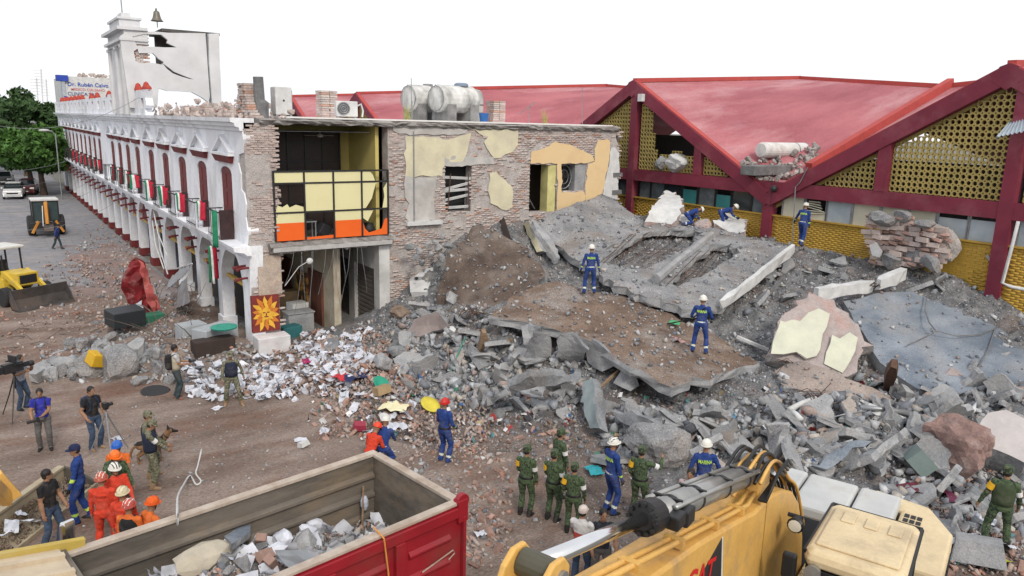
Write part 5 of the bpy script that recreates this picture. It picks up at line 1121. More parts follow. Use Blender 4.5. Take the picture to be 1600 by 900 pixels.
beam('wooden_beam', hit(747, 556) + Vector((0, 0, .25)), hit(801, 546) + Vector((0, 0, .35)), .16, .13, WOOD, 'old wooden beam lying across the rubble below the earth hump', 4, .015)
beam('wooden_post', hit(751, 553) + Vector((0, 0, .1)), gz((757, 517), hit(751, 553).z + .9), .28, .25, WOOD, 'short grey brown post standing in the rubble left of the slab', 3, .03, 'post')
beam('white_pole', hit(1150, 540) + Vector((0, 0, .3)), hit(1199, 556) + Vector((0, 0, .2)), .12, .1, WHITEP, 'white painted batten lying right of the worker on the slab', 3, .01)
beam('green_rod', hit(703, 590) + Vector((0, 0, .15)), hit(727, 550) + Vector((0, 0, .5)), .05, .05, flat('rod_green', (.06, .22, .16), .5), 'thin green rod lying on the grey rubble', 2, .003, 'rod')
beam('thin_slat', hit(935, 622) + Vector((0, 0, .3)), hit(965, 598) + Vector((0, 0, .4)), .12, .05, WOOD, 'pale wooden slat sticking out of the rubble by the plaster panels', 2, .01, 'slat')
for k, (p, q, lb) in enumerate([((1232, 652), (1272, 637), 'white plastic pipe elbow piece in the rubble, upper arm'), ((1235, 655), (1250, 672), 'white plastic pipe stub pointing down beside the upper arm'), ((1342, 650), (1420, 660), 'grey plastic tube under the white slab'), ((1292, 666), (1352, 657), 'thin pale strip of metal in the rubble at lower right')]):
    m_ = MB(); a, b_ = hit(*p) + Vector((0, 0, .2)), hit(*q) + Vector((0, 0, .25)); m_.tube([a, a.lerp(b_, .5) + Vector((0, 0, .04)), b_], [.09, .075, .09][0:3] if k < 3 else .02, 7); m_.build('plastic_pipe', WHITEP if k < 2 else STEEL, label=lb, cat='pipe', smooth=True)
# brick wall chunk fallen against the ochre wall
bc = empty('brick_wall_chunk', gz((1420, 400), 4.0), 0, 'big broken chunk of layered brick wall standing before the ochre wall', 'wall chunk')
pl_ = lambda px, py: onx((px, py), 28.9)
BL = lump_mesh('brick', mat('brick_chunk', (.45, .3, .25), (.33, .21, .175), 4, .95, bump=.6, objrand=.3), 5, (1, 1, 1))
prof = [(338, 1358, 1430), (346, 1360, 1455), (354, 1358, 1476), (362, 1356, 1484), (370, 1358, 1487), (378, 1360, 1480), (386, 1362, 1478), (394, 1364, 1474), (402, 1368, 1472), (410, 1366, 1470)]
for py, a, b_ in prof:
    px = a
    while px < b_:
        P = pl_(px + rng.uniform(-2, 2), py + (px - 1358) * .05) ; o = link_mesh('brick', BRICK1 if rng.random() < .6 else BL); o.parent = bc
        o.location = P - bc.location + Vector((rng.uniform(-.1, .25), 0, 0)); s = rng.uniform(.9, 1.1); o.scale = (.2 * s, .42 * s, .17 * s); o.rotation_euler = (rng.gauss(0, .06), rng.gauss(0, .1), rng.gauss(0, .1)); px += 12
o = boulder('brick_core', pl_(1422, 378) + Vector((.55, 0, -.1)), (1.3, 3.2, 2.0), MORT, 61, (0, 0, 0), 3, .2, cat=None); o.parent = bc; o.matrix_parent_inverse = root_inv(bc)
for px, py, sz in ((1385, 345, .8), (1410, 338, .7), (1372, 340, .6), (1450, 350, .7), (1430, 405, .9), (1395, 408, .8), (1460, 412, .8)):
    o = boulder('mortar_lump', pl_(px, py) + Vector((rng.uniform(-.2, .3), 0, 0)), (sz, sz * 1.3, sz * .7), SLABG, int(px), (rng.random(), rng.random(), rng.random()), 2, .2, cat=None); o.parent = bc; o.matrix_parent_inverse = root_inv(bc)
o = plate('plaster', [pl_(*p) + Vector((-.25, 0, 0)) for p in [(1364, 382), (1374, 378), (1383, 392), (1380, 402), (1368, 398)]], .06, [WHITEP, MORT], res=.2, seed=70, jag=.02); o.parent = bc; o.matrix_parent_inverse = root_inv(bc)
# named boulders
bo = lambda n, px, py, dz, sz, m, seed, lb, rot=(0, 0, 0), sub=3, amp=.22: boulder(n, hit(px, py) + Vector((0, 0, dz)), sz, m, seed, rot, sub, amp, label=lb, cat='rock')
bo('grey_boulder', 1026, 712, .35, (2.1, 1.7, 1.5), SLABG, 71, 'large rounded grey boulder overhanging the soldiers and the excavator', (.2, .3, .4), 4)
bo('red_boulder', 1488, 716, .35, (2.3, 1.7, 1.7), mat('boulder_red', (.29, .19, .165), (.2, .13, .115), 1.2, .95, bump=.8, bscale=7, stain=(.38, .35, .33), sscale=.8, samt=.7), 72, 'big reddish brown boulder of brick and concrete at the right', (.1, .2, 1.2), 4, .3)
bo('light_block', 600, 577, .25, (.85, .7, .6), CONCL, 73, 'large pale square block on top of the paper and brick heap', (.1, .2, .7))
bo('light_block', 622, 560, .2, (1.0, .55, .5), CONC, 74, 'long grey block just behind the pale square block', (0, .3, -.5))
bo('light_block', 702, 528, .2, (.6, .5, .5), WHITEP, 75, 'white cube of masonry below the brown earth hump', (.1, .1, .3), 2, .1)
bo('brown_stone', 625, 495, .2, (1.1, .7, .6), mat('stone_brown', (.24, .18, .14), None, 2, .95, bump=.5), 76, 'brown stone beside the shop opening at the heap top', (0, .3, .2))
bo('brick_lump', 1483, 600, .2, (1.3, .7, .6), mat('brick_core', (0, 0, 0)), 77, 'lump of brickwork at the foot of the blue grey slab', (0, .1, .6))
bo('orange_tile', 967, 572, .35, (.4, .35, .35), flat('terracotta', (.5, .15, .06), .9), 78, 'orange terracotta block stuck between the plaster panels', (0, 0, .4), 2, .05)
RUBO2 = CONC
for k, (px, py, s) in enumerate([(640, 385, .7), (655, 392, .6), (668, 383, .65), (650, 402, .6), (672, 398, .55), (685, 388, .7), (660, 410, .5), (690, 402, .6), (680, 378, .5), (700, 384, .6), (692, 370, .5)]):
    P = ony((px, py), 28.2 - (py - 370) * .02); boulder('masonry_lump', P, (s * .75, s * .6, s * .5), CONCL if k % 3 else RUBO2, 80 + k, (k, k * .7, k * .3), 2, .15, label='pale lump of masonry piled against the foot of the brick wall', cat='rubble', group='pale lumps at the brick wall foot')
def litter_on(o, name, n, smax, m, vts):
    me = o.data; me.calc_loop_triangles(); T = [t for t in me.loop_triangles if t.normal.z > .35 and me.polygons[t.polygon_index].material_index == 0]; A = np.array([t.area for t in T]); k = nrng.choice(len(T), n, p=A / A.sum()); V = np.array([v.co for v in me.vertices]); I_ = np.array([t.vertices for t in T])[k]
    w = nrng.dirichlet((1, 1, 1), n); s = .025 + smax * nrng.random(n) ** 4; P = (V[I_] * w[:, :, None]).sum(1) + np.c_[0 * s, 0 * s, s * .2]; scatter(name, P, s, m, vts)
# ------------------------------------------------------------------ lumps, gravel, papers
RUBC = mat('rubble_grey', (.275, .29, .31), (.18, .19, .205), 3, .95, bump=.5, bscale=12, island_cols=[(5, (1.1, 1.1, 1.1)), (3, (.75, .76, .79)), (3, (1.4, 1.36, 1.3)), (2.4, (2.0, 1.94, 1.85)), (1.8, (1.3, .98, .82)), (2.2, (1.5, 1.3, 1.08)), (1.5, (.55, .55, .58))], island=.15)  # bluish tint in the rubble grey stands for sky-lit shade
RUBO = mat('rubble_grey_single', (.35, .35, .35), (.2, .203, .21), 2.0, .95, bump=.8, bscale=9, stain=(.16, .14, .125), sscale=1.1, samt=.6, objrand=.35)
VAR = [lump_mesh('concrete_chunk', RUBO, 100 + k, sq, (8, 9, 10)[k % 3]) for k, sq in enumerate([(1, .8, .6), (1, .7, .3), (1, .9, .8), (1, .5, .4), (1, .85, .25), (1, .6, .6), (1, .95, .45), (.9, .9, .7)])]
def tris(me):
    me.calc_loop_triangles(); V = np.array([v.co for v in me.vertices]); F = np.array([t.vertices for t in me.loop_triangles]); return V, F
VT = [tris(m) for m in VAR]
def rots(n):
    q = nrng.normal(size=(n, 4)); q /= np.linalg.norm(q, axis=1)[:, None]; w, x, y, z = q.T
    return np.stack([1 - 2 * (y * y + z * z), 2 * (x * y - z * w), 2 * (x * z + y * w), 2 * (x * y + z * w), 1 - 2 * (x * x + z * z), 2 * (y * z - x * w), 2 * (x * z - y * w), 2 * (y * z + x * w), 1 - 2 * (x * x + y * y)], 1).reshape(n, 3, 3)
def scatter(name, P, S, m, vts=VT, parent=None, R=None):
    P = np.array(P); S = np.array(S); k = nrng.integers(0, len(vts), len(P)); R = rots(len(P)) if R is None else R; Vs = []; Fs = []; n0 = 0
    for j, (V, F) in enumerate(vts):
        sel = np.where(k == j)[0]
        if not len(sel): continue
        W = np.einsum('nij,kj->nki', R[sel], V) * S[sel][:, None, None] + P[sel][:, None, :]
        Vs.append(W.reshape(-1, 3)); Fs.append((F[None] + len(V) * np.arange(len(sel))[:, None, None]).reshape(-1, 3) + n0); n0 += len(V) * len(sel)
    o = link_mesh(name, np_mesh(name, np.concatenate(Vs), np.concatenate(Fs), m)); o['kind'] = 'stuff'; return o
def hzv(x, y): return np.array([hz(a, b_) for a, b_ in zip(x, y)])
def region(n, polys, jit=0):
    out = []
    while len(out) < n:
        (x0, y0, x1, y1) = rng.choice(polys); out.append(hit(rng.uniform(x0, x1), rng.uniform(y0, y1)))
    return np.array(out)
# fine grey rubble over the whole heap
N = 34000; x = nrng.uniform(8.8, 30, N); y = nrng.uniform(4.5, 28.7, N); z = hzv(x, y)
den = np.clip((z - .02) / .5, .1, 1); keep = nrng.random(N) < den; x, y, z = x[keep], y[keep], z[keep]
s = np.clip(.055 / (nrng.random(len(x)) ** .42 + .05), .05, .34) * (.75 + .25 * np.clip(z, 0, 1)); scatter('rubble_pieces', np.c_[x, y, z + s * .12], s, RUBC)
# broken slab pieces, tilted every way
SF = []
for k in range(7):
    a = sorted(rng.uniform(0, 6.283) for _ in range(rng.choice((5, 6, 7)))); o = plate('slab_fragment', [Vector((.62 * math.cos(t) * rng.uniform(.7, 1.1), .45 * math.sin(t) * rng.uniform(.7, 1.1), 0)) for t in a], rng.uniform(.1, .2), [[SLABG, CONC, CONCL, mat('slab_tan', (.4, .35, .31), (.28, .25, .225), 1.2, .95, bump=.7, bscale=8)][k % 4], CONCL], res=.16, rough=.03, jag=.035, seed=500 + k, down=(0, 0, -1)); SF.append(o.data); bpy.data.objects.remove(o)
ZL = [((690, 540, 930, 575), 10, 'broken slab piece in the grey face under the big dirt slab', 1.0), ((740, 595, 950, 650), 14, 'broken slab piece in the hollow ground below the plaster panels', .9), ((960, 645, 1240, 725), 34, 'broken slab piece in the rubble right of the grey boulder', .9), ((1220, 640, 1480, 735), 34, 'broken slab piece in the jumble behind the white machine hood', 1.0), ((1400, 600, 1600, 690), 26, 'broken slab piece below the blue grey slab', 1.0), ((1380, 740, 1600, 850), 22, 'broken slab piece around the soldier at the right', .8), ((620, 470, 760, 600), 20, 'broken slab piece below the brown earth hump', .9), ((1180, 400, 1330, 560), 16, 'broken slab piece between the ribbed slab and the cream chunk', .7), ((1340, 400, 1560, 455), 14, 'broken slab piece at the foot of the ochre wall', .7)]
for (x0, y0, x1, y1), n, lb, sc in ZL:
    for k in range(n):
        P = hit(rng.uniform(x0, x1), rng.uniform(y0, y1)); s = sc * rng.uniform(.5, 1.45)
        if P.x > 29.3 or P.y > 28.3: continue
        o = link_mesh('slab_fragment', rng.choice(SF), None, P + Vector((0, 0, .1 * s + rng.random() * .15)), (rng.gauss(0, .55), rng.gauss(0, .55), rng.random() * 6.3)); o.scale = (s, s, s); tag(o, lb, 'slab piece', lb.replace('broken slab piece', 'slab pieces'))
P = region(3000, [(690, 545, 930, 640), (940, 632, 1260, 725), (1220, 590, 1480, 740), (1380, 590, 1600, 720), (610, 480, 760, 640), (1380, 740, 1600, 860)]); s = .1 + .34 * nrng.random(len(P)) ** 2.5; scatter('broken_pieces', P + np.c_[0 * s, 0 * s, s * .25], s, RUBC)
for nm, n in (('fallen_floor_slab', 900), ('tilted_grey_slab', 500), ('ribbed_slab', 900), ('dirt_covered_slab', 500), ('blue_grey_slab', 350), ('brown_slab', 90)): litter_on(bpy.data.objects[nm], 'slab_litter', n, .2, RUBC, VT)
LITT = mat('litter', (.5, .5, .5), None, 3, .7, island_cols=[(5, (1.4, 1.4, 1.4)), (1, (.1, .25, .6)), (1, (.7, .1, .1)), (1, (.15, .45, .3)), (2, (.75, .6, .35)), (1, (.2, .5, .55)), (2, (.1, .1, .12))], island=.2)
# the pieces one can tell apart
spots = []
for (x0, y0, x1, y1, n, s0, s1) in [(700, 545, 940, 660, 85, .22, .6), (940, 640, 1260, 720, 75, .2, .55), (1230, 590, 1480, 740, 60, .22, .7), (600, 470, 760, 620, 45, .25, .6), (1380, 560, 1600, 720, 33, .2, .7)]:
    zl = {700: 'in the grey slope below the big dirt slab', 940: 'in the rubble right of the grey boulder', 1230: 'in the jumble behind the white machine hood', 600: 'below the brown earth hump', 1380: 'in front of the blue grey slab'}[x0]
    for k in range(n): spots.append((rng.uniform(x0, x1), rng.uniform(y0, y1), s0 + (s1 - s0) * rng.random() ** 2.2, zl))
for px, py, s, zl in spots[:298]:
    P = hit(px, py)
    if P.x > 29.5 or P.y > 28.5: continue
    o = link_mesh('concrete_chunk', rng.choice(VAR), None, P + Vector((0, 0, s * .18)), (rng.random() * 6.3, rng.random() * 6.3, rng.random() * 6.3)); o.scale = (s, s, s); tag(o, 'loose grey concrete chunk ' + zl, 'rubble', 'concrete chunks ' + zl)
# bricks: on the paper heap, at the lower front and right
BRK2 = mat('brick_loose', (.33, .215, .175), (.24, .155, .13), 4, .95, bump=.4, objrand=.4)
BRK3 = mat('brick_loose_many', (.38, .31, .28), (.28, .225, .2), 4, .95, island_cols=[(4, (1, .95, .92)), (2, (.95, .66, .55)), (3, (1.1, 1.15, 1.18)), (1, (.6, .58, .58))], island=.25)
_bm = MB(); _bm.bx(-.5, .5, -.25, .25, -.14, .14); BK = [_bm.mesh('loose_brick', BRK2), lump_mesh('loose_brick', BRK2, 205, (1, .5, .3), 12), lump_mesh('loose_brick', BRK2, 206, (.8, .55, .35), 12)]
n_ = 0
for (x0, y0, x1, y1, n) in [(490, 560, 660, 690, 130), (1430, 740, 1600, 895, 70), (700, 640, 960, 700, 30), (560, 520, 640, 580, 30), (730, 700, 800, 890, 20)]:
    for k in range(n):
        P = hit(rng.uniform(x0, x1), rng.uniform(y0, y1)); s = rng.uniform(.2, .36); o = link_mesh('loose_brick', rng.choice(BK), None, P + Vector((0, 0, s * .15)), (rng.gauss(0, .5), rng.gauss(0, .5), rng.random() * 6.3)); o.scale = (s, s, s)
        r_ = 'brick' ; zone = 0 if x0 < 650 else 1 if x0 > 1400 else 2
        tag(o, ['loose dusty brick on the heap of papers and bricks', 'loose dusty brick in the litter around the soldier at the right', 'loose dusty brick on the trampled ground before the heap'][zone], 'brick', ['bricks on the paper heap', 'bricks around the soldier at the right', 'bricks on the trampled ground'][zone])
BT = [tris(m) for m in BK]
P = region(2600, [(495, 570, 660, 690), (500, 580, 640, 680), (1430, 740, 1600, 900), (560, 520, 650, 600), (640, 620, 760, 720), (690, 650, 800, 890)]); s = nrng.uniform(.05, .22, len(P)); scatter('brick_fragments', P + np.c_[0 * s, 0 * s, s * .2], s, BRK3, BT)
# litter of small stones on the ground
P = region(2400, [(640, 690, 1000, 880), (690, 640, 980, 720), (560, 640, 720, 760), (200, 620, 560, 760), (0, 600, 520, 900)]); s = nrng.uniform(.02, .1, len(P)) ** 1; scatter('ground_stones', P + np.c_[0 * s, 0 * s, s * .15], s, RUBC)
P = region(900, [(640, 690, 820, 880), (690, 640, 980, 720), (560, 690, 720, 760)]); s = .05 + .16 * nrng.random(len(P)) ** 3; scatter('ground_stones', P + np.c_[0 * s, 0 * s, s * .15], s, RUBC)
# papers
def paper_mesh(seed, m, n=4):
    rr = random.Random(seed); m_ = MB(); w, h = .3, rr.uniform(.22, .42); cu = rr.uniform(-.6, .6); cv = rr.uniform(-.6, .6); fold = rr.choice((0, 0, .12))
    for i in range(n + 1):
        for j in range(n + 1):
            u, v = i / n - .5, j / n - .5; m_.v.append((u * w, v * h, .15 * (cu * u * u + cv * v * v) + .02 * rr.gauss(0, 1) + fold * abs(u)))
    for i in range(n):
        for j in range(n): m_.f.append((i * (n + 1) + j, i * (n + 1) + j + 1, (i + 1) * (n + 1) + j + 1, (i + 1) * (n + 1) + j)); m_.m.append(0)
    return m_.mesh('paper_sheet', m)
PM = [paper_mesh(k, PAPER) for k in range(7)]; PT_ = [tris(m) for m in PM]
zones = [((400, 540, 560, 630), 95, 'crumpled white paper sheet in the drift before the shop opening', 'papers drifted before the shop'), ((470, 520, 580, 600), 70, 'crumpled white paper sheet in the drift before the shop opening', 'papers drifted before the shop'), ((285, 560, 420, 630), 40, 'white paper sheet lying around the camouflage soldier', 'papers around the camouflage soldier'), ((500, 620, 660, 690), 22, 'pale paper scrap on the lower brick heap', 'papers on the lower brick heap'), ((1460, 810, 1600, 880), 16, 'white paper sheet in the litter by the soldier at the right', 'papers by the soldier at the right')]
for (x0, y0, x1, y1), n, lb, g_ in zones:
    for k in range(n):
        P = hit(rng.uniform(x0, x1), rng.uniform(y0, y1)); o = link_mesh('paper_sheet', rng.choice(PM), None, P + Vector((0, 0, rng.uniform(.04, .2))), (rng.gauss(0, .5), rng.gauss(0, .5), rng.random() * 6.3)); s = rng.uniform(.6, 1.15); o.scale = (s, s, s); tag(o, lb, 'paper', g_)
P = region(420, [(400, 545, 560, 625), (470, 520, 570, 590), (360, 580, 470, 620), (290, 570, 420, 625)]); s = nrng.uniform(.35, .9, len(P)); Q = region(1300, [(360, 540, 560, 625), (470, 520, 600, 600)]); q_ = .06 + .2 * nrng.random(len(Q)) ** 2; scatter('paper_heap_rubble', Q + np.c_[0 * q_, 0 * q_, .06 + q_ * .3], q_, BRK3, VT); scatter('paper_litter', P + np.c_[0 * s, 0 * s, .03 + .1 * s], s, PAPER, PT_)
for px, py in ((470, 690), (183, 688), (385, 622), (340, 640), (750, 838)):
    P = hit(px, py); o = link_mesh('paper_sheet', rng.choice(PM), None, P + Vector((0, 0, .04)), (0, 0, rng.random() * 6)); o.scale = (.85,) * 3; tag(o, 'stray white paper lying flat on the trodden ground', 'paper', 'stray papers on the open ground')
P = region(520, [(480, 560, 660, 690), (930, 610, 1260, 720), (1230, 600, 1480, 740), (1420, 740, 1600, 890), (700, 580, 900, 700)]); s = nrng.uniform(.15, .6, len(P)); scatter('mixed_litter', P + np.c_[0 * s, 0 * s, .05 + .1 * s], s, LITT, PT_)
# coloured odds and ends
def n_bin(n): return n == 'storage_bin'
def odd(name, px, py, kind, m, label, cat, s=.3, dz=.1):
    P = hit(px, py) + Vector((0, 0, dz)); m_ = MB()
    if kind == 'bowl': m_.lathe([(0, 0), (s * .5, .0), (s, s * .5), (s * .93, s * .52), (s * .45, .05), (0, .04)], 12); rot = (.6, .3, 0)
    elif kind == 'bucket': m_.lathe([(0, 0), (s * .7, 0), (s, s * 1.5), (s * 1.05, s * 1.5), (s * .95, s * 1.48), (s * .62, .05), (0, .05)], 12); rot = (1.2, .2, 2.2)
    elif kind == 'plate': m_.lathe([(0, 0), (s * .6, 0), (s, .06), (s, .09), (s * .6, .03), (0, .03)], 16); rot = (.5, .2, 0)
    elif kind == 'cloth':
        rr = random.Random(px); n = 6
        vs = [((i / n - .5) * s * 2.4, (j / n - .5) * s * 1.7, rr.uniform(0, .5) * s * (1 - abs(i / n - .5) * 1.2)) for i in range(n + 1) for j in range(n + 1)]; m_.add(vs, [(i * (n + 1) + j, i * (n + 1) + j + 1, (i + 1) * (n + 1) + j + 1, (i + 1) * (n + 1) + j) for i in range(n) for j in range(n)]); rot = (0, 0, px)
    elif n_bin(name): # open box with real walls
        w, d, h = s * .7, s * .5, s * .8
        for x0, x1, y0, y1, z0, z1 in ((-w, w, -d, d, 0, .03), (-w, w, -d, -d + .03, .03, h), (-w, w, d - .03, d, .03, h), (-w, -w + .03, -d + .03, d - .03, .03, h), (w - .03, w, -d + .03, d - .03, .03, h)): m_.bx(x0, x1, y0, y1, z0, z1)
        rot = (.75, .2, .6)
    else: m_.obox((0, 0, s * .3), (s * 1.3, s, s * .6), None, taper=.85); rot = (.2, .1, px * .1)
    m_.build(name, m, loc=P, rot=rot, smooth=kind in ('bowl', 'bucket', 'plate', 'cloth'), label=label, cat=cat)
c_ = lambda n, *c: flat(n, c, .55)
odd('yellow_plate', 671, 640, 'plate', c_('plastic_yellow', .6, .5, .05), 'round yellow plastic plate on the rubble left of the red helmeted worker', 'plate', .32)
odd('red_cloth', 536, 598, 'cloth', c_('cloth_red', .55, .04, .05), 'red cloth bundle on the brick and paper heap', 'cloth', .3, .15)
odd('green_bowl', 593, 608, 'bowl', c_('plastic_green', .02, .28, .18), 'green plastic bowl upside down on the brick heap', 'bowl', .3)
odd('navy_cloth', 562, 597, 'cloth', c_('cloth_navy', .02, .03, .1), 'dark blue cloth on the brick heap next to the red bundle', 'cloth', .4, .12)
odd('red_bucket', 1238, 557, 'bucket', c_('plastic_red', .6, .03, .03), 'small red bucket lying at the foot of the cream wall chunk', 'bucket', .24, .2)
odd('storage_bin', 1424, 738, 'box', c_('bin_grey_green', .16, .21, .2), 'grey green plastic bin tipped over in the rubble by the red boulder', 'bin', .55, .15)
odd('blue_bag', 1130, 655, 'cloth', c_('bag_blue', .08, .25, .4), 'small light blue bag on the rubble in front of the slab', 'bag', .28, .1)
odd('green_cloth', 1053, 527, 'cloth', c_('cloth_green', .05, .35, .14), 'bright green cloth lying on the big dirt slab', 'cloth', .22, .5)
odd('pink_cloth', 1052, 556, 'cloth', c_('cloth_pink', .55, .3, .28), 'pinkish cloth scraps lying on the big dirt slab edge', 'cloth', .3, .45)
odd('magenta_cloth', 482, 571, 'cloth', c_('cloth_magenta', .35, .03, .12), 'crimson folder in the white paper drift', 'folder', .25, .15)
odd('red_sack', 1422, 774, 'cloth', c_('sack_red', .13, .025, .04), 'dark red sack in the rubble near the machine grille', 'sack', .28, .15)
odd('red_sack', 1490, 788, 'cloth', c_('sack_wine', .12, .02, .05), 'wine red sack in the rubble left of the soldier', 'sack', .26, .15)
odd('yellow_bag', 1555, 888, 'cloth', c_('bag_lime', .5, .55, .05), 'lime yellow bag in the litter at the bottom right', 'bag', .22, .15)
odd('grey_case', 1528, 880, 'box', CONCL, 'pale grey box block in the litter below the soldier', 'box', .75, .05)
odd('plush_toy', 600, 668, 'bowl', WHITEP, 'small white toy lump at the front of the brick heap', 'toy', .2, .2)
odd('red_folder', 562, 675, 'box', c_('folder_red', .3, .03, .06), 'dark red folder at the lower edge of the brick heap', 'folder', .3)
odd('yellow_paper', 615, 645, 'cloth', c_('paper_cream', .75, .7, .45), 'cream paper bundle on the front of the brick heap', 'paper', .35, .12)
odd('cardboard', 598, 621, 'box', mat('cardboard', (.35, .25, .14), None, 3, .9), 'small cardboard box half buried beside the green bowl', 'box', .4)
odd('teal_bag', 928, 742, 'cloth', c_('bag_teal', .02, .3, .35), 'small teal bag lying on the ground between two soldiers', 'bag', .22, .08)
odd('white_stone', 475, 700, 'box', WHITEP, 'small white block lying alone on the brown ground', 'block', .22, .05)
# tangles of reinforcement
for k, (px, py, n, sz) in enumerate([(740, 500, 16, .9), (830, 505, 14, .8), (1030, 590, 10, .7), (1270, 640, 18, 1.0), (870, 600, 10, .7), (1100, 600, 9, .6), (1240, 580, 10, .7)]):
    P = hit(px, py) + Vector((0, 0, .2)); m_ = MB()
    for j in range(n):
        d = Vector((rng.gauss(0, 1), rng.gauss(0, 1), rng.gauss(0, .3))).normalized() * sz; s0 = P + Vector((rng.gauss(0, .3), rng.gauss(0, .3), 0)); m_.tube([s0 - d * .5, s0 + Vector((rng.gauss(0, .1), rng.gauss(0, .1), rng.uniform(0, .3))), s0 + d * .5 + Vector((0, 0, rng.uniform(-.1, .2)))], .011, 4)
    m_.build('rebar_tangle', RUST, label='tangle of rusty bars ' + ['right of the mauve slab under the earth hump', 'under the left edge of the big dirt slab', 'at the front corner of the big dirt slab', 'by the white pipe elbow at the lower right', 'in the dark hollow below the big slab', 'under the right tip of the big dirt slab', 'on the pointed brown slab'][k], cat='rebar')
# ================================================================== PEOPLE
SKIN = mat('skin_brown', (.3, .165, .1), (.24, .13, .08), 6, .6); HAIR = flat('hair_black', (.014, .011, .01), .6)
C_ = lambda n, *c: mat(n, c, tuple(x * .72 for x in c), 14, .85, bump=.15, bscale=30, stain=(.3, .26, .22), sscale=3, samt=.22)
NAVYB = C_('overall_blue', .018, .05, .21); ORJ = C_('overall_orange', .62, .055, .025); ORS = C_('shirt_orange', .68, .15, .03); BLK = C_('cloth_black', .016, .016, .018); JEAN = C_('denim', .045, .075, .13); DGREY = C_('trousers_grey', .12, .115, .11); NAVY = C_('vest_navy', .018, .024, .05)
RBLUE = C_('shirt_royal', .025, .03, .3); WHT = C_('cloth_white', .62, .61, .6); REDS = C_('cloth_coral', .55, .07, .06); BOOT = C_('boot_black', .018, .017, .016); BOOTT = C_('boot_tan', .3, .2, .12); KHAKI = C_('vest_khaki', .42, .37, .28); TEALD = C_('trousers_slate', .03, .05, .06)
LIME = mat('reflective_lime', (.5, .75, .12), (.45, .68, .1), 5, .5); REFL = mat('reflective_silver', (.6, .63, .55), (.5, .52, .48), 5, .4); YELB = flat('badge_yellow', (.75, .42, .02), .7)
def camo(name, a, b_, c, d):
    m = bpy.data.materials.new(name); m.use_nodes = True; nt = m.node_tree; N = nt.nodes; L = nt.links; bs = N['Principled BSDF']; bs.inputs['Roughness'].default_value = .9
    tc = N.new('ShaderNodeTexCoord'); n = N.new('ShaderNodeTexNoise'); n.inputs['Scale'].default_value = 9; n.inputs['Detail'].default_value = 3; L.new(tc.outputs['Object'], n.inputs['Vector'])
    r = N.new('ShaderNodeValToRGB'); r.color_ramp.interpolation = 'CONSTANT'; e = r.color_ramp.elements
    e.new(.5); e.new(.5)
    for k, (p, c4) in enumerate(((0, a), (.42, b_), (.52, c), (.62, d))): e[k].position = p; e[k].color = (*c4, 1)
    L.new(n.outputs[0], r.inputs[0]); L.new(r.outputs[0], bs.inputs['Base Color']); return m
CAMO = camo('camouflage_green', (.035, .06, .028), (.065, .1, .045), (.02, .035, .018), (.1, .11, .06)); CAMT = camo('camouflage_tan', (.14, .14, .09), (.08, .09, .055), (.2, .18, .125), (.045, .05, .035))
def ik(a, b_, l1, l2, pole):
    a = Vector(a); b_ = Vector(b_); d = b_ - a; L = min(d.length, (l1 + l2) * .998); d.normalize(); b_ = a + d * L
    x = (l1 * l1 - l2 * l2 + L * L) / (2 * L); h = math.sqrt(max(l1 * l1 - x * x, 0)); p = Vector(pole); p = (p - d * p.dot(d))
    p = p.normalized() if p.length > 1e-4 else d.orthogonal().normalized()
    return a + d * x + p * h, b_
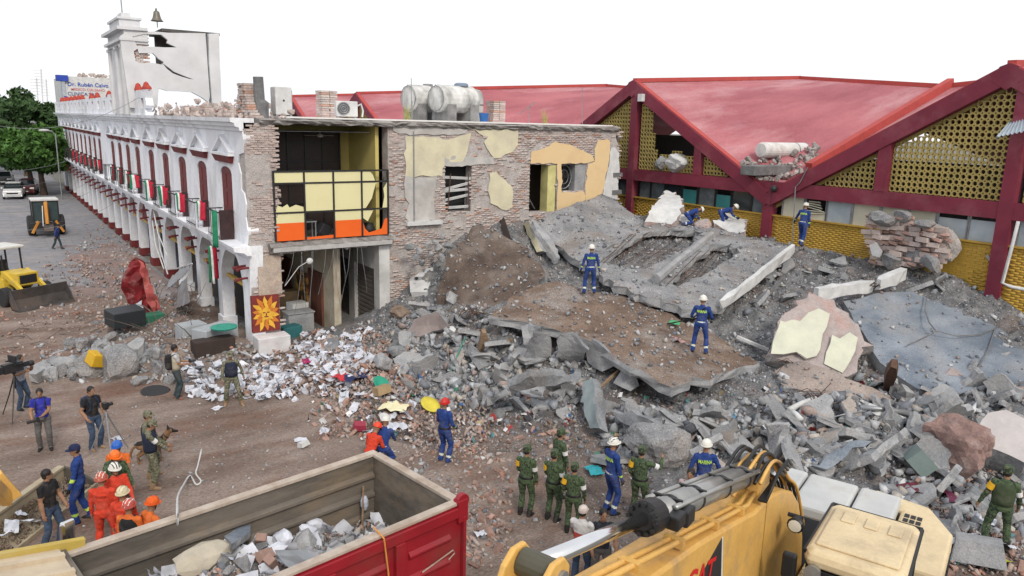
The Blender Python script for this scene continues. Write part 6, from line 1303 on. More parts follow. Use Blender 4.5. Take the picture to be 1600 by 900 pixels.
def person(loc, face, label, group=None, h=1.75, lean=0.0, side=0.0, hands=None, feet=None, drop=0.0, look=0.0, nod=0.0, twist=0.0, outfit=None, hat=None, hair=True, back=None, vest=None, arm=None, badge=None, text=None, belt=None, seed=0, build=1.0, extra=None, panel=None):
    """local frame: +Y forward, +X to the figure's right; hands/feet in metres in that frame for a 1.75 m figure"""
    S = h / 1.75; rr = random.Random(seed * 13 + 5); of = outfit
    pel = Vector((0, 0, .94 - drop)); ph = {-1: Vector((-.1, 0, .92 - drop)), 1: Vector((.1, 0, .92 - drop))}
    ft = feet or {-1: (-.12, .0 + rr.uniform(-.03, .05), 0), 1: (.12, .0 + rr.uniform(-.05, .03), 0)}
    E_ = (Matrix.Rotation(twist, 3, 'Z') @ Matrix.Rotation(side, 3, 'Y') @ Matrix.Rotation(-lean, 3, 'X'))
    U = lambda x, y, z: pel + E_ @ Vector((x, y, z - .94))
    sh = {s: U(s * .185, -.01, 1.42) for s in (-1, 1)}
    hd = hands or {}
    prims = MB(); segs = []   # (a, b, radius, zone)
    def limb(pts, rs, zone, n=12, fl=1.0):
        prims.tube(pts, rs, n)
    legs = {}
    for s in (-1, 1):
        an = Vector(ft[s]) + Vector((0, -.02, .085)); toe = ft[s]
        dirf = Vector((s * .18, 1, 0)).normalized() if len(ft[s]) < 4 else Vector((math.sin(ft[s][3]), math.cos(ft[s][3]), 0))
        an = Vector(ft[s][:3]) + Vector((0, -.02, .085))
        kn, an = ik(ph[s], an, .44, .43, (s * .15, 1, .0)); legs[s] = (kn, an)
        m1 = ph[s].lerp(kn, .5); m2 = kn.lerp(an, .4)
        prims.tube([ph[s] + Vector((0, 0, .05)), ph[s].lerp(kn, .15), m1, kn, m2, kn.lerp(an, .8), an + Vector((0, 0, -.01))], [.1 * build, .1 * build, .088 * build, .072, .074, .066, .062], 12)
        ball = an + dirf * .13 + Vector((0, 0, -.05)); tp = an + dirf * .2 + Vector((0, 0, -.056))
        prims.tube([an + Vector((0, 0, .06)), an + Vector((0, 0, 0))], [.058, .06], 10)
        prims.tube([an - dirf * .07 + Vector((0, 0, -.045)), an - dirf * .04 + Vector((0, 0, -.035)), an + dirf * .06 + Vector((0, 0, -.035)), ball, tp], [.03, .05, .052, .046, .022], 10)
        segs += [(ph[s], kn, .09, 'thigh'), (kn, an + (kn - an) * .0, .07, 'shin'), (an - dirf * .06 + Vector((0, 0, -.04)), tp, .05, 'foot')]
    # torso
    rings = []
    b = build
    for x, y, z, rx, ry in ((0, 0, .83, .11, .09), (0, 0, .88, .165 * b, .118 * b), (0, -.005, .96, .172 * b, .122 * b), (0, .0, 1.05, .15 * b, .112 * b), (0, .005, 1.14, .155 * b, .115 * b), (0, .01, 1.25, .175 * b, .125 * b), (0, 0, 1.35, .19, .115), (0, -.015, 1.42, .165, .088), (0, -.02, 1.47, .085, .07), (0, -.01, 1.5, .06, .062)):
        rings.append([U(x + rx * math.cos(t * math.pi / 8), y + ry * math.sin(t * math.pi / 8), z) for t in range(16)])
    prims.loft(rings)
    segs += [(U(0, 0, .88), U(0, 0, 1.02), .13, 'hip'), (U(0, 0, 1.06), U(0, 0, 1.38), .14, 'torso'), (U(-.15, -.01, 1.4), U(.15, -.01, 1.4), .09, 'torso')]
    # head and neck
    H_ = E_ @ Matrix.Rotation(look, 3, 'Z') @ Matrix.Rotation(-nod, 3, 'X'); nk = U(0, -.01, 1.49); hc = nk + H_ @ Vector((0, .03, .155))
    prims.tube([U(0, -.015, 1.44), nk + H_ @ Vector((0, .01, .08))], [.06, .054], 10)
    prims.sph(hc + H_ @ Vector((0, -.008, .015)), (.077, .098, .108), 7, 0, H_); prims.sph(hc + H_ @ Vector((0, .03, -.065)), (.055, .06, .06), 6, 0, H_)
    prims.sph(hc + H_ @ Vector((0, .1, -.02)), (.014, .02, .026), 4, 0, H_)
    for s in (-1, 1): prims.sph(hc + H_ @ Vector((s * .077, -.01, -.01)), (.012, .02, .03), 4, 0, H_)
    segs += [(nk - (H_ @ Vector((0, 0, .03))), nk + H_ @ Vector((0, .01, .05)), .05, 'neck'), (hc + H_ @ Vector((0, 0, -.06)), hc + H_ @ Vector((0, 0, .05)), .09, 'head')]
    # arms and hands
    fing = MB(); wr = {}; el = {}
    for s in (-1, 1):
        t = hd.get(s); 
        if t is None: t = (s * .27, .06 + rr.uniform(-.03, .06), .86 - drop * .9)
        tgt = Vector(t[:3]); pole = Vector(t[3]) if len(t) > 3 else Vector((s * .5, -1, -.2))
        e, w = ik(sh[s], tgt, .285, .255, pole); wr[s] = w; el[s] = e
        prims.tube([sh[s] + E_ @ Vector((-s * .05, 0, .0)), sh[s], sh[s].lerp(e, .4), e, e.lerp(w, .4), w], [.07, .07, .057 * b, .05, .05, .036], 10)
        d = (w - e).normalized(); segs += [(sh[s], e, .058, 'uarm'), (e, w, .045, 'farm')]
        side_ = d.cross(Vector((0, 1, 0)) if abs(d.y) < .9 else Vector((1, 0, 0))).normalized(); nrm = side_.cross(d)
        # thumb side faces forward
        thb = nrm if nrm.y > 0 else -nrm; pal = d.cross(thb)
        pk = w + d * .09
        prims.tube([w - d * .01, w + d * .03, pk], [.034, .036, .034], 10); segs.append((w + d * .02, w + d * .2, .04, 'hand'))
        inn = pal if pal.dot(-Vector((s, 0, 0))) > 0 else -pal
        for k, (o_, L) in enumerate(((.03, .072), (.011, .08), (-.009, .075), (-.028, .06))):
            p0 = pk + thb * o_ - d * .012; p1 = p0 + d * L * .5 + inn * .01; p2 = p1 + (d * .75 + inn * .65) * L * .32; p3 = p2 + (d * .35 + inn * .9) * L * .25
            fing.tube([p0, p1, p2, p3], [.0105, .0095, .0088, .007], 6)
        p0 = w + d * .035 + thb * .025; p1 = p0 + (thb * .8 + d * .6) * .035; p2 = p1 + (d * .9 + thb * .2 + inn * .3) * .03; fing.tube([p0, p1, p2], [.013, .011, .009], 6)
    me = prims.mesh('tmp', SKIN); o = bpy.data.objects.new('tmp', me); COL.objects.link(o)
    rm = o.modifiers.new('r', 'REMESH'); rm.mode = 'VOXEL'; rm.voxel_size = .018
    sm = o.modifiers.new('s', 'SMOOTH'); sm.factor = .5; sm.iterations = 3
    dg = bpy.context.evaluated_depsgraph_get(); me2 = bpy.data.meshes.new_from_object(o.evaluated_get(dg)); bpy.data.objects.remove(o); bpy.data.meshes.remove(me)
    V = np.array([v.co for v in me2.vertices]); F = [tuple(p.vertices) for p in me2.polygons]
    # folds in the cloth
    A = np.array([s_[0] for s_ in segs]); B = np.array([s_[1] for s_ in segs]); RD = np.array([s_[2] for s_ in segs])
    def near(Pn):
        d = B - A; t = np.clip(((Pn[:, None] - A[None]) * d[None]).sum(-1) / (d * d).sum(-1)[None], 0, 1); q = A[None] + t[..., None] * d[None]; ds = np.linalg.norm(Pn[:, None] - q, axis=-1) / RD[None]; k = ds.argmin(1); return k, t[np.arange(len(Pn)), k]
    k, t = near(V); zn = [segs[i][3] for i in range(len(segs))]; cloth_ = np.array([zn[i] in ('thigh', 'shin', 'torso', 'hip', 'uarm', 'farm') for i in k])
    fold = np.array([mnoise.noise(Vector((p[0] * 9 + seed, p[1] * 9, p[2] * 16))) + .5 * mnoise.noise(Vector((p[0] * 21, p[1] * 21 + seed, p[2] * 30))) for p in V]) * .011 * cloth_
    c0 = A[k] + (B - A)[k] * t[:, None]; dirs = V - c0; dirs /= np.linalg.norm(dirs, axis=1)[:, None] + 1e-6; V = V + dirs * fold[:, None]
    FC = np.array([V[list(f)].mean(0) for f in F]); k, t = near(FC)
    names = []; mats_ = []
    def mi(m):
        if m not in mats_: mats_.append(m)
        return mats_.index(m)
    idx = []
    for i in range(len(F)):
        z = zn[k[i]]; r = of.get(z, SKIN); r = r(float(t[i]), FC[i]) if callable(r) else r; idx.append(mi(r))
    mb = MB(); mb.add(V.tolist(), F); mb.m = idx; mb.add(fing.v, fing.f, mi(of.get('hand', SKIN)))
    for s in (-1, 1): mb.sph(hc + H_ @ Vector((s * .031, .088, .01)), (.012, .008, .008), 3, mi(HAIR), H_)
    mb.add([tuple(hc + H_ @ Vector(p)) for p in ((-.026, .092, -.062), (.026, .092, -.062), (.02, .094, -.069), (-.02, .094, -.069))], [(0, 1, 2, 3)], mi(flat('lips', (.2, .08, .065), .6)))
    root = empty('person', loc, R_(face - 90), label, 'person', group); root.scale = (S, S, S)
    bd = mb.build('body', mats_, root, smooth=True); bpy.data.meshes.remove(me2)
    bvh = BVHTree.FromPolygons([Vector(v) for v in mb.v], mb.f)
    if hair and hat is None or hair == 'both':
        m_ = MB(); m_.sph(hc + H_ @ Vector((0, -.02, .032)), (.086, .1, .1), 7, 0, H_); m_.sph(hc + H_ @ Vector((0, -.055, -.03)), (.075, .05, .06), 6, 0, H_); m_.build('hair', HAIR, root, smooth=True)
    if hat:
        kind, hm = hat[0], hat[1]; m_ = MB(); top = hc + H_ @ Vector((0, 0, .03)); T = lambda x, y, z: top + H_ @ Vector((x, y, z))
        if kind == 'helmet':
            rg = []
            for zz, r in ((-.005, 1.0), (.04, 1.0), (.085, .86), (.115, .6), (.13, .25)): rg.append([T(.108 * r * math.cos(a * .3927), .128 * r * math.sin(a * .3927) - .008, zz) for a in range(16)])
            m_.loft(rg); rg = [[T(.126 * math.cos(a * .3927), (.15 + .03 * max(math.sin(a * .3927), 0)) * math.sin(a * .3927) - .008, -.008 + zz) for a in range(16)] for zz in (0, .014)]; m_.loft(rg)
            hm_o = m_.build('helmet', hm, root, smooth=False)
            m_ = MB(); m_.tube([T(0, -.13, .02), T(0, -.1, .1), T(0, 0, .138), T(0, .09, .1), T(0, .125, .03)], .012, 5); m_.build('helmet_ridge', hat[2] if len(hat) > 2 else hm, hm_o)
            m_ = MB(); m_.tube([T(-.085, 0, -.01), T(-.07, .03, -.09), T(0, .07, -.15), T(.07, .03, -.09), T(.085, 0, -.01)], .008, 5); m_.build('chin_strap', BLK, root)
            if len(hat) > 2:
                for s in (-1, 1): m_ = MB(); m_.tube([T(s * .05, -.11, .05), T(s * .06, -.06, .105), T(s * .06, .06, .105), T(s * .05, .11, .05)], .012, 5); m_.build('helmet_stripe', hat[2], hm_o)
        else:
            rg = []
            for zz, r in ((-.02, .98), (.03, 1.0), (.07, .95 if kind == 'patrol' else .85), (.095, .82 if kind == 'patrol' else .5), (.1, .3)): rg.append([T(.092 * r * math.cos(a * .3927), .112 * r * math.sin(a * .3927) - .006, zz) for a in range(16)])
            m_.loft(rg)
            vis = [T(.085 * math.cos(a * math.pi / 8), .1 * math.sin(a * math.pi / 8), -.005) for a in range(9)] + [T(.075 * math.cos(a * math.pi / 8), .1 + .075 * math.sin(a * math.pi / 8), -.03) for a in range(8, -1, -1)]
            m_.prism(vis, H_ @ Vector((0, 0, .008))); m_.build('cap', hm, root, smooth=False); 
            m_ = MB(); m_.sph(hc + H_ @ Vector((0, -.045, -.02)), (.078, .06, .06), 6, 0, H_); m_.build('hair', HAIR, root, smooth=True)
    def shell(zs, dr, m, name, openf=False):
        rg = []
        for z, rx, ry in zs: rg.append([U((rx + dr) * math.cos(a * math.pi / 8), (ry + dr) * math.sin(a * math.pi / 8), z) for a in range(16)])
        q = MB(); q.loft(rg); return q.build(name, m, root, smooth=True)
    if vest: shell([(.98, .16 * b, .12 * b), (1.06, .165 * b, .125 * b), (1.2, .175 * b, .135 * b), (1.34, .165, .13), (1.4, .14, .11), (1.44, .11, .085)], .03, vest, 'vest')
    if back:
        m_ = MB(); 
        rg = [[U(x * .145 * w, -.12 - d * .17 * w, z) for x, d in ((-1, 0), (-1, .75), (-.6, 1), (.6, 1), (1, .75), (1, 0))] for z, w in ((1.0, .85), (1.05, 1), (1.3, 1), (1.42, .85), (1.46, .5))]
        m_.loft(rg); bp = m_.build('backpack', back, root, smooth=False, fix=True)
        for s in (-1, 1): m_ = MB(); m_.tube([U(s * .09, -.13, 1.42), U(s * .1, -.02, 1.475), U(s * .11, .12, 1.36), U(s * .13, .11, 1.15), U(s * .15, -.08, 1.06)], .017, 5); m_.build('strap', back, bp)
    def cuff(s, seg_, t0, t1, m, name, rad=.066):
        a, b2 = seg_; m_ = MB(); m_.tube([a.lerp(b2, t0), a.lerp(b2, t1)], [rad, rad * .95], 12); m_.build(name, m, root, smooth=False)
    if arm: cuff(arm[0], (sh[arm[0]], el[arm[0]]), .5, .82, arm[1], 'armband')
    if badge: cuff(badge[0], (sh[badge[0]], el[badge[0]]), .15, .62, badge[1], 'sleeve_badge', .074)
    if belt: 
        q = shell([(.985, .165 * b, .12 * b), (1.03, .158 * b, .118 * b)], .016, belt, 'belt')
    def flatmark(pts, faces, m, name, yside=-1, off=.006):
        W = []
        for x, z in pts:
            o_ = U(x, yside * .6, z); d = (U(x, 0, z) - o_).normalized(); hit_ = bvh.ray_cast(o_, d); W.append(tuple((hit_[0] if hit_[0] is not None else U(x, yside * .13, z)) - d * off))
        q = MB(); q.add(W, faces); return q.build(name, m, root)
    if panel:  # (x0, x1, z0, z1, material, side)
        x0, x1, z0, z1, pm, sd_ = panel; n = 6; pts = [(x0 + (x1 - x0) * i / n, z0 + (z1 - z0) * j / n) for i in range(n + 1) for j in range(n + 1)]
        flatmark(pts, [(i * (n + 1) + j, i * (n + 1) + j + 1, (i + 1) * (n + 1) + j + 1, (i + 1) * (n + 1) + j) for i in range(n) for j in range(n)], pm, 'chest_panel' if sd_ > 0 else 'back_panel', sd_)
    if text:
        tx, w_, zc_, tm, sd_ = text; cu = bpy.data.curves.new('t', 'FONT'); cu.body = tx; cu.offset = .02; to = bpy.data.objects.new('t', cu); COL.objects.link(to)
        dg = bpy.context.evaluated_depsgraph_get(); tme = bpy.data.meshes.new_from_object(to.evaluated_get(dg)); bpy.data.objects.remove(to)
        xs = [v.co.x for v in tme.vertices]; ys_ = [v.co.y for v in tme.vertices]; k_ = w_ / (max(xs) - min(xs)); ky = k_ * (1.55 if tx == 'MARINA' else 1); mx = (max(xs) + min(xs)) / 2; my = (max(ys_) + min(ys_)) / 2
        pts = [((-sd_) * -(-1) * (v.co.x - mx) * k_ if sd_ < 0 else -(v.co.x - mx) * k_, zc_ + (v.co.y - my) * ky) for v in tme.vertices]
        flatmark(pts, [tuple(p.vertices) for p in tme.polygons], tm, 'lettering', sd_, .012)
    R = root
    R['_hands'] = [list(wr[-1]), list(wr[1])]; info = dict(root=root, wr=wr, el=el, sh=sh, U=U, hc=hc, H=H_)
    del R['_hands']
    return info
# ---- outfits
def bands(base, spans, m=REFL): return lambda t, p: m if any(a <= t <= b_ for a, b_ in spans) else base
OVERALL = dict(torso=NAVYB, hip=lambda t, p: REFL if t > .78 else NAVYB, uarm=NAVYB, farm=bands(NAVYB, [(.55, .72)], LIME), hand=BLK, thigh=bands(NAVYB, [(.62, .62)]), shin=bands(NAVYB, [(.62, .76)], REFL), foot=BOOT)
def camof(c, b_=BOOT, hand=SKIN): return dict(torso=c, hip=c, uarm=c, farm=c, hand=hand, thigh=c, shin=lambda t, p: b_ if t > .72 else c, foot=b_)
REDO = dict(torso=ORJ, hip=ORJ, uarm=ORJ, farm=ORJ, hand=SKIN, thigh=ORJ, shin=ORJ, foot=BOOT)
def tee(shirt, trousers, shoe, slv=.62): return dict(torso=shirt, hip=lambda t, p: trousers if t < .55 else shirt, uarm=lambda t, p: shirt if t < slv else SKIN, thigh=trousers, shin=trousers, foot=shoe)
HW = flat('helmet_white', (.7, .69, .64), .35); HR = flat('helmet_red', (.5, .025, .02), .35); HO = flat('helmet_orange', (.75, .16, .02), .35); HB = flat('helmet_blue', (.03, .12, .45), .35); HC = flat('helmet_cream', (.6, .54, .36), .4); HK = flat('helmet_black', (.02, .02, .02), .4)
def at(px, py, z=None, dz=0.0):
    if z is None: P = hit(px, py)
    else: P = gz((px, py), z)
    return P + Vector((0, 0, dz))
def athead(px, py, z0, h=1.78):
    P = gz((px, py), z0 + h); P.z = z0; return P
def az(P): return math.degrees(math.atan2(P.y, P.x))
MAR = ('MARINA', .29, 1.325, LIME, -1)
# workers on the slabs
P = at(921, 459, 2.93); person(P, az(P) + 8, 'rescuer in blue overalls and white helmet seen from behind, high on the dirt slab', outfit=OVERALL, hat=('helmet', HW), text=MAR, seed=1, h=1.8, feet={-1: (-.2, -.02, 0), 1: (.17, .03, 0)}, hands={-1: (-.34, .02, .88), 1: (.32, .05, .86)}, look=-.3)
P = at(1092, 552, 2.12); i2 = person(P, az(P) - 5, 'rescuer in blue overalls and white helmet holding a long bar, lower on the dirt slab', outfit=OVERALL, hat=('helmet', HW), text=MAR, seed=2, h=1.82, feet={-1: (-.2, .05, 0), 1: (.2, -.02, 0)}, hands={-1: (-.3, .22, 1.0), 1: (.28, .2, 1.0)}, look=.1)
def held(info, pts, r, m, name, label, cat, n=6):
    M_ = Matrix.Translation(info['root'].location) @ info['root'].rotation_euler.to_matrix().to_4x4() @ Matrix.Diagonal((*info['root'].scale, 1))
    q = MB(); q.tube([M_ @ Vector(p) for p in pts], r, n); return q.build(name, m, label=label, cat=cat)
held(i2, [(-1.05, .3, .72), (-.3, .24, .98), (.05, -.16, 1.42), (.1, -.14, 1.46)], .022, BLK, 'pry_bar', 'long black bar carried under the arm of the rescuer on the slab', 'bar')
P = at(1251, 384, 4.3); person(P, az(P) - 25, 'rescuer in blue overalls walking along the ochre wall with one arm out', outfit=OVERALL, hat=('helmet', HW, HK), text=MAR, seed=3, h=1.78, feet={-1: (-.1, .16, 0), 1: (.12, -.22, .02)}, hands={-1: (-.48, .22, .95), 1: (.24, .08, .88)}, lean=.12)
P = at(1072, 352, 4.5); person(P, az(P) - 75, 'rescuer in blue overalls crouching beside the tall white chunk at the market wall', outfit=OVERALL, hat=('helmet', HW, HK), seed=4, drop=.42, lean=1.15, hands={-1: (-.2, .62, .32), 1: (.2, .66, .3)}, feet={-1: (-.14, .12, 0), 1: (.14, -.16, 0)}, nod=.2)
P = at(1124, 354, 4.45); person(P, az(P) - 88, 'rescuer in blue overalls bending far forward over the white block at the wall', outfit=OVERALL, hat=('helmet', HW), seed=5, drop=.22, lean=1.3, hands={-1: (-.18, .75, .45), 1: (.18, .78, .5)}, feet={-1: (-.14, .1, 0), 1: (.14, -.2, 0)}, nod=-.5)
# workers at the foot of the heap
P = at(694, 724); person(P, az(P) - 40, 'rescuer in blue overalls with a bright red helmet standing before the rubble', outfit=OVERALL, hat=('helmet', HR, HR), seed=6, h=1.8, hands={-1: (-.2, .22, .98), 1: (.22, .2, 1.0)}, belt=BLK, back=None)
P = at(952, 802); person(P, az(P) - 55, 'tall rescuer in blue overalls with a white and black helmet among the soldiers', outfit=OVERALL, hat=('helmet', HW, HK), text=MAR, seed=7, h=1.86, hands={-1: (-.24, .12, .9), 1: (.26, .1, .88)})
P = athead(1104, 686, .45, 1.86); person(P, az(P) + 10, 'rescuer in blue overalls and plain white helmet standing behind the yellow boom', outfit=OVERALL, hat=('helmet', HW), text=MAR, seed=8, h=1.8, look=-.5, hands={-1: (-.3, .1, .95), 1: (.34, .2, 1.0)})
P = at(598, 722); person(P, az(P) - 20, 'rescuer in blue overalls with white helmet crouching behind the truck bed corner', outfit=OVERALL, hat=('helmet', HW), seed=9, drop=.55, lean=.35, hands={-1: (-.18, .5, .45), 1: (.18, .5, .45)}, feet={-1: (-.15, .18, 0), 1: (.15, -.15, 0)})
P = at(577, 728); person(P, az(P) - 40, 'person with a red helmet crouching left of the blue rescuer at the truck corner', outfit=tee(ORJ, DGREY, BOOT, 1.1), hat=('helmet', flat('helmet_vermilion', (.75, .06, .02), .4)), seed=10, drop=.62, lean=.5, hands={-1: (-.18, .45, .35), 1: (.18, .5, .35)}, feet={-1: (-.15, .15, 0), 1: (.15, -.15, 0)})
# soldiers
WARM = flat('armband_white', (.68, .68, .68), .8)
sol = lambda px, py, rot, lb, sd, **k: person(at(px, py), az(at(px, py)) + rot, lb, outfit=camof(CAMO), hat=('patrol', CAMO), seed=sd, belt=BLK, **k)
sol(820, 806, -25, 'soldier in green camouflage standing furthest left of the soldiers with a white armband', 11, arm=(1, WARM), badge=(-1, YELB), hands={-1: (-.16, .2, .96), 1: (.24, .1, .88)})
sol(862, 815, -30, 'soldier in green camouflage with white armband, second in the row of soldiers', 12, arm=(1, WARM), badge=(-1, YELB), hands={-1: (-.15, .22, .98), 1: (.25, .1, .9)})
sol(893, 836, -15, 'soldier in green camouflage nearest the men in civilian clothes, back turned', 13, arm=(1, WARM), badge=(-1, YELB), h=1.7, hands={-1: (-.2, .2, 1.0), 1: (.26, .08, .9)})
P = athead(876, 669, .1, 1.8); person(P, az(P) - 55, 'soldier in green camouflage half hidden behind the second soldier of the row', outfit=camof(CAMO), hat=('patrol', CAMO), seed=14, arm=(1, WARM))
sol(996, 812, -20, 'soldier in green camouflage raising his right hand beside the grey boulder', 15, arm=(1, WARM), badge=(-1, YELB), hands={-1: (-.22, .15, .95), 1: (.36, .34, 1.45, (1, -.3, -1))}, h=1.78)
P = at(1553, 858, .35); person(P, az(P) + 12, 'soldier in green camouflage with yellow sleeve badge standing alone at the right edge', outfit=camof(CAMO), hat=('patrol', CAMO), seed=16, h=1.9, badge=(-1, YELB), arm=(1, WARM), vest=C_('vest_olive', .05, .07, .035), feet={-1: (-.2, 0, 0), 1: (.2, .02, 0)}, hands={-1: (-.38, .05, .9), 1: (.3, .12, .92)}, look=-.35)
# civilians by the boom
P = athead(911, 793, .05, 1.74); person(P, az(P) - 20, 'man in a white and red shirt and pale cap walking past the soldiers', outfit=dict(torso=lambda t, p: WHT if p[2] > 1.24 else REDS, hip=lambda t, p: BLK if t < .4 else REDS, uarm=lambda t, p: WHT if t < .5 else SKIN, thigh=JEAN, shin=JEAN, foot=BOOT), hat=('cap', C_('cap_pale', .6, .52, .48)), seed=17, hands={-1: (-.2, .25, .95), 1: (.28, .1, .9)})
P = athead(943, 795, .05, 1.76); person(P, 235, 'short haired man in a dark shirt facing the camera beside the boom', outfit=tee(C_('shirt_dark_navy', .018, .022, .035), DGREY, BOOT), seed=18, look=.2, hands={-1: (-.25, .3, 1.0), 1: (.2, .2, .95)})
P = athead(1080, 734, .35, 1.74); person(P, 200, 'dark haired man looking out from behind the yellow boom cylinder', outfit=tee(C_('shirt_pink', .5, .38, .38), JEAN, BOOT), seed=19, look=.1)
# press on the left
P = at(36, 640); ic = person(P, 320, 'cameraman in jeans half hidden behind a large black video camera on the left', outfit=tee(C_('shirt_grey_blue', .3, .33, .38), JEAN, BOOT), seed=20, hands={-1: (-.12, .35, 1.35), 1: (.2, .35, 1.3)}, lean=.12)
P = at(72, 703); ib = person(P, 262, 'photographer in a royal blue polo shirt with a camera and backpack', outfit=tee(RBLUE, DGREY, BOOT), back=NAVY, seed=21, hands={-1: (-.06, .3, 1.1), 1: (.2, .28, 1.02)}, look=.0, nod=.15)
P = at(150, 703); it = person(P, 300, 'photographer in a black t-shirt with a dark blue backpack beside a tripod', outfit=tee(BLK, JEAN, BOOTT), back=C_('pack_blue', .02, .035, .08), seed=22, hands={-1: (-.25, .18, .88), 1: (.3, .2, 1.0)}, h=1.8, nod=.1)
P = at(278, 624); ip = person(P, 0, 'photographer in a pale vest with a black backpack turned to the right', outfit=dict(torso=C_('shirt_light_grey', .45, .45, .46), hip=lambda t, p: TEALD if t < .5 else KHAKI, uarm=lambda t, p: _mats['shirt_light_grey'] if t < .6 else SKIN, thigh=TEALD, shin=TEALD, foot=C_('shoe_brown', .25, .12, .08)), vest=KHAKI, back=BLK, seed=23, h=1.82, hands={-1: (-.1, .35, 1.14), 1: (.12, .33, 1.12)})
VWM = flat('print_white', (.7, .7, .7), .7)
P = at(364, 634); person(P, 262, 'soldier in tan camouflage with a dark vest striding by the paper drift', outfit=camof(CAMT, BOOTT), hat=('patrol', CAMT), vest=NAVY, seed=24, h=1.78, feet={-1: (-.26, .1, 0), 1: (.2, -.1, 0)}, hands={-1: (-.35, .05, .95), 1: (.28, .15, .92)}, text=('MARINA', .26, 1.3, VWM, 1))
P = athead(229, 642, .02, 1.78); person(P, 330, 'soldier in tan camouflage and dark vest standing just behind the dog handler', outfit=camof(CAMT, BOOTT), hat=('patrol', CAMT), vest=NAVY, seed=25)
P = at(240, 764); idg = person(P, 350, 'dog handler in tan camouflage and navy vest with white print', outfit=camof(CAMT, BOOTT), hat=('patrol', CAMT), vest=NAVY, seed=26, h=1.78, arm=(1, WARM), text=('MARINA', .26, 1.28, VWM, -1), hands={-1: (-.1, .36, 1.05), 1: (.15, .38, 1.0)}, nod=.35)
BANDB = dict(OVERALL); BANDB['shin'] = bands(NAVYB, [(.55, .7)], LIME); BANDB['farm'] = bands(NAVYB, [(.2, .5)], LIME); BANDB['hip'] = NAVYB
P = at(130, 816); person(P, 170, 'man in navy overalls with lime bands and a navy cap walking left', outfit=BANDB, hat=('cap', C_('cap_navy', .015, .022, .07)), seed=27, h=1.84, feet={-1: (-.1, .12, 0), 1: (.1, -.14, 0)}, hands={-1: (-.25, .15, .9), 1: (.28, .0, .88)})
P = at(85, 857); person(P, 315, 'man in a black t-shirt and jeans with a strap in his hand at lower left', outfit=tee(BLK, JEAN, BOOT), seed=28, h=1.76, feet={-1: (-.12, .05, 0), 1: (.14, -.1, 0)}, hands={-1: (-.2, .2, .95), 1: (.28, .1, .86)}, look=.9)
# helmeted rescuers in a knot
P = athead(182, 688, .02, 1.8); person(P, 250, 'rescuer in an orange shirt with a blue helmet at the back of the group', outfit=tee(ORS, DGREY, BOOT), hat=('helmet', HB), seed=29, hands={-1: (-.2, .3, 1.0), 1: (.3, .15, .9)})
P = athead(175, 702, .02, 1.78); person(P, 285, 'rescuer in camouflage with an orange helmet in the middle of the group', outfit=camof(CAMO), hat=('helmet', HO), back=CAMO, seed=30, lean=.15, hands={-1: (-.25, .3, .95), 1: (.35, .2, .85)})
P = athead(178, 724, .02, 1.78); person(P, 285, 'rescuer in red overalls with a white and black striped helmet', outfit=REDO, hat=('helmet', HW, HK), seed=31, hands={-1: (-.2, .3, 1.0), 1: (.2, .3, 1.0)})
P = athead(157, 741, .02, 1.8); person(P, az(P) - 20, 'rescuer in red overalls with a red and white helmet, back to the camera', outfit=REDO, hat=('helmet', C_('helmet_faded_red', .5, .12, .08), HW), seed=32, h=1.78, feet={-1: (-.17, 0, 0), 1: (.17, 0, 0)}, panel=None, text=('POLICIA', .22, 1.33, C_('print_dark_red', .3, .03, .02), -1))
P = athead(190, 764, .02, 1.76); person(P, az(P) - 30, 'rescuer in red overalls with a cream coloured helmet in the group', outfit=REDO, hat=('helmet', HC, C_('helmet_tan', .45, .4, .25)), seed=33)
P = athead(200, 787, .02, 1.72); person(P, 50, 'rescuer with a white striped red helmet and dark harness at the front of the group', outfit=tee(ORS, DGREY, BOOT, 1.1), hat=('helmet', C_('helmet_red_white', .5, .1, .08), HW), vest=BLK, seed=34)
P = athead(228, 787, .02, 1.7); person(P, 20, 'rescuer in orange with a bright orange helmet at the truck side', outfit=tee(ORS, DGREY, BOOT, 1.1), hat=('helmet', C_('helmet_bright_orange', .75, .12, .02)), seed=35, lean=.15, hands={-1: (-.3, .3, 1.1), 1: (.4, .3, 1.15)})
P = at(90, 389, 0.05); person(P, 330, 'worker in blue carrying a dark bag past the backhoe in the street', outfit=dict(torso=C_('jacket_blue', .03, .05, .2), hip=_mats['jacket_blue'], uarm=_mats['jacket_blue'], farm=_mats['jacket_blue'], thigh=TEALD, shin=TEALD, foot=BOOT), hat=('cap', BLK), seed=36, lean=.3, h=1.7, feet={-1: (-.1, .25, 0), 1: (.1, -.25, .03)})
# ---- what they hold
def worldpt(info, p):
    M_ = Matrix.Translation(info['root'].location) @ info['root'].rotation_euler.to_matrix().to_4x4() @ Matrix.Diagonal((*info['root'].scale, 1)); return M_ @ Vector(p)
def stillcam(info, p, label, long=.16):
    root = empty('photo_camera', worldpt(info, p), info['root'].rotation_euler.z, label, 'camera'); m_ = MB(); m_.bx(-.07, .07, -.03, .04, -.045, .045); m_.bx(-.03, .03, -.03, .03, .045, .075); m_.build('camera_body', BLACKM, root, bevel=.008)
    m_ = MB(); m_.lathe([(.0, .04), (.035, .04), (.038, .1), (.042, .04 + long), (.03, .04 + long), (0, .03 + long)], 12, axis='y'); m_.build('lens', BLACKM, root); return root
stillcam(ib, (.06, .36, 1.0), 'black camera with long lens held by the photographer in blue', .22).rotation_euler.z += -1.2
stillcam(ip, (0, .42, 1.16), 'white and grey camera held by the photographer in the pale vest', .14)
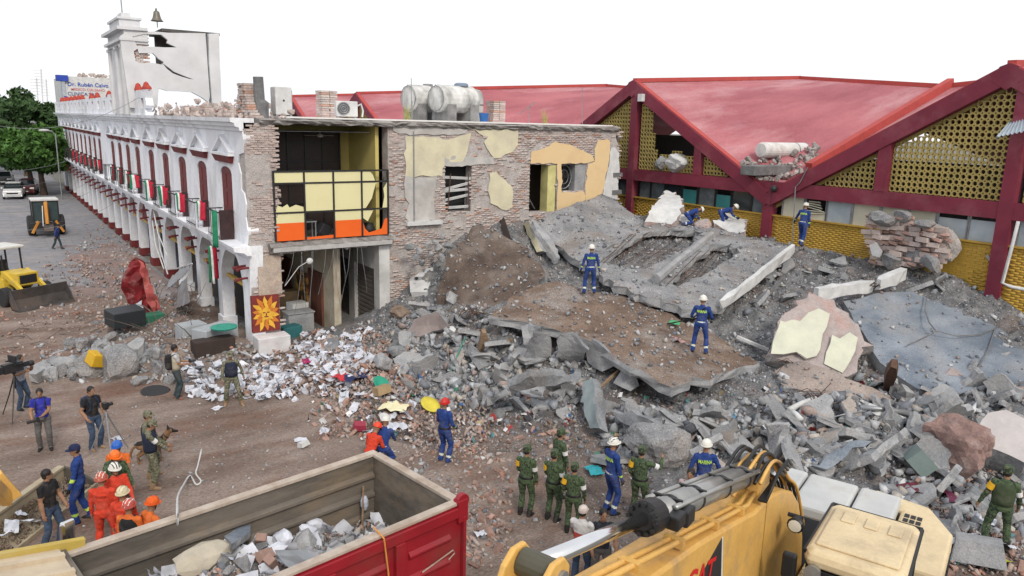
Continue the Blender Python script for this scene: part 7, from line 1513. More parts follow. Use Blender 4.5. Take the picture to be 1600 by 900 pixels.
def tripod(base, hgt, spread, label, m, rot=0):
    root = empty('tripod', base, rot, label, 'tripod')
    for k in range(3): a = k * 2.094; q = MB(); q.tube([(0, 0, hgt), (spread * .45 * math.cos(a), spread * .45 * math.sin(a), hgt * .52), (spread * math.cos(a), spread * math.sin(a), .01)], [.022, .018, .013], 6); q.build('leg', m, root)
    q = MB(); q.tube([(0, 0, hgt * .7), (0, 0, hgt + .08)], .025, 8); q.build('column', m, root); q = MB(); q.obox((0, 0, hgt + .1), (.1, .1, .06)); q.build('head', BLACKM, root); return root
P = at(172, 712); tripod(P, 1.25, .55, 'silver tripod with a black camera in front of the photographer in black', STEEL, .5)
root = empty('photo_camera', P + Vector((0, 0, 1.42)), R_(300), 'black camera mounted on the silver tripod', 'camera'); m_ = MB(); m_.bx(-.08, .08, -.06, .06, -.05, .09); m_.build('camera_body', BLACKM, root, bevel=.01); m_ = MB(); m_.lathe([(0, .06), (.045, .06), (.05, .2), (0, .2)], 10, axis='y'); m_.build('lens', BLACKM, root)
P = at(30, 652); tripod(P, 1.3, .6, 'black tripod under the large video camera at the left', BLACKM, .2)
root = empty('video_camera', P + Vector((0, 0, 1.55)), R_(300), 'large black shoulder video camera on the black tripod at the left', 'camera')
for nm, bx_ in (('camera_body', (-.1, .1, -.3, .25, -.12, .16)), ('battery', (-.07, .07, -.45, -.3, -.1, .12)), ('viewfinder', (-.25, -.1, .05, .3, .04, .16)), ('microphone', (.1, .15, -.05, .4, .08, .13)), ('top_handle', (-.03, .03, -.2, .2, .22, .26)), ('monitor', (-.05, .3, -.1, -.05, .2, .42))): m_ = MB(); m_.bx(*bx_); m_.build(nm, BLACKM, root, bevel=.012)
m_ = MB(); m_.lathe([(0, .25), (.06, .25), (.065, .45), (.09, .5), (.09, .58), (0, .56)], 12, axis='y'); m_.build('lens', BLACKM, root)
# the search dog
def dog(loc, face):
    rootd = empty('dog', loc, R_(face - 90), 'brown and black shepherd dog standing beside its handler', 'dog'); q = MB()
    def ring(y, z, rx, rz_): return [(rx * math.cos(a * .5236), y, z + rz_ * math.sin(a * .5236)) for a in range(12)]
    q.loft([ring(y, z, rx, rz_) for y, z, rx, rz_ in ((-.36, .5, .04, .06), (-.32, .5, .09, .11), (-.2, .5, .105, .12), (-.02, .5, .1, .12), (.14, .5, .12, .17), (.27, .52, .11, .16), (.34, .56, .07, .1))])
    q.tube([(0, .27, .56), (0, .38, .7), (0, .44, .78)], [.1, .085, .075], 10); q.sph((0, .47, .81), (.075, .095, .08), 6); q.tube([(0, .5, .8), (0, .6, .775), (0, .68, .765)], [.055, .042, .03], 8)
    for s in (-1, 1):
        q.tube([(s * .045, .44, .85), (s * .055, .43, .92), (s * .06, .425, .97)], [.035, .025, .005], 6)
        q.tube([(s * .08, .2, .48), (s * .085, .19, .3), (s * .085, .21, .16), (s * .085, .2, .05)], [.065, .042, .03, .026], 8); q.tube([(s * .085, .18, .03), (s * .085, .28, .022)], [.03, .022], 8)
        q.tube([(s * .08, -.24, .5), (s * .09, -.16, .33), (s * .09, -.34, .2), (s * .09, -.31, .05)], [.09, .06, .032, .026], 8); q.tube([(s * .09, -.33, .03), (s * .09, -.22, .022)], [.03, .022], 8)
    q.tube([(0, -.35, .54), (0, -.45, .42), (0, -.5, .28), (0, -.47, .18)], [.035, .038, .035, .015], 8)
    me = q.mesh('tmp', SKIN); o = bpy.data.objects.new('tmp', me); COL.objects.link(o); rm = o.modifiers.new('r', 'REMESH'); rm.mode = 'VOXEL'; rm.voxel_size = .013; sm = o.modifiers.new('s', 'SMOOTH'); sm.factor = .5; sm.iterations = 3
    dg = bpy.context.evaluated_depsgraph_get(); m2 = bpy.data.meshes.new_from_object(o.evaluated_get(dg)); bpy.data.objects.remove(o); m2.name = 'body'; m2.materials.clear(); m2.materials.append(C_('fur_tan', .2, .11, .055)); m2.materials.append(C_('fur_black', .02, .017, .015))
    for p in m2.polygons: c = p.center; p.material_index = 1 if (c.y > .52 or (c.z > .53 and c.y < .3) or c.z > .86) else 0; p.use_smooth = True
    link_mesh('body', m2, rootd); q = MB(); q.lathe([(.09, -.015), (.1, 0), (.09, .015)], 12, (0, 0, 0)); o = q.build('collar', BLK, rootd, loc=(0, .37, .68), rot=(-.9, 0, 0)); 
    for s in (-1, 1): q = MB(); q.sph((s * .04, .55, .835), .012, 3); q.build('eye', HAIR, rootd)
dog(at(238, 722), 350)
# ================================================================== MACHINES
CATY = mat('machine_yellow', (.66, .39, .1), (.56, .32, .085), 1.4, .42, bump=.06, stain=(.33, .22, .12), sscale=1.3, samt=.8, speck=.06, spec=.45)
CATC = mat('machine_cream', (.66, .54, .34), (.56, .45, .28), 1.2, .5, bump=.05, stain=(.38, .3, .2), sscale=1.6, samt=.75, speck=.05)
HOODW = mat('hood_white', (.5, .51, .5), (.4, .41, .41), 1.2, .5, stain=(.38, .35, .3), sscale=1.5, samt=.4)
HOSE = flat('hose_black', (.015, .015, .016), .45)
def smooth_path(P, n=4):
    out = []
    for i in range(len(P) - 1):
        p0, p1, p2, p3 = P[max(i - 1, 0)], P[i], P[i + 1], P[min(i + 2, len(P) - 1)]
        for k in range(n):
            t = k / n; out.append(.5 * ((2 * p1) + (p2 - p0) * t + (2 * p0 - 5 * p1 + 4 * p2 - p3) * t * t + (3 * p1 - p0 - 3 * p2 + p3) * t ** 3))
    return out + [P[-1]]
ex = empty('excavator', (8.75, 4.45, .35), R_(110), 'large yellow tracked excavator with chrome cylinder on its raised boom', 'excavator')
zo = -.35
def xp(m_, name, m, par=ex, **k): return m_.build(name, m, par, **k)
def xb(name, m, *bx_, bevel=.02, par=ex): m_ = MB(); m_.bx(*bx_); return xp(m_, name, m, par, bevel=bevel)
# boom: curved box girder, drawn as a profile in the (forward, height) plane
prof = [(-2.0, 2.0), (-1.75, 2.8), (-1.25, 3.55), (-.75, 3.95), (-.2, 4.2), (.35, 4.36), (1.09, 4.44), (2.0, 4.68), (3.0, 4.93), (4.43, 5.21), (5.8, 5.5), (6.0, 5.3), (5.8, 5.1), (4.4, 4.62), (3.0, 4.12), (2.0, 3.7), (1.2, 3.36), (.6, 3.05), (.0, 2.6), (-.5, 2.1), (-1.0, 1.6), (-1.7, 1.55)]
m_ = MB(); m_.prism([(1.1, y, z + zo) for y, z in prof], (.5, 0, 0)); boom = xp(m_, 'boom', CATY, bevel=.035)
m_ = MB(); m_.bx(1.09, 1.1, .62, .635, 3.2 + zo, 4.36 + zo) if 0 else m_.prism([(1.094, .62, 3.1 + zo), (1.094, .64, 3.1 + zo), (1.094, .64, 4.36 + zo), (1.094, .62, 4.36 + zo)], (.005, 0, 0)); xp(m_, 'weld_seam', flat('seam', (.4, .23, .05), .5), boom)
# lettering on the boom side
def boomy(t): return 4.44 + (t - 1.09) * .257
m_ = MB(); m_.prism([(1.096, 3.75, boomy(3.75) - .72 + zo), (1.096, 2.2, boomy(2.2) - .85 + zo), (1.096, 2.35, boomy(2.35) - .08 + zo), (1.096, 3.0, boomy(3) - .42 + zo)], (.003, 0, 0)); xp(m_, 'decal', flat('decal_black', (.03, .03, .032), .4), boom)
m_ = MB(); m_.prism([(1.0965, 2.2, boomy(2.2) - .85 + zo), (1.0965, 2.15, boomy(2.2) - .86 + zo), (1.0965, 2.31, boomy(2.3) - .07 + zo), (1.0965, 2.35, boomy(2.35) - .08 + zo)], (.003, 0, 0)); xp(m_, 'decal_edge', WHITEP, boom)
def lettering(txt, size, name, m, parent, mtx):
    cu = bpy.data.curves.new('t', 'FONT'); cu.body = txt; cu.size = size; cu.extrude = .002; cu.offset = .012 * size; to = bpy.data.objects.new('t', cu); COL.objects.link(to)
    dg = bpy.context.evaluated_depsgraph_get(); me = bpy.data.meshes.new_from_object(to.evaluated_get(dg)); bpy.data.objects.remove(to); me.transform(mtx); me.materials.clear(); me.materials.append(m); me.name = name
    return link_mesh(name, me, parent)
an = math.atan(.257)
rx_ = Vector((0, -math.cos(an), -math.sin(an))); up_ = Vector((0, -math.sin(an), math.cos(an))); nn_ = rx_.cross(up_)
mt = Matrix((rx_, up_, nn_)).transposed().to_4x4(); mt.translation = Vector((1.09, 3.38, boomy(3.38) - .56 + zo))
lettering('CAT', .42, 'lettering', flat('logo_red', (.6, .02, .02), .4), boom, mt)
m_ = MB(); m_.prism([(1.085, 2.62, boomy(2.62) - .8 + zo), (1.085, 2.88, boomy(2.88) - .8 + zo), (1.085, 2.75, boomy(2.75) - .63 + zo)], (.003, 0, 0)); xp(m_, 'logo_triangle', CATY, boom)
# stick cylinder
a, b_ = Vector((1.35, 5.62, 5.95 + zo)), Vector((1.35, .55, 4.66 + zo)); d = (b_ - a); L = d.length
m_ = MB(); m_.tube([a, a + d * .37], .062, 16); xp(m_, 'cylinder_rod', CHROME, smooth=True)
m_ = MB(); m_.tube([a + d * .335, a + d * .34, a + d * .385, a + d * .39], [.1, .165, .165, .15], 18); cb = xp(m_, 'cylinder_gland', HOSE)
for k in range(12):
    an_ = k * .5236; u = Vector((1, 0, 0)); w = d.normalized().cross(u); c = a + d * .338 + (u * math.cos(an_) + w * math.sin(an_)) * .135; m_ = MB(); m_.tube([c, c - d.normalized() * .04], .022, 6); xp(m_, 'bolt', HOSE, cb)
CYL = mat('cylinder_grey', (.4, .4, .385), (.27, .27, .26), 2, .3, .6)
m_ = MB(); m_.tube([a + d * .385, a + d * .97], .13, 18); xp(m_, 'cylinder_barrel', CYL, smooth=True)
for s, r in ((-.14, .028), (.15, .028), (.08, .02)):
    m_ = MB(); m_.tube([a + d * .42 + Vector((s, 0, .09)), a + d * .7 + Vector((s, 0, .1)), a + d * .96 + Vector((s, 0, .1))], r, 8); xp(m_, 'hydraulic_pipe', CYL, smooth=True)
for t in (.45, .58, .75, .9): m_ = MB(); m_.tube([a + d * t, a + d * (t + .01)], .138, 16); m_.obox(a + d * t + Vector((0, 0, .12)), (.3, .03, .03)); xp(m_, 'pipe_clamp', HOSE)
for dx, dt, sz in ((-.17, .41, .14), (-.15, .46, .17), (.1, .44, .13)): m_ = MB(); m_.obox(a + d * dt + Vector((dx, 0, -.02)), (sz, .2, sz)); xp(m_, 'valve_block', HOSE, bevel=.02)
for s in (1.19, 1.28):   # steel lines along the top of the girder
    m_ = MB(); m_.tube([(s, t, boomy(t) + (.0 if t < 1.09 else 0) + .07 + zo) for t in (5.5, 4.2, 3, 2, 1.2)] + [(s + .05, .7, 4.5 + zo)], .03, 8); xp(m_, 'boom_line', CATY, smooth=True)
for t in (1.5, 2.4, 3.4, 4.4): m_ = MB(); m_.obox((1.23, t, boomy(t) + .06 + zo), (.2, .07, .09)); xp(m_, 'line_bracket', CATY)
m_ = MB(); m_.bx(1.16, 1.54, .35, .75, 4.36 + zo, 4.75 + zo); xp(m_, 'cylinder_bracket', CATY, bevel=.04)
for k in range(9):       # hoses over the knee
    x = 1.13 + k * .055; z1 = rng.uniform(-.08, .1); m_ = MB(); m_.tube(smooth_path([Vector(p) for p in ((x, 1.0 + rng.uniform(-.2, .5), 4.74 + zo), (x + .02, .4, 4.86 + z1 + zo), (x + .03, -.1, 4.66 + z1 + zo), (x + .02, -.6, 4.25 + z1 + zo), (x, -1.1, 3.85 + zo), (x - .03, -1.7, 3.0 + zo))]), .024, 7); xp(m_, 'hose', HOSE if k % 3 else CATY, smooth=True)
m_ = MB()
for k in range(5): m_.tube([(1.05 + .02 * k, .9, 4.5 + zo), (1.02, .5 - .1 * k, 4.78 + zo), (1.06, .1 - .1 * k, 4.55 + zo)], .022, 6)
xp(m_, 'hose_bundle', HOSE, smooth=True)
# boom lamp
m_ = MB(); m_.tube([(.98, -.05, 3.95 + zo), (.78, -.05, 3.95 + zo)], .03, 6); m_.lathe([(0, -.08), (.08, -.07), (.11, .06), (.09, .08), (0, .08)], 12, (.84, .05, 3.9 + zo), axis='y'); lm = xp(m_, 'work_lamp', HOSE)
m_ = MB(); m_.lathe([(0, .082), (.085, .083), (0, .09)], 12, (.84, .05, 3.9 + zo), axis='y'); xp(m_, 'lamp_glass', mat('lamp_glass', (.7, .7, .62), None, 3, .2), lm)
# stick head at the tip of the boom
for s in (1.16, 1.49): m_ = MB(); m_.prism([(s, y, z + zo) for y, z in ((5.56, 5.75), (5.55, 5.96), (5.62, 6.05), (5.76, 6.06), (5.88, 5.98), (6.3, 5.2), (6.7, 3.2), (6.3, 3.2), (5.8, 5.1))], (.05, 0, 0)); xp(m_, 'stick_plate', CATY, bevel=.015)
m_ = MB(); m_.bx(1.21, 1.49, 5.95, 6.4, 3.2 + zo, 5.3 + zo); xp(m_, 'stick_web', CATY)
m_ = MB(); m_.tube([(1.13, 5.68, 5.92 + zo), (1.57, 5.68, 5.92 + zo)], .06, 14); xp(m_, 'pin', CYL)
m_ = MB(); m_.tube([(1.22, 5.68, 5.93 + zo), (1.48, 5.68, 5.93 + zo)], .105, 16); xp(m_, 'rod_eye', flat('eye_grease', (.08, .075, .05), .5))
# house
xb('upper_frame', CATY, -.9, 2.1, -3.35, .8, 1.15 + zo, 1.75 + zo, bevel=.05)
xb('engine_housing', mat('housing_side', (.05, .06, .075), None, 2, .35), .1, 1.98, -3.1, -1.95, 1.75 + zo, 3.0 + zo)
for x0, x1 in ((1.42, 1.95), (.6, 1.4), (-.05, .58)): xb('hood_panel', HOODW, x0, x1 - .015, -3.25, -1.93, 2.99 + zo, 3.2 + zo, bevel=.05)
xb('side_deck', CATC, .62, 1.06, -1.92, .2, 1.75 + zo, 2.25 + zo, bevel=.03)
for k in range(12): xb('deck_rib', CATC, .64, 1.04, -1.85 + k * .13, -1.8 + k * .13, 2.25 + zo, 2.27 + zo, bevel=0)
# counterweight with grille
m_ = MB(); m_.loft([[(x, y, z + zo) for x, y in ((-.85, -1.3), (-.85, -2.7), (-.45, -3.45), (.4, -3.6), (.4, -3.12), (-.08, -3.05), (-.08, -1.3))] for z in (1.3, 2.5, 2.98, 3.06)]); cw = xp(m_, 'rear_cowl', CATC, bevel=.05)
for j in range(3):
    for k in range(6): m_ = MB(); m_.bx(-.15 - .09 * j - .07, -.15 - .09 * j, -2.95 + k * .17, -2.83 + k * .17, 3.062 + zo, 3.07 + zo); xp(m_, 'grille_slot', HOSE, cw)
for k in range(7): m_ = MB(); m_.bx(-.865, -.85, -2.5 + k * .16, -2.42 + k * .16, 2.4 + zo, 2.85 + zo); xp(m_, 'side_slot', HOSE, cw)
# cab
m_ = MB()
r0, r1 = 3.78 + zo, 4.0 + zo
m_.loft([[(x * k, y * k + .02, z) for x, y in ((-.56, -.62), (-.5, -.74), (.5, -.74), (.56, -.62), (.56, .64), (.5, .76), (-.5, .76), (-.56, .64))] for z, k in ((r0, 1.0), (r0 + .1, 1.03), (r1 - .05, 1.0), (r1, .93))]); rf = xp(m_, 'cab_roof', CATC, bevel=.03)
m_ = MB(); m_.bx(-.47, .47, -.5, .62, r1 - .002, r1 + .035); xp(m_, 'roof_plateau', CATC, rf, bevel=.03)
for k in range(3): m_ = MB(); m_.bx(-.38 + k * .28, -.22 + k * .28, -.4, -.12, r1 + .034, r1 + .055); xp(m_, 'roof_pad', CATC, rf, bevel=.02)
m_ = MB(); m_.tube([(-.56, -.72, r1 - .05), (.56, -.72, r1 - .05)], .03, 8); m_.tube([(.55, -.7, r1 - .05), (.57, .7, r1 - .08)], .03, 8); m_.tube([(-.55, -.7, r1 - .05), (-.57, .7, r1 - .08)], .03, 8); xp(m_, 'roof_rail', HOSE)
for x in (-.5, .5):
    for y, w in ((-.68, .09), (.0, .05), (.7, .06)): xb('cab_pillar', HOSE, x - .04, x + .04, y - w / 2, y + w / 2, 1.7 + zo, r0, bevel=.01)
xb('cab_glass', GLASSD, -.49, .49, -.66, .69, 1.9 + zo, r0 - .02, bevel=0)
xb('cab_lower', CATC, -.55, .55, -.74, .76, 1.45 + zo, 2.05 + zo)
xb('wiper_bar', HOSE, -.5, .5, .715, .76, r0 - .12, r0 - .03, bevel=.01)
for x in (.42, -.42): m_ = MB(); m_.lathe([(0, -.07), (.08, -.06), (.1, .06), (0, .07)], 12, (x, .84, r0 - .02), axis='y'); xp(m_, 'cab_lamp', CYL)
m_ = MB(); m_.tube([(.62, .78, 2.2 + zo), (.66, .84, 3.2 + zo), (.68, .8, 3.8 + zo)], .05, 8); xp(m_, 'mirror_post', HOSE); m_ = MB(); m_.obox((.7, .86, 3.75 + zo), (.17, .1, .34)); xp(m_, 'mirror', HOSE, bevel=.03)
m_ = MB(); m_.tube([(-.62, .6, 2.0 + zo), (-.66, .3, 3.0 + zo), (-.6, -.5, 3.1 + zo), (-.6, -.7, 2.0 + zo)], .022, 6); xp(m_, 'grab_rail', HOSE)
# tracks
for x0 in (-1.15, 1.75):
    m_ = MB(); m_.prism([(x0, y, z + zo) for y, z in ((-2.6, .35), (-2.3, .05 + .3), (2.0, .35), (2.4, .5), (2.55, .8), (2.3, 1.12), (-2.3, 1.12), (-2.65, .8))], (.6, 0, 0)); tr = xp(m_, 'track', RUBBER, bevel=.05)
    for k in range(5): m_ = MB(); m_.tube([(x0 - .02, -1.8 + k * .9, .7 + zo), (x0 + .62, -1.8 + k * .9, .7 + zo)], .26, 12); xp(m_, 'roller', CATY, tr)
xb('undercarriage', CATY, -.5, 1.7, -1.2, 1.2, .55 + zo, 1.15 + zo)
# ------------------------------------------------------------------ dump truck (only its body reaches into the picture)
TA = R_(9.0); tk = empty('dump_truck', (5.82, 11.15, 0), TA, 'red dump truck with an open steel body half filled with rubble', 'truck')
TRED = mat('truck_red', (.3, .012, .022), (.22, .01, .018), 1.2, .42, bump=.04, stain=(.17, .05, .04), sscale=1.0, samt=.5, spec=.45); TIN = mat('truck_inside', (.18, .155, .13), (.085, .075, .065), 1.2, .75, .1, bump=.3, stain=(.3, .22, .14), sscale=.7, samt=.6, stretch=(.6, 1, 2)); RIM = mat('truck_rim', (.46, .4, .34), (.33, .27, .22), 3, .8, bump=.2, stain=(.25, .15, .1), sscale=2, samt=.5)
TYEL = mat('truck_yellow', (.5, .38, .08), (.4, .29, .07), 2, .6, stain=(.35, .28, .2), sscale=1, samt=.6); TCRM = mat('truck_cream', (.55, .46, .33), (.45, .37, .27), 2, .6, stain=(.3, .22, .15), sscale=1.5, samt=.5)
W2, LEN, ZR, ZF = 1.3, 5.25, 2.75, 1.15
tp = lambda m_, n, m, par=tk, **k: m_.build(n, m, par, **k)
def tb(n, m, *b, par=tk, bevel=.012): m_ = MB(); m_.bx(*b); return tp(m_, n, m, par, bevel=bevel)
lw = tb('left_wall', TIN, -LEN, 0, W2 - .08, W2, ZF, ZR)
for z in (1.55, 1.98, 2.36): m_ = MB(); m_.loft([[(x, W2 - .08, z - .07), (x, W2 - .16, z - .02), (x, W2 - .16, z + .03), (x, W2 - .08, z + .08)] for x in (-LEN + .02, -.08)]); tp(m_, 'wall_rib', TIN, lw)
tb('left_rim', RIM, -LEN, .02, W2 - .12, W2 + .03, ZR, ZR + .07)
rw = tb('right_wall', TRED, -LEN, .02, -W2, -W2 + .09, ZF - .1, ZR)
m_ = MB(); m_.bx(-LEN, -.06, -W2 + .09, -W2 + .1, ZF, ZR); tp(m_, 'inner_lining', TIN, rw)
tb('right_rim', RIM, -LEN, -.05, -W2 - .02, -W2 + .13, ZR, ZR + .06)
tb('top_rail', TRED, -LEN, .0, -W2 - .07, -W2 - .002, ZR - .2, ZR - .02)
for k in range(5): tb('stake', TRED, -.12 - k * 1.25 - (.0 if k else -.12), .06 - k * 1.25, -W2 - .09, -W2 - .003, ZF - .1, ZR - .2)
for k in range(4):
    x1 = -.16 - k * 1.25; x0 = x1 - 1.0
    for z in (1.35, 1.78, 2.2): m_ = MB(); m_.loft([[(x, -W2 - .002, z - .06), (x, -W2 - .05, z), (x, -W2 - .05, z + .03), (x, -W2 - .002, z + .09)] for x in (x0 + .08, x1 - .08)]); tp(m_, 'side_rib', TRED, rw)
m_ = MB(); P_ = [(-.85, -W2 - .054, 1.86), (-.2, -W2 - .054, 2.0)]; m_.tube([P_[0], P_[1], (-.17, -W2 - .054, 1.93), (-.3, -W2 - .054, 1.86)], .012, 5); tp(m_, 'scratch', RIM, rw)
tg = tb('tailgate', TIN, -.06, .0, -W2 + .1, W2 - .08, ZF, ZR - .02); tb('tailgate_outer', TRED, .0, .06, -W2, W2, ZF - .1, ZR - .02)
tb('tailgate_rim', RIM, -.08, .08, -W2 + .1, W2 - .1, ZR - .02, ZR + .05)
m_ = MB(); m_.lathe([(0, -.05), (.13, -.05), (.13, .05), (0, .05)], 12, (.02, -W2 + .0, ZR + .06), axis='y'); m_.bx(-.1, .1, -W2 - .08, -W2 + .08, ZR - .3, ZR + .1); tp(m_, 'hinge', TRED, bevel=.01)
tb('bed_floor', TIN, -LEN, 0, -W2, W2, ZF - .08, ZF)
hb = tb('headboard', TIN, -LEN - .08, -LEN, -W2, W2, ZF, ZR + .12)
m_ = MB(); m_.prism([(-LEN - .08, -W2, ZR + .1), (-LEN - .08, W2, ZR + .1), (-LEN - 1.2, W2, ZR + .3), (-LEN - 1.2, -W2, ZR + .3)], (0, 0, .05)); cn = tp(m_, 'cab_shield', TCRM)
for y in (-1.0, -.5, 0, .5, 1.0): m_ = MB(); m_.beam((-LEN - .08, y, ZR + .17), (-LEN - 1.2, y, ZR + .37), .1, .07); tp(m_, 'shield_rib', TCRM, cn)
m_ = MB(); m_.beam((-LEN + .25, W2 + .02, ZR + .1), (-LEN - 1.25, W2 + .02, ZR + .36), .1, .14); tp(m_, 'shield_edge', TYEL, cn)
tb('cab', TYEL, -LEN - 2.2, -LEN - .35, -1.15, 1.15, 1.0, 2.75, bevel=.08); tb('cab_window', GLASSD, -LEN - 1.9, -LEN - .9, 1.15, 1.165, 1.9, 2.55)
m_ = MB(); q = gz((108, 850), 2.75); M0 = (Matrix.Translation(tk.location) @ tk.rotation_euler.to_matrix().to_4x4()).inverted(); q = M0 @ q; m_.tube([(q.x, q.y - .3, 2.4), (q.x, q.y, 2.5), (q.x, q.y, 3.0)], .025, 6); tp(m_, 'mirror_arm', BLACKM)
m_ = MB(); m_.obox((q.x, q.y + .03, 2.9), (.22, .1, .46), Euler((.1, 0, .3))); tp(m_, 'mirror', CHROME, bevel=.05)
tb('chassis', BLACKM, -LEN - 2, -.1, -.45, .45, .7, 1.05)
for x in (-.9, -2.1, -LEN - 1.3):
    for s in (-1, 1): m_ = MB(); m_.lathe([(0, -.14), (.3, -.14), (.34, -.1), (.5, -.13), (.52, 0), (.5, .13), (.34, .1), (0, .14)], 18, (x, s * 1.0, .52), axis='y'); tp(m_, 'wheel', RUBBER)
# the load
TM = Matrix.Translation(tk.location) @ tk.rotation_euler.to_matrix().to_4x4()
def loadz(x, y): return 1.5 + .62 * min(max((-x - .2) / 2.6, 0), 1) + .14 * mnoise.noise(Vector((x * 1.3, y * 1.3, 2))) - .12 * abs(y)
V, F = grid(-LEN + .05, -.08, -1.15, 1.15, .1, loadz); V = np.array([TM @ Vector(v) for v in V]); o = link_mesh('truck_load', np_mesh('truck_load', V, F, RUBG)); tag(o, kind='stuff')
n = 1500; x = nrng.uniform(-LEN + .1, -.15, n); y = nrng.uniform(-1.12, 1.12, n); z = np.array([loadz(a, b_) for a, b_ in zip(x, y)]); s = .05 + .13 * nrng.random(n) ** 3
P = np.array([TM @ Vector(p) for p in zip(x, y, z + s * .2)]); scatter('load_pieces', P, s, BRK3, VT)
scatter('load_litter', P[::16] + np.array((0, 0, .06)), .9 + 0 * s[::16], PAPER, PT_); scatter('load_pieces', P[::2] + np.array((.05, .03, .02)), s[::2] * 1.2, RUBC, VT)
for k in range(56):
    x, y = rng.uniform(-LEN + .3, -.9), rng.uniform(-1.0, 1.0); s = .16 + .3 * rng.random() ** 2; o = link_mesh('concrete_chunk', rng.choice(VAR), None, TM @ Vector((x, y, loadz(x, y) + s * .25)), (rng.random() * 6, rng.random() * 6, rng.random() * 6)); o.scale = (s, s, s); tag(o, 'grey rubble chunk riding in the open body of the red truck', 'rubble', 'rubble chunks in the truck body')
def intruck(px, py, dz=.0):
    r = ray((px, py)); P = None
    for t in np.arange(6, 20, .03):
        p = CAMP + r / np.linalg.norm(r) * t; l = M0 @ Vector(p)
        if l.z < loadz(l.x, l.y) + dz: return Vector(p)
boulder('pale_block', intruck(316, 872, .15), (1.15, .6, .45), mat('block_beige', (.5, .45, .36), (.4, .36, .29), 3, .95, bump=.4), 301, (0, .1, .45), 2, .08, label='large pale beige block lying in the truck body', cat='block')
plate('slate_slab', [intruck(*p, .35) for p in ((350, 838), (372, 823), (392, 820), (390, 832), (362, 848))], .1, [CONCB, CONC], res=.15, jag=.02, seed=302, label='blue grey slab piece leaning on the truck body wall', cat='slab')
for k, (px, py) in enumerate(((478, 832), (492, 822), (440, 842), (432, 860), (350, 855))): boulder('white_sack', intruck(px, py, .2), (.45, .35, .3), PAPER, 310 + k, (.2, .3, k), 2, .3, label=['white plastic sack in the middle of the truck load', 'upper white plastic sack against the truck wall', 'white torn wrapping left of the sacks in the truck', 'lower white wrapping in the truck load', 'long white lump beside the slate slab in the truck'][k], cat='sack')
plate('crumpled_sheet', [intruck(*p, .4) for p in ((430, 860), (470, 855), (500, 872), (505, 890), (470, 900), (445, 885))], .015, [STEEL, STEEL], res=.12, rough=.1, jag=.02, seed=320, label='crumpled grey metal sheet in the truck load', cat='sheet')
plate('grey_board', [intruck(*p, .45) for p in ((505, 878), (512, 852), (528, 868), (522, 880))], .03, [CONCL, CONC], res=.15, jag=.01, seed=321, label='pale triangular board standing in the truck load', cat='board')
a = intruck(566, 828, .0); m_ = MB(); m_.tube([a, a + Vector((.15, .25, .75))], .022, 5); m_.build('stick', WOOD, label='thin pale stick with cloth standing up in the truck body', cat='stick'); m_ = MB(); m_.sph(a + Vector((.14, .2, .42)), (.08, .08, .16), 5); m_.build('rag', C_('rag_blue_white', .5, .54, .65), label='bluish rag hanging from the stick in the truck body', cat='rag')
for k, (px, py) in enumerate(((415, 868), (408, 846), (425, 880))): a = intruck(px, py, .15); m_ = MB(); m_.obox(a, (.34, .17, .14), Euler((rng.random(), rng.random(), rng.random() * 3))); m_.build('loose_brick', BRK2, label=['orange brick at the left side of the truck load', 'upper orange brick in the truck load', 'lowest orange brick in the truck load'][k], cat='brick', bevel=.01)
m_ = MB(); pts = [gz((315, 702), .05), gz((309, 728), .06), gz((306, 740), .05), gz((314, 752), .05), gz((306, 757), .05), gz((297, 743), .08), gz((287, 757), .5), gz((278, 775), 1.4), TM @ Vector((M0 @ gz((277, 803), 2.86))), gz((278, 835), 2.3), intruck(279, 866, .05)]
m_.tube(smooth_path(pts), .022, 6); m_.build('white_hose', WHITEP, label='long white hose hanging from the ground over the truck body wall', cat='hose', smooth=True)
m_ = MB(); a = TM @ Vector((-1.62, -W2 - .12, ZR + .05)); m_.tube([TM @ Vector((-1.6, -W2 + .2, ZR + .1)), a, TM @ Vector((-1.55, -W2 - .12, 2.2)), TM @ Vector((-1.52, -W2 - .12, 1.5))], .014, 5); m_.build('orange_rope', flat('rope_orange', (.6, .25, .05), .8), label='thin orange rope hanging over the red truck side', cat='rope')
# ------------------------------------------------------------------ steel tray and yellow arms at the left edge
tr = empty('steel_tray', gz((52, 800), 0), math.atan2(18.92 - 17.2, .88 + .41), 'beige steel tray of dirt and white scraps at the lower left edge', 'tray')
TRY = mat('tray_beige', (.42, .36, .25), (.3, .25, .18), 1.5, .6, .1, stain=(.2, .13, .09), sscale=1.2, samt=.6)
Mi = (Matrix.Translation(tr.location) @ tr.rotation_euler.to_matrix().to_4x4()).inverted(); l0, l1 = Mi @ gz((-60, 845), .5), Mi @ gz((102, 732), .5)
yb_ = (l0.y + l1.y) / 2; x0, x1 = l0.x, l1.x; yn = yb_ - .75
for nm, b in (('back_wall', (x0, x1, yb_, yb_ + .08, .05, .5)), ('floor', (x0, x1, yn, yb_, .03, .1)), ('front_lip', (x0, x1, yn - .06, yn, .0, .16)), ('rim', (x0, x1, yb_ - .03, yb_ + .14, .5, .58))): m_ = MB(); m_.bx(*b); m_.build(nm, TRY, tr, bevel=.015)
m_ = MB(); m_.prism([(x1, yb_ + .1, .05), (x1, yb_ + .1, .56), (x1, yb_ - .3, .45), (x1, yn, .16), (x1, yn, .05)], (.07, 0, 0)); m_.build('end_plate', mat('tray_dark', (.1, .09, .075), None, 2, .7), tr)
n = 500; MT = Mi.inverted(); xx = nrng.uniform(x0, x1 - .1, n); yy_ = nrng.uniform(yn + .05, yb_ - .05, n); s = .04 + .1 * nrng.random(n) ** 2; scatter('tray_dirt', np.array([MT @ Vector(p) for p in zip(xx, yy_, .1 + .25 * (yy_ - yn) / (yb_ - yn))]), s, DIRT, VT)
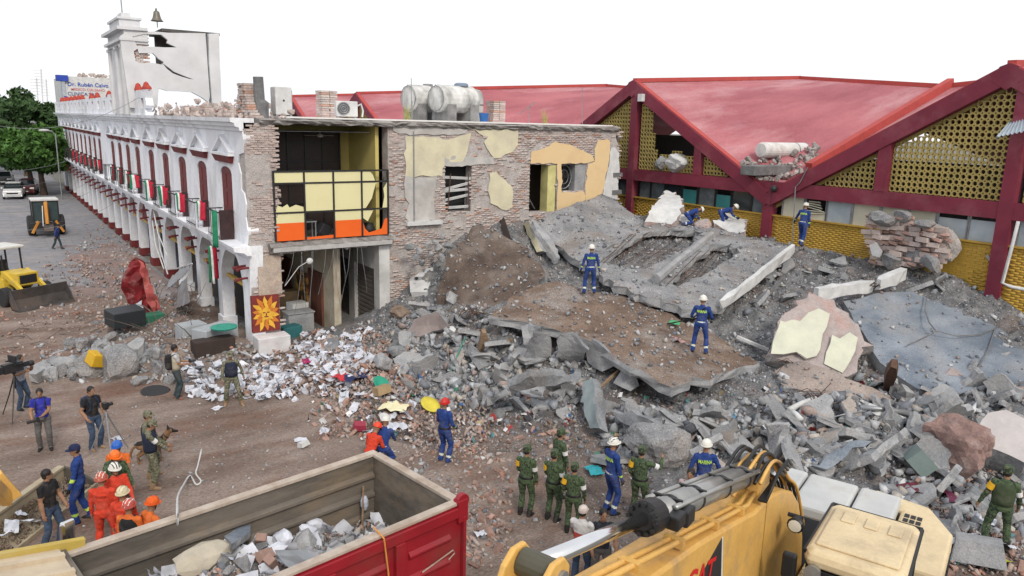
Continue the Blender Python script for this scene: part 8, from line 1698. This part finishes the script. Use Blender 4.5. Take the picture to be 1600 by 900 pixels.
for k, (px, py) in enumerate(((18, 822), (33, 803), (49, 813), (6, 837))): P = gz((px, py), .35); o = link_mesh('paper_sheet', PM[k], None, P, (.4, .3, k)); o.scale = (.9,) * 3; tag(o, 'white scrap lying on the dirt in the beige tray', 'paper', 'scraps in the beige tray')
for k, (p, q) in enumerate((((-8, 742), (24, 778)), ((-10, 758), (13, 782)))): a, b_ = gz(p, 1.9), gz(q, 1.3); m_ = MB(); m_.beam(a, b_, .18, .25); m_.build('digger_linkage', CATY, label=['upper yellow machine arm cut by the left edge of the frame', 'lower yellow machine arm cut by the left edge of the frame'][k], cat='machine arm', bevel=.02)
# ------------------------------------------------------------------ wheeled machines in the street
def wheel(par, x, y, r, w, m2, n=16):
    q = MB(); q.lathe([(r * .5, -w / 2), (r * .9, -w / 2), (r, -w * .35), (r, w * .35), (r * .9, w / 2), (r * .5, w / 2)], n, (x, y, r), axis='x'); wo = q.build('wheel', RUBBER, par); q = MB(); q.lathe([(0, -w * .42), (r * .52, -w * .42), (r * .52, w * .42), (0, w * .42)], n, (x, y, r), axis='x'); q.build('rim', m2, wo); return wo
YEL = mat('loader_yellow', (.62, .44, .05), (.52, .36, .045), 2, .5, stain=(.35, .27, .12), sscale=1.5, samt=.5)
ld = empty('wheel_loader', gz((72, 480), 0), R_(29.3 + 180), 'yellow wheel loader with a wide dark front bucket at the far left', 'loader')  # local -Y? forward is +Y
ld.scale = (1, .8, 1)
def lb(n, m, *b, par=ld, bevel=.03): q = MB(); q.bx(*b); return q.build(n, m, par, bevel=bevel)
BKD = mat('bucket_steel', (.11, .1, .1), (.06, .055, .05), 1.5, .6, .3, stain=(.2, .13, .09), sscale=1, samt=.5)
q = MB(); q.prism([(-1.35, .25, .02), (-1.35, -.45, .06), (-1.35, -.62, .5), (-1.35, -.5, .98), (-1.35, -.42, .98), (-1.35, -.52, .5), (-1.35, -.38, .14), (-1.35, .25, .08)], (2.7, 0, 0)); q.build('bucket', BKD, ld)
for x in (-1.35, 1.31): q = MB(); q.prism([(x, .2, .05), (x, -.45, .06), (x, -.62, .5), (x, -.48, .98), (x, -.1, .5)], (.04, 0, 0)); q.build('bucket_side', BKD, ld)
for s in (-.55, .55): q = MB(); q.beam((s, -.55, .55), (s, -1.6, 1.1), .14, .25); q.beam((s, -1.55, 1.05), (s, -2.6, 1.5), .14, .25); q.build('lift_arm', YEL, ld, bevel=.02)
lb('hood', YEL, -.5, .5, -3.0, -1.4, .95, 1.55); lb('hood_grille', BLACKM, -.4, .4, -1.4, -1.37, 1.05, 1.45, bevel=.01); lb('body', YEL, -.7, .7, -5.0, -2.4, .7, 1.25)
for x in (-.6, .6):
    for y in (-3.1, -4.6): q = MB(); q.tube([(x, y, 1.2), (x * .93, y, 2.55)], .045, 6); q.build('cab_post', BLACKM, ld)
lb('cab_roof', mat('roof_pale', (.66, .66, .62), None, 2, .6), -.72, .72, -4.8, -2.9, 2.55, 2.68, bevel=.05); lb('seat', BLACKM, -.25, .25, -4.3, -3.8, 1.25, 1.95); q = MB(); q.tube([(0, -3.1, 1.3), (0, -3.4, 1.85)], .03, 6); q.build('steering_column', BLACKM, ld)
for s in (-1, 1): wheel(ld, s * .95, -1.75, .48, .38, YEL); wheel(ld, s * .98, -4.2, .68, .45, YEL)
q = MB(); q.tube([(.55, -2.6, 1.55), (.55, -2.6, 2.35)], .045, 8); q.build('exhaust', BLACKM, ld)
bh = empty('backhoe_loader', gz((76, 369), 0), R_(180 + 2), 'orange and black backhoe seen from behind farther up the street', 'backhoe')
def hb_(n, m, *b, par=bh, bevel=.03): q = MB(); q.bx(*b); return q.build(n, m, par, bevel=bevel)
OY = mat('backhoe_orange', (.55, .24, .04), (.45, .19, .035), 2, .55); BK_ = mat('cab_dark', (.05, .075, .08), None, 2, .3)
hb_('cab', BK_, -.8, .8, -1.6, -.2, 1.1, 2.6); hb_('cab_roof', WHITEP, -.88, .88, -1.75, -.05, 2.6, 2.74)
for x in (-.8, .8):
    for y in (-1.6, -.2): hb_('cab_post', BLACKM, x - .05, x + .05, y - .05, y + .05, 1.0, 2.6, bevel=0)
hb_('rear_frame', BLACKM, -1.05, 1.05, -.25, .15, .5, 1.05)
for s in (-1, 1): wheel(bh, s * .95, -.9, .75, .45, OY); wheel(bh, s * .85, -3.0, .5, .35, OY)
for s in (-1, 1): q = MB(); q.beam((s * .55, .1, 1.15), (s * 1.0, .25, .3), .14, .14); q.build('stabiliser', OY, bh)
q = MB(); q.beam((0, .1, .7), (0, .25, 2.5), .26, .3); q.build('dig_boom', OY, bh, bevel=.02); q = MB(); q.beam((.02, .45, 2.6), (.06, .75, 1.0), .2, .24); q.build('dig_stick', OY, bh, bevel=.02); q = MB(); q.tube([(.22, .3, 2.3), (.3, .4, .8)], .05, 6); q.build('dig_cylinder', CHROME, bh)
q = MB(); q.prism([(-.3, .6, 1.0), (-.3, .95, .9), (-.3, 1.0, .5), (-.3, .6, .35), (-.3, .5, .7)], (.6, 0, 0)); q.build('dig_bucket', BKD, bh); hb_('engine_hood', OY, -.5, .5, -3.6, -1.6, .9, 1.5)
# parked cars
def car(loc, face, body, label, pick=False):
    c = empty('parked_car', loc, R_(face - 90), label, 'car', None); W = .92
    def sec(y, zs, ws): return [(-w, y, z) for w, z in zip(ws, zs)] + [(w, y, z) for w, z in zip(ws[::-1], zs[::-1])]
    q = MB(); q.loft([sec(y, (.3, .6, h), (W * .93 * k, W * k, W * .9 * k)) for y, h, k in ((2.2, .75, .86), (2.05, .9, .96), (1.1, 1.05, 1), (-1.5, 1.08, 1), (-2.1, 1.0, .97), (-2.2, .8, .88))]); q.build('body', body, c, bevel=.04)
    q = MB(); q.loft([sec(y, (1.02, 1.3, h), (W * .9, W * .84, W * .74)) for y, h in ((.95, 1.06), (.25, 1.55), (-.4, 1.6), (-1.3 if pick else -1.6, 1.56), (-1.6 if pick else -2.05, 1.06))]); q.build('glasshouse', GLASSD, c)
    q = MB(); q.loft([sec(y, (1.56, 1.6, 1.63), (W * .74, W * .72, W * .6)) for y in (.2, -1.3 if pick else -1.6)]); q.build('roof', body, c)
    for s in (-1, 1):
        q = MB(); q.bx(s * .62 - .2, s * .62 + .2, 2.1, 2.2, .72, .88); q.build('headlight', flat('lamp_clear', (.7, .7, .68), .15), c, bevel=.02)
        for y in (1.4, -1.35): wheel(c, s * .82, y, .34, .22, STEEL, 14)
        q = MB(); q.obox((s * 1.0, .75, 1.12), (.16, .1, .13)); q.build('wing_mirror', body, c)
    q = MB(); q.bx(-.5, .5, 2.17, 2.215, .58, .74); q.build('grille', BLACKM, c); q = MB(); q.bx(-.26, .26, 2.2, 2.225, .42, .53); q.build('number_plate', WHITEP, c); q = MB(); q.bx(-.85, .85, 2.02, 2.2, .3, .5); q.build('bumper', body, c, bevel=.03)
car(gz((23, 309), 0), 264, mat('car_white', (.72, .72, .73), None, 3, .3, coat=.3), 'white car parked nose towards the camera at the far left'); car(gz((8, 288), 0), 264, mat('car_dark', (.04, .045, .05), None, 3, .3), 'dark pickup parked behind the white car at the far left', True); car(gz((44, 303), 0), 262, mat('car_wine', (.12, .02, .025), None, 3, .3), 'dark red car in the shade under the tree by the arcade')
# ================================================================== STREET DEBRIS ON THE LEFT
RT = mat('crumpled_red', (.22, .012, .016), (.12, .008, .012), 1.5, .6, bump=.15, stain=(.4, .3, .28), sscale=2.2, samt=.4)
def crumple(name, P, m, res, rough, seed, label, cat, thick=.03): return plate(name, P, thick, [m, m], res=res, rough=rough, jag=.05, seed=seed, label=label, cat=cat)
def up(px, py, b): return onpl((px, py), gz(b, 0), Vector((0, -1, .0)))
G = (218, 498)
crumple('red_metal_sheet', [up(px, py, G) for px, py in ((190, 440), (205, 408), (213, 401), (228, 415), (238, 445), (249, 490), (247, 502), (225, 500), (212, 488), (195, 462))], RT, .25, .35, 401, 'tall crumpled dark red metal sheet standing in the street debris', 'metal sheet')
crumple('red_metal_sheet', [up(px, py, (215, 500)) + Vector((0, -.4, 0)) for px, py in ((213, 403), (222, 408), (246, 470), (249, 495), (236, 492), (222, 440))], mat('crumpled_pink', (.45, .12, .1), (.32, .06, .06), 2, .6, stain=(.5, .4, .38), sscale=2, samt=.5), .22, .2, 402, 'paler red folded flap in front of the tall red sheet', 'metal sheet')
crumple('blue_white_sheet', [gz((205, 472), .75), gz((222, 468), .85), gz((220, 492), .3), gz((208, 494), .3)], mat('sheet_pale_blue', (.45, .5, .56), None, 3, .6), .2, .05, 403, 'pale blue white board leaning before the red metal sheet', 'board')
def box(n, c, size, m, lb, cat, rot=(0, 0, 0), bev=.03): q = MB(); q.obox((0, 0, size[2] / 2), size); return q.build(n, m, loc=c, rot=rot, bevel=bev, label=lb, cat=cat)
box('black_tub', gz((196, 506), .45), (1.3, .9, .65), flat('tub_black', (.025, .03, .035), .5), 'black plastic tub upside down beside the red metal sheet', 'tub', (.1, 0, .3))
t = empty('red_table', gz((195, 512), 0), .2, 'small broken red table under the black tub', 'table'); q = MB(); q.bx(-.6, .6, -.4, .4, .42, .5); q.build('tabletop', RT, t)
for x in (-.5, .5):
    for y in (-.32, .32): q = MB(); q.bx(x - .04, x + .04, y - .04, y + .04, 0, .42); q.build('leg', RT, t)
box('green_crate', gz((233, 508), 0), (1.2, .6, .5), flat('crate_green', (.03, .16, .1), .6), 'dark green crate beneath the red metal sheet', 'crate', (0, 0, .2))
q = MB(); q.lathe([(0, 0), (.42, 0), (.46, .03), (.42, .06), (0, .05)], 16); q.build('round_lid', flat('lid_black', (.02, .02, .022), .6), loc=gz((243, 612), .06), rot=(.1, .05, 0), label='round black lid lying flat before the debris bank', cat='lid')
box('yellow_block', gz((153, 570), .45), (.75, .5, .45), flat('block_yellow', (.6, .36, .02), .7), 'bright yellow crushed box on the grey boulders', 'box', (.25, .3, .4))
for k, (p, q_, z, w, lb) in enumerate((((52, 592), (95, 553), .35, .42, 'concrete beam with pale broken faces at the left end of the debris bank'), ((188, 572), (223, 536), .75, .5, 'thick concrete beam leaning on the boulders of the debris bank'), ((225, 560), (240, 545), .5, .3, 'short dark beam stub in the middle of the debris bank'))):
    beam('concrete_beam', gz(p, .3), gz(q_, z), w, w * .9, CONCL, lb, 5, .05)
for k, (px, py, s) in enumerate(((108, 577, .95), (112, 545, .8), (130, 545, .8), (158, 547, .8), (140, 585, 1.5), (185, 588, 1.6), (78, 594, .8), (95, 588, .7), (117, 588, .7), (60, 592, .5), (220, 600, .6), (250, 583, .8), (245, 560, .7), (205, 560, .7), (170, 535, .7), (175, 560, .8), (86, 570, .6), (265, 600, .5))):
    big = s > 1.2; o = boulder('boulder' if big else 'grey_stone', hit(px, py) + Vector((0, 0, s * .18)), (s * 1.1, s * .85, s * .75), [SLABG if k % 3 else CONCL], 420 + k, (k, k * .3, k * .7), 3 if s > .7 else 2, .25, label=('left one of the two largest boulders under the yellow box' if k == 4 else 'right one of the two largest boulders, below the thick beam') if big else 'grey broken stone in the debris bank before the arcade', cat='rock', group=None if big else 'stones of the debris bank')
P = region(1900, [(60, 540, 260, 600), (220, 520, 330, 600), (300, 540, 420, 590), (240, 440, 330, 530), (130, 520, 260, 560)]); s = .06 + .22 * nrng.random(len(P)) ** 2.5; scatter('bank_pieces', P + np.c_[0 * s, 0 * s, s * .2], s, RUBC)
P = region(2600, [(100, 375, 240, 440), (60, 400, 200, 520), (130, 350, 210, 420), (150, 440, 300, 520), (0, 480, 160, 560)]); s = .03 + .24 * nrng.random(len(P)) ** 4; scatter('street_litter', P + np.c_[0 * s, 0 * s, s * .15], s, BRK3, BT + VT)
P = region(900, [(120, 380, 235, 430), (60, 430, 190, 500), (150, 440, 300, 520)]); s = .05 + .25 * nrng.random(len(P)) ** 3; scatter('street_litter', P + np.c_[0 * s, 0 * s, s * .15], s, RUBC)
V, F = grid(2.0, 7.8, 38, 62, .25, lambda x, y: .016 + .10 * max(0, vnoise(x, y, .45, 2) + .25) * min(1, max(0, (x - 2.2) / 2)) * min(1, (62 - y) / 5) - .06 * (1 - min(1, max(0, min(x - 2.0, (62 - y) / 2.5) * .45 - .35 + .6 * vnoise(x, y, .5, 8) + .4 * vnoise(x, y, 1.5, 4))))); o = link_mesh('street_dust', np_mesh('street_dust', V, F, mat('street_dust', (.27, .19, .165), (.2, .15, .14), .5, .97, bump=.5, bscale=6, stain=(.28, .27, .28), sscale=.35, samt=.8))); tag(o, kind='structure')
for k in range(2):   # dry branches and wires
    m_ = MB()
    for j in range(46 if k == 0 else 16):
        b = hit(rng.uniform(235, 320), rng.uniform(455, 540)) if k == 0 else hit(rng.uniform(30, 200), rng.uniform(505, 545)); d = Vector((rng.gauss(0, .6), rng.gauss(0, .6), rng.uniform(.2, 1.2) if k == 0 else rng.uniform(.02, .15))) * (1.1 if k == 0 else 1.7)
        m_.tube([b, b + d * .4 + Vector((rng.gauss(0, .15), rng.gauss(0, .15), .15)), b + d], [.022, .016, .006], 4)
    o = m_.build('branch_tangle', mat('dry_branch', (.16, .13, .11), None, 4, .9), label=['tangle of dry branches and wire before the arcade piers', 'loose bent wires fanning over the ground left of the red sheet'][k], cat='branches'); o['kind'] = 'stuff'
for k, (L, lb) in enumerate(((((268, 432), (303, 410), (310, 422), (280, 452)), 'corrugated grey metal sheet fallen against the arcade columns'), (((278, 448), (300, 432), (312, 470), (296, 482)), 'lower bent grey sheet under the corrugated one'))):
    crumple('metal_sheet', [onx(p, 7.2 - k * .3) + Vector((-.2 * j, 0, 0)) for j, p in enumerate(L)], STEEL, .3, .06, 440 + k, lb, 'metal sheet', .02)
for k, (p, q_) in enumerate((((238, 345), (256, 420)), ((246, 350), (262, 428)), ((240, 330), (262, 400)), ((262, 420), (300, 412)), ((318, 535), (345, 528)), ((345, 528), (392, 556)), ((330, 560), (340, 530)))):
    a, b_ = onx(p, 7.6), onx(q_, 6.9 if k < 4 else 7.4); m_ = MB(); m_.tube([a, a.lerp(b_, .5) + Vector((-.1, 0, -.1)), b_], .035, 5); m_.build('awning_pole', WHITEP, label='white bent awning pole leaning at the arcade columns' if k < 4 else 'white plastic tube lying against the first arcade pier', cat='pole', group='awning poles at the columns' if k < 4 else 'plastic tubes at the first pier')
box('stall_counter', gz((338, 545), .05), (1.6, .8, .95), mat('stall_grey', (.4, .43, .45), (.3, .32, .34), 1, .8), 'pale grey market stall counter under the nearest arch', 'counter', (0, 0, .5)); box('stall_counter', gz((300, 535), .05), (1.0, .8, .8), _mats['stall_grey'], 'smaller grey counter left of the pale stall counter', 'counter', (0, 0, .2))
box('dark_crate', gz((334, 556), .05), (1.5, .6, .7), mat('crate_dark', (.05, .035, .03), None, 3, .8), 'dark open crate in front of the pale stall counter', 'crate', (0, 0, .1)); q = MB(); q.lathe([(0, 0), (.45, .05), (.5, .12), (.3, .14), (0, .1)], 14); q.build('green_basin', flat('basin_green', (.04, .3, .22), .5), loc=gz((350, 515), 1.05), label='round green basin on top of the pale stall counter', cat='basin')
box('teal_chest', gz((452, 527), .15), (.9, .6, .5), flat('chest_teal', (.03, .14, .15), .6), 'dark teal chest right of the sun painting', 'chest', (0, 0, .2)); box('white_cooler', gz((466, 508), .1), (.75, .7, 1.05), WHITEP, 'white cooler box standing inside the shop opening', 'cooler', (0, 0, .1))
# ================================================================== TREES, WIRES AND FAR BUILDINGS
BARK = mat('bark', (.12, .09, .065), (.07, .05, .04), 3, .95, bump=.5)
def leafm(n, c): return mat(n, c, tuple(x * .5 for x in c), .55, .7, island=.35, detail=3)
def tree(c, base, R, nl, lm, label, seed, ls=.4):
    t = empty('tree', base, 0, label, 'tree'); r = np.random.default_rng(seed); c = Vector(c) - Vector(base); m_ = MB(); rr = random.Random(seed)
    m_.tube([(0, 0, 0), (c.x * .3, c.y * .3, c.z * .35), (c.x * .7, c.y * .7, c.z * .75)], [.38, .27, .16], 8)
    K = 64; cl = r.normal(size=(K, 3)); cl /= np.linalg.norm(cl, axis=1)[:, None]; cl *= (.35 + .62 * r.random(K) ** .6)[:, None]; cl = cl * np.array(R) + np.array(c)
    for k in range(16): p = Vector(cl[k]); a = Vector((c.x * .45, c.y * .45, c.z * .5)); m_.tube([a, a.lerp(p, .5) + Vector((0, 0, .4)), p], [.12, .07, .02], 5)
    m_.build('trunk', BARK, t); n = nl; k = r.integers(0, K, n); cr = .26 * np.mean(R) * (.6 + .8 * r.random(K)); u = r.normal(size=(n, 3)); u /= np.linalg.norm(u, axis=1)[:, None]; P = cl[k] + u * (cr[k] * r.random(n) ** .4)[:, None] * np.array((1, 1, .7))
    Rm = rots(n); q = np.array([(-1, 0, 0), (0, -.45, .12), (1, 0, 0), (0, .45, .12)]) * ls; V = np.einsum('nij,kj->nki', Rm, q) * (.6 + .8 * r.random((n, 1, 1))) + P[:, None, :]
    o = link_mesh('crown', np_mesh('crown', V.reshape(-1, 3), np.arange(4 * n).reshape(n, 4), lm), t); o['kind'] = 'stuff'
L1, L2, L3 = leafm('leaf_deep', (.06, .12, .04)), leafm('leaf_bright', (.085, .19, .04)), leafm('leaf_olive', (.085, .13, .05))
tree((5.0, 97, 5.2), (5.4, 98, 0), (3.9, 4.5, 2.2), 9000, L2, 'bright green tree with a low spreading crown close to the arcade', 1, .42)
tree((5.2, 128, 7.6), (5.2, 128, 0), (4.6, 5, 4.0), 9000, L1, 'tall dark green rounded tree rising beyond the arcade end', 2, .5)
tree((.8, 112, 6.0), (1.0, 113, 0), (3.2, 4, 2.6), 6000, L1, 'dark green tree at the left edge behind the bright low tree', 3, .45)
tree((1.2, 140, 6.5), (1.2, 140, 0), (4, 4, 4), 5000, L3, 'olive green tree far back at the left edge', 4, .5)
tree((4.6, 108, 4.2), (4.8, 109, 0), (3.4, 3.5, 2.0), 5000, L1, 'shaded low tree between the bright tree and the tall one', 5, .42)
n = 9000; x = nrng.uniform(-160, 420, n); y = nrng.uniform(300, 330, n); V = np.c_[x, y, nrng.random(n) ** .7 * (4.5 + 2.5 * np.sin(x * .07))]; q = np.array([(-1, 0, 0), (0, -.6, .2), (1, 0, 0), (0, .6, .2)]) * 2.2; W = np.einsum('nij,kj->nki', rots(n), q) + V[:, None, :]; o = link_mesh('far_wood', np_mesh('far_wood', W.reshape(-1, 3), np.arange(4 * n).reshape(n, 4), L3)); o['kind'] = 'stuff'
cb = empty('clinic_building', (14, 112, 0), 0, 'white clinic building with blue corner tower and painted name behind the arcade', 'building'); c_p = lambda q, n, m, **k: part(q, n, m, cb, **k)
a, b_ = ony((97, 120), 110), ony((190, 130), 110); q = MB(); q.bx(a.x, a.x + 9, 110, 122, 0, a.z + .1); c_p(q, 'wall', WHITEP)
CBL = mat('clinic_blue', (.03, .07, .4), None, 3, .7); q = MB(); p = ony((88, 121), 109.6); q.bx(p.x, a.x + .6, 109.6, 111, a.z - .5, a.z + .2); c_p(q, 'blue_cap', CBL); q = MB(); q.bx(p.x + .5, a.x + .2, 109.7, 110.6, 6, a.z - .5); c_p(q, 'corner_pillar', mat('pillar_grey', (.4, .45, .5), None, 3, .8)); q = MB(); q.bx(p.x + .6, a.x + .3, 109.65, 110.65, ony((95, 158), 110).z - 1, ony((95, 150), 110).z); c_p(q, 'blue_base', CBL)
def wtext(txt, px, py, h, m):
    P = ony((px, py), 109.95); mt = Matrix(((1, 0, 0), (0, 0, -1), (0, 1, 0))).transposed().to_4x4(); mt = Matrix.Translation(P) @ Matrix.Rotation(R_(90), 4, 'X'); o = lettering(txt, h, 'lettering', m, cb, mt); o.matrix_parent_inverse = root_inv(cb)
wtext('Dr. Rubén Calvo López', 105.5, 134, .66, CBL); wtext('MEDICO CIRUJANO', 111, 141, .42, mat('sign_red', (.6, .2, .2), None, 3, .7)); wtext('CLINICA SAN', 106, 148.5, .56, mat('sign_navy', (.06, .1, .25), None, 3, .7))
for k in range(24): s = rng.uniform(.25, .7); P = ony((rng.uniform(112, 184), 122), 111); o = link_mesh('masonry_lump', LUMPW, None, (P.x, 110.6, a.z + .1 + rng.random() * .4), (k, k * 2, k * 3)); o.scale = (s, s, s); tag(o, 'lump of broken masonry on the clinic roof edge', 'rubble', 'broken masonry on the clinic roof')
for k, (x0, y0, w, d, h, lb) in enumerate(((-14, 150, 14, 14, 7, 'low grey house at the end of the street on the left'), (8.5, 170, 12, 10, 6, 'small pale house beyond the tall tree'), (-3, 205, 14, 12, 6.5, 'pale house closing the far end of the street'))):
    hs = empty('house', (x0, y0, 0), 0, lb, 'house'); q = MB(); q.bx(0, w, 0, d, 0, h); q.build('wall', DIRTYW, hs); q = MB(); q.bx(-.3, w + .3, -.3, d + .3, h, h + .25); q.build('roof', CONC, hs)
    for i in range(4): q = MB(); q.bx(1 + i * 3, 2.4 + i * 3, -.06, -.003, h * .5, h * .8); q.build('window', GLASSD, hs)
for k, (px, p0, p1) in enumerate(((64, 108, 150), (57, 122, 152), (72, 124, 152))):
    a, b_ = ony((px, p1), 160), ony((px, p0), 160); m_ = MB(); m_.tube([(a.x, 160, 6), b_], .12, 4)
    for j in range(6): z = b_.z - .3 - j * .5; m_.tube([(a.x - .7, 160, z), (a.x + .7, 160, z)], .04, 4)
    m_.build('radio_mast', mat('mast_pale', (.6, .6, .62), None, 4, .6), label=['tall pale radio mast over the far trees', 'shorter radio mast left of the tall one', 'shorter radio mast right of the tall one'][k], cat='mast')
P = ony((86, 205), 92); lp = empty('street_lamp', (P.x, 92, 0), 0, 'grey street lamp with a white head in front of the trees', 'street lamp'); q = MB(); q.tube([(0, 0, 0), (0, 0, P.z - .3), (-.3, 0, P.z), (-.8, 0, P.z + .05)], .06, 6); q.build('pole', STEEL, lp); q = MB(); q.sph((-.95, 0, P.z + .08), (.5, .18, .12), 5); q.build('lamp_head', WHITEP, lp)
for k, (y, p, q_, sag) in enumerate(((86, (-6, 290), (122, 268), .5), (78, (-6, 316), (132, 288), .6), (74, (-6, 332), (140, 300), .6), (62, (-6, 356), (190, 310), .9), (70, (-6, 268), (150, 232), .5), (56, (-6, 196), (222, 150), .8))):
    a, b_ = ony(p, y), onx(q_, 7.9); m_ = MB(); m_.tube([a.lerp(b_, t / 8) - Vector((0, 0, sag * 4 * t / 8 * (1 - t / 8))) for t in range(9)], .014, 4); m_.build('overhead_wire', STEEL, label='thin overhead wire sagging across the street to the arcade', cat='wire', group='overhead wires over the street')
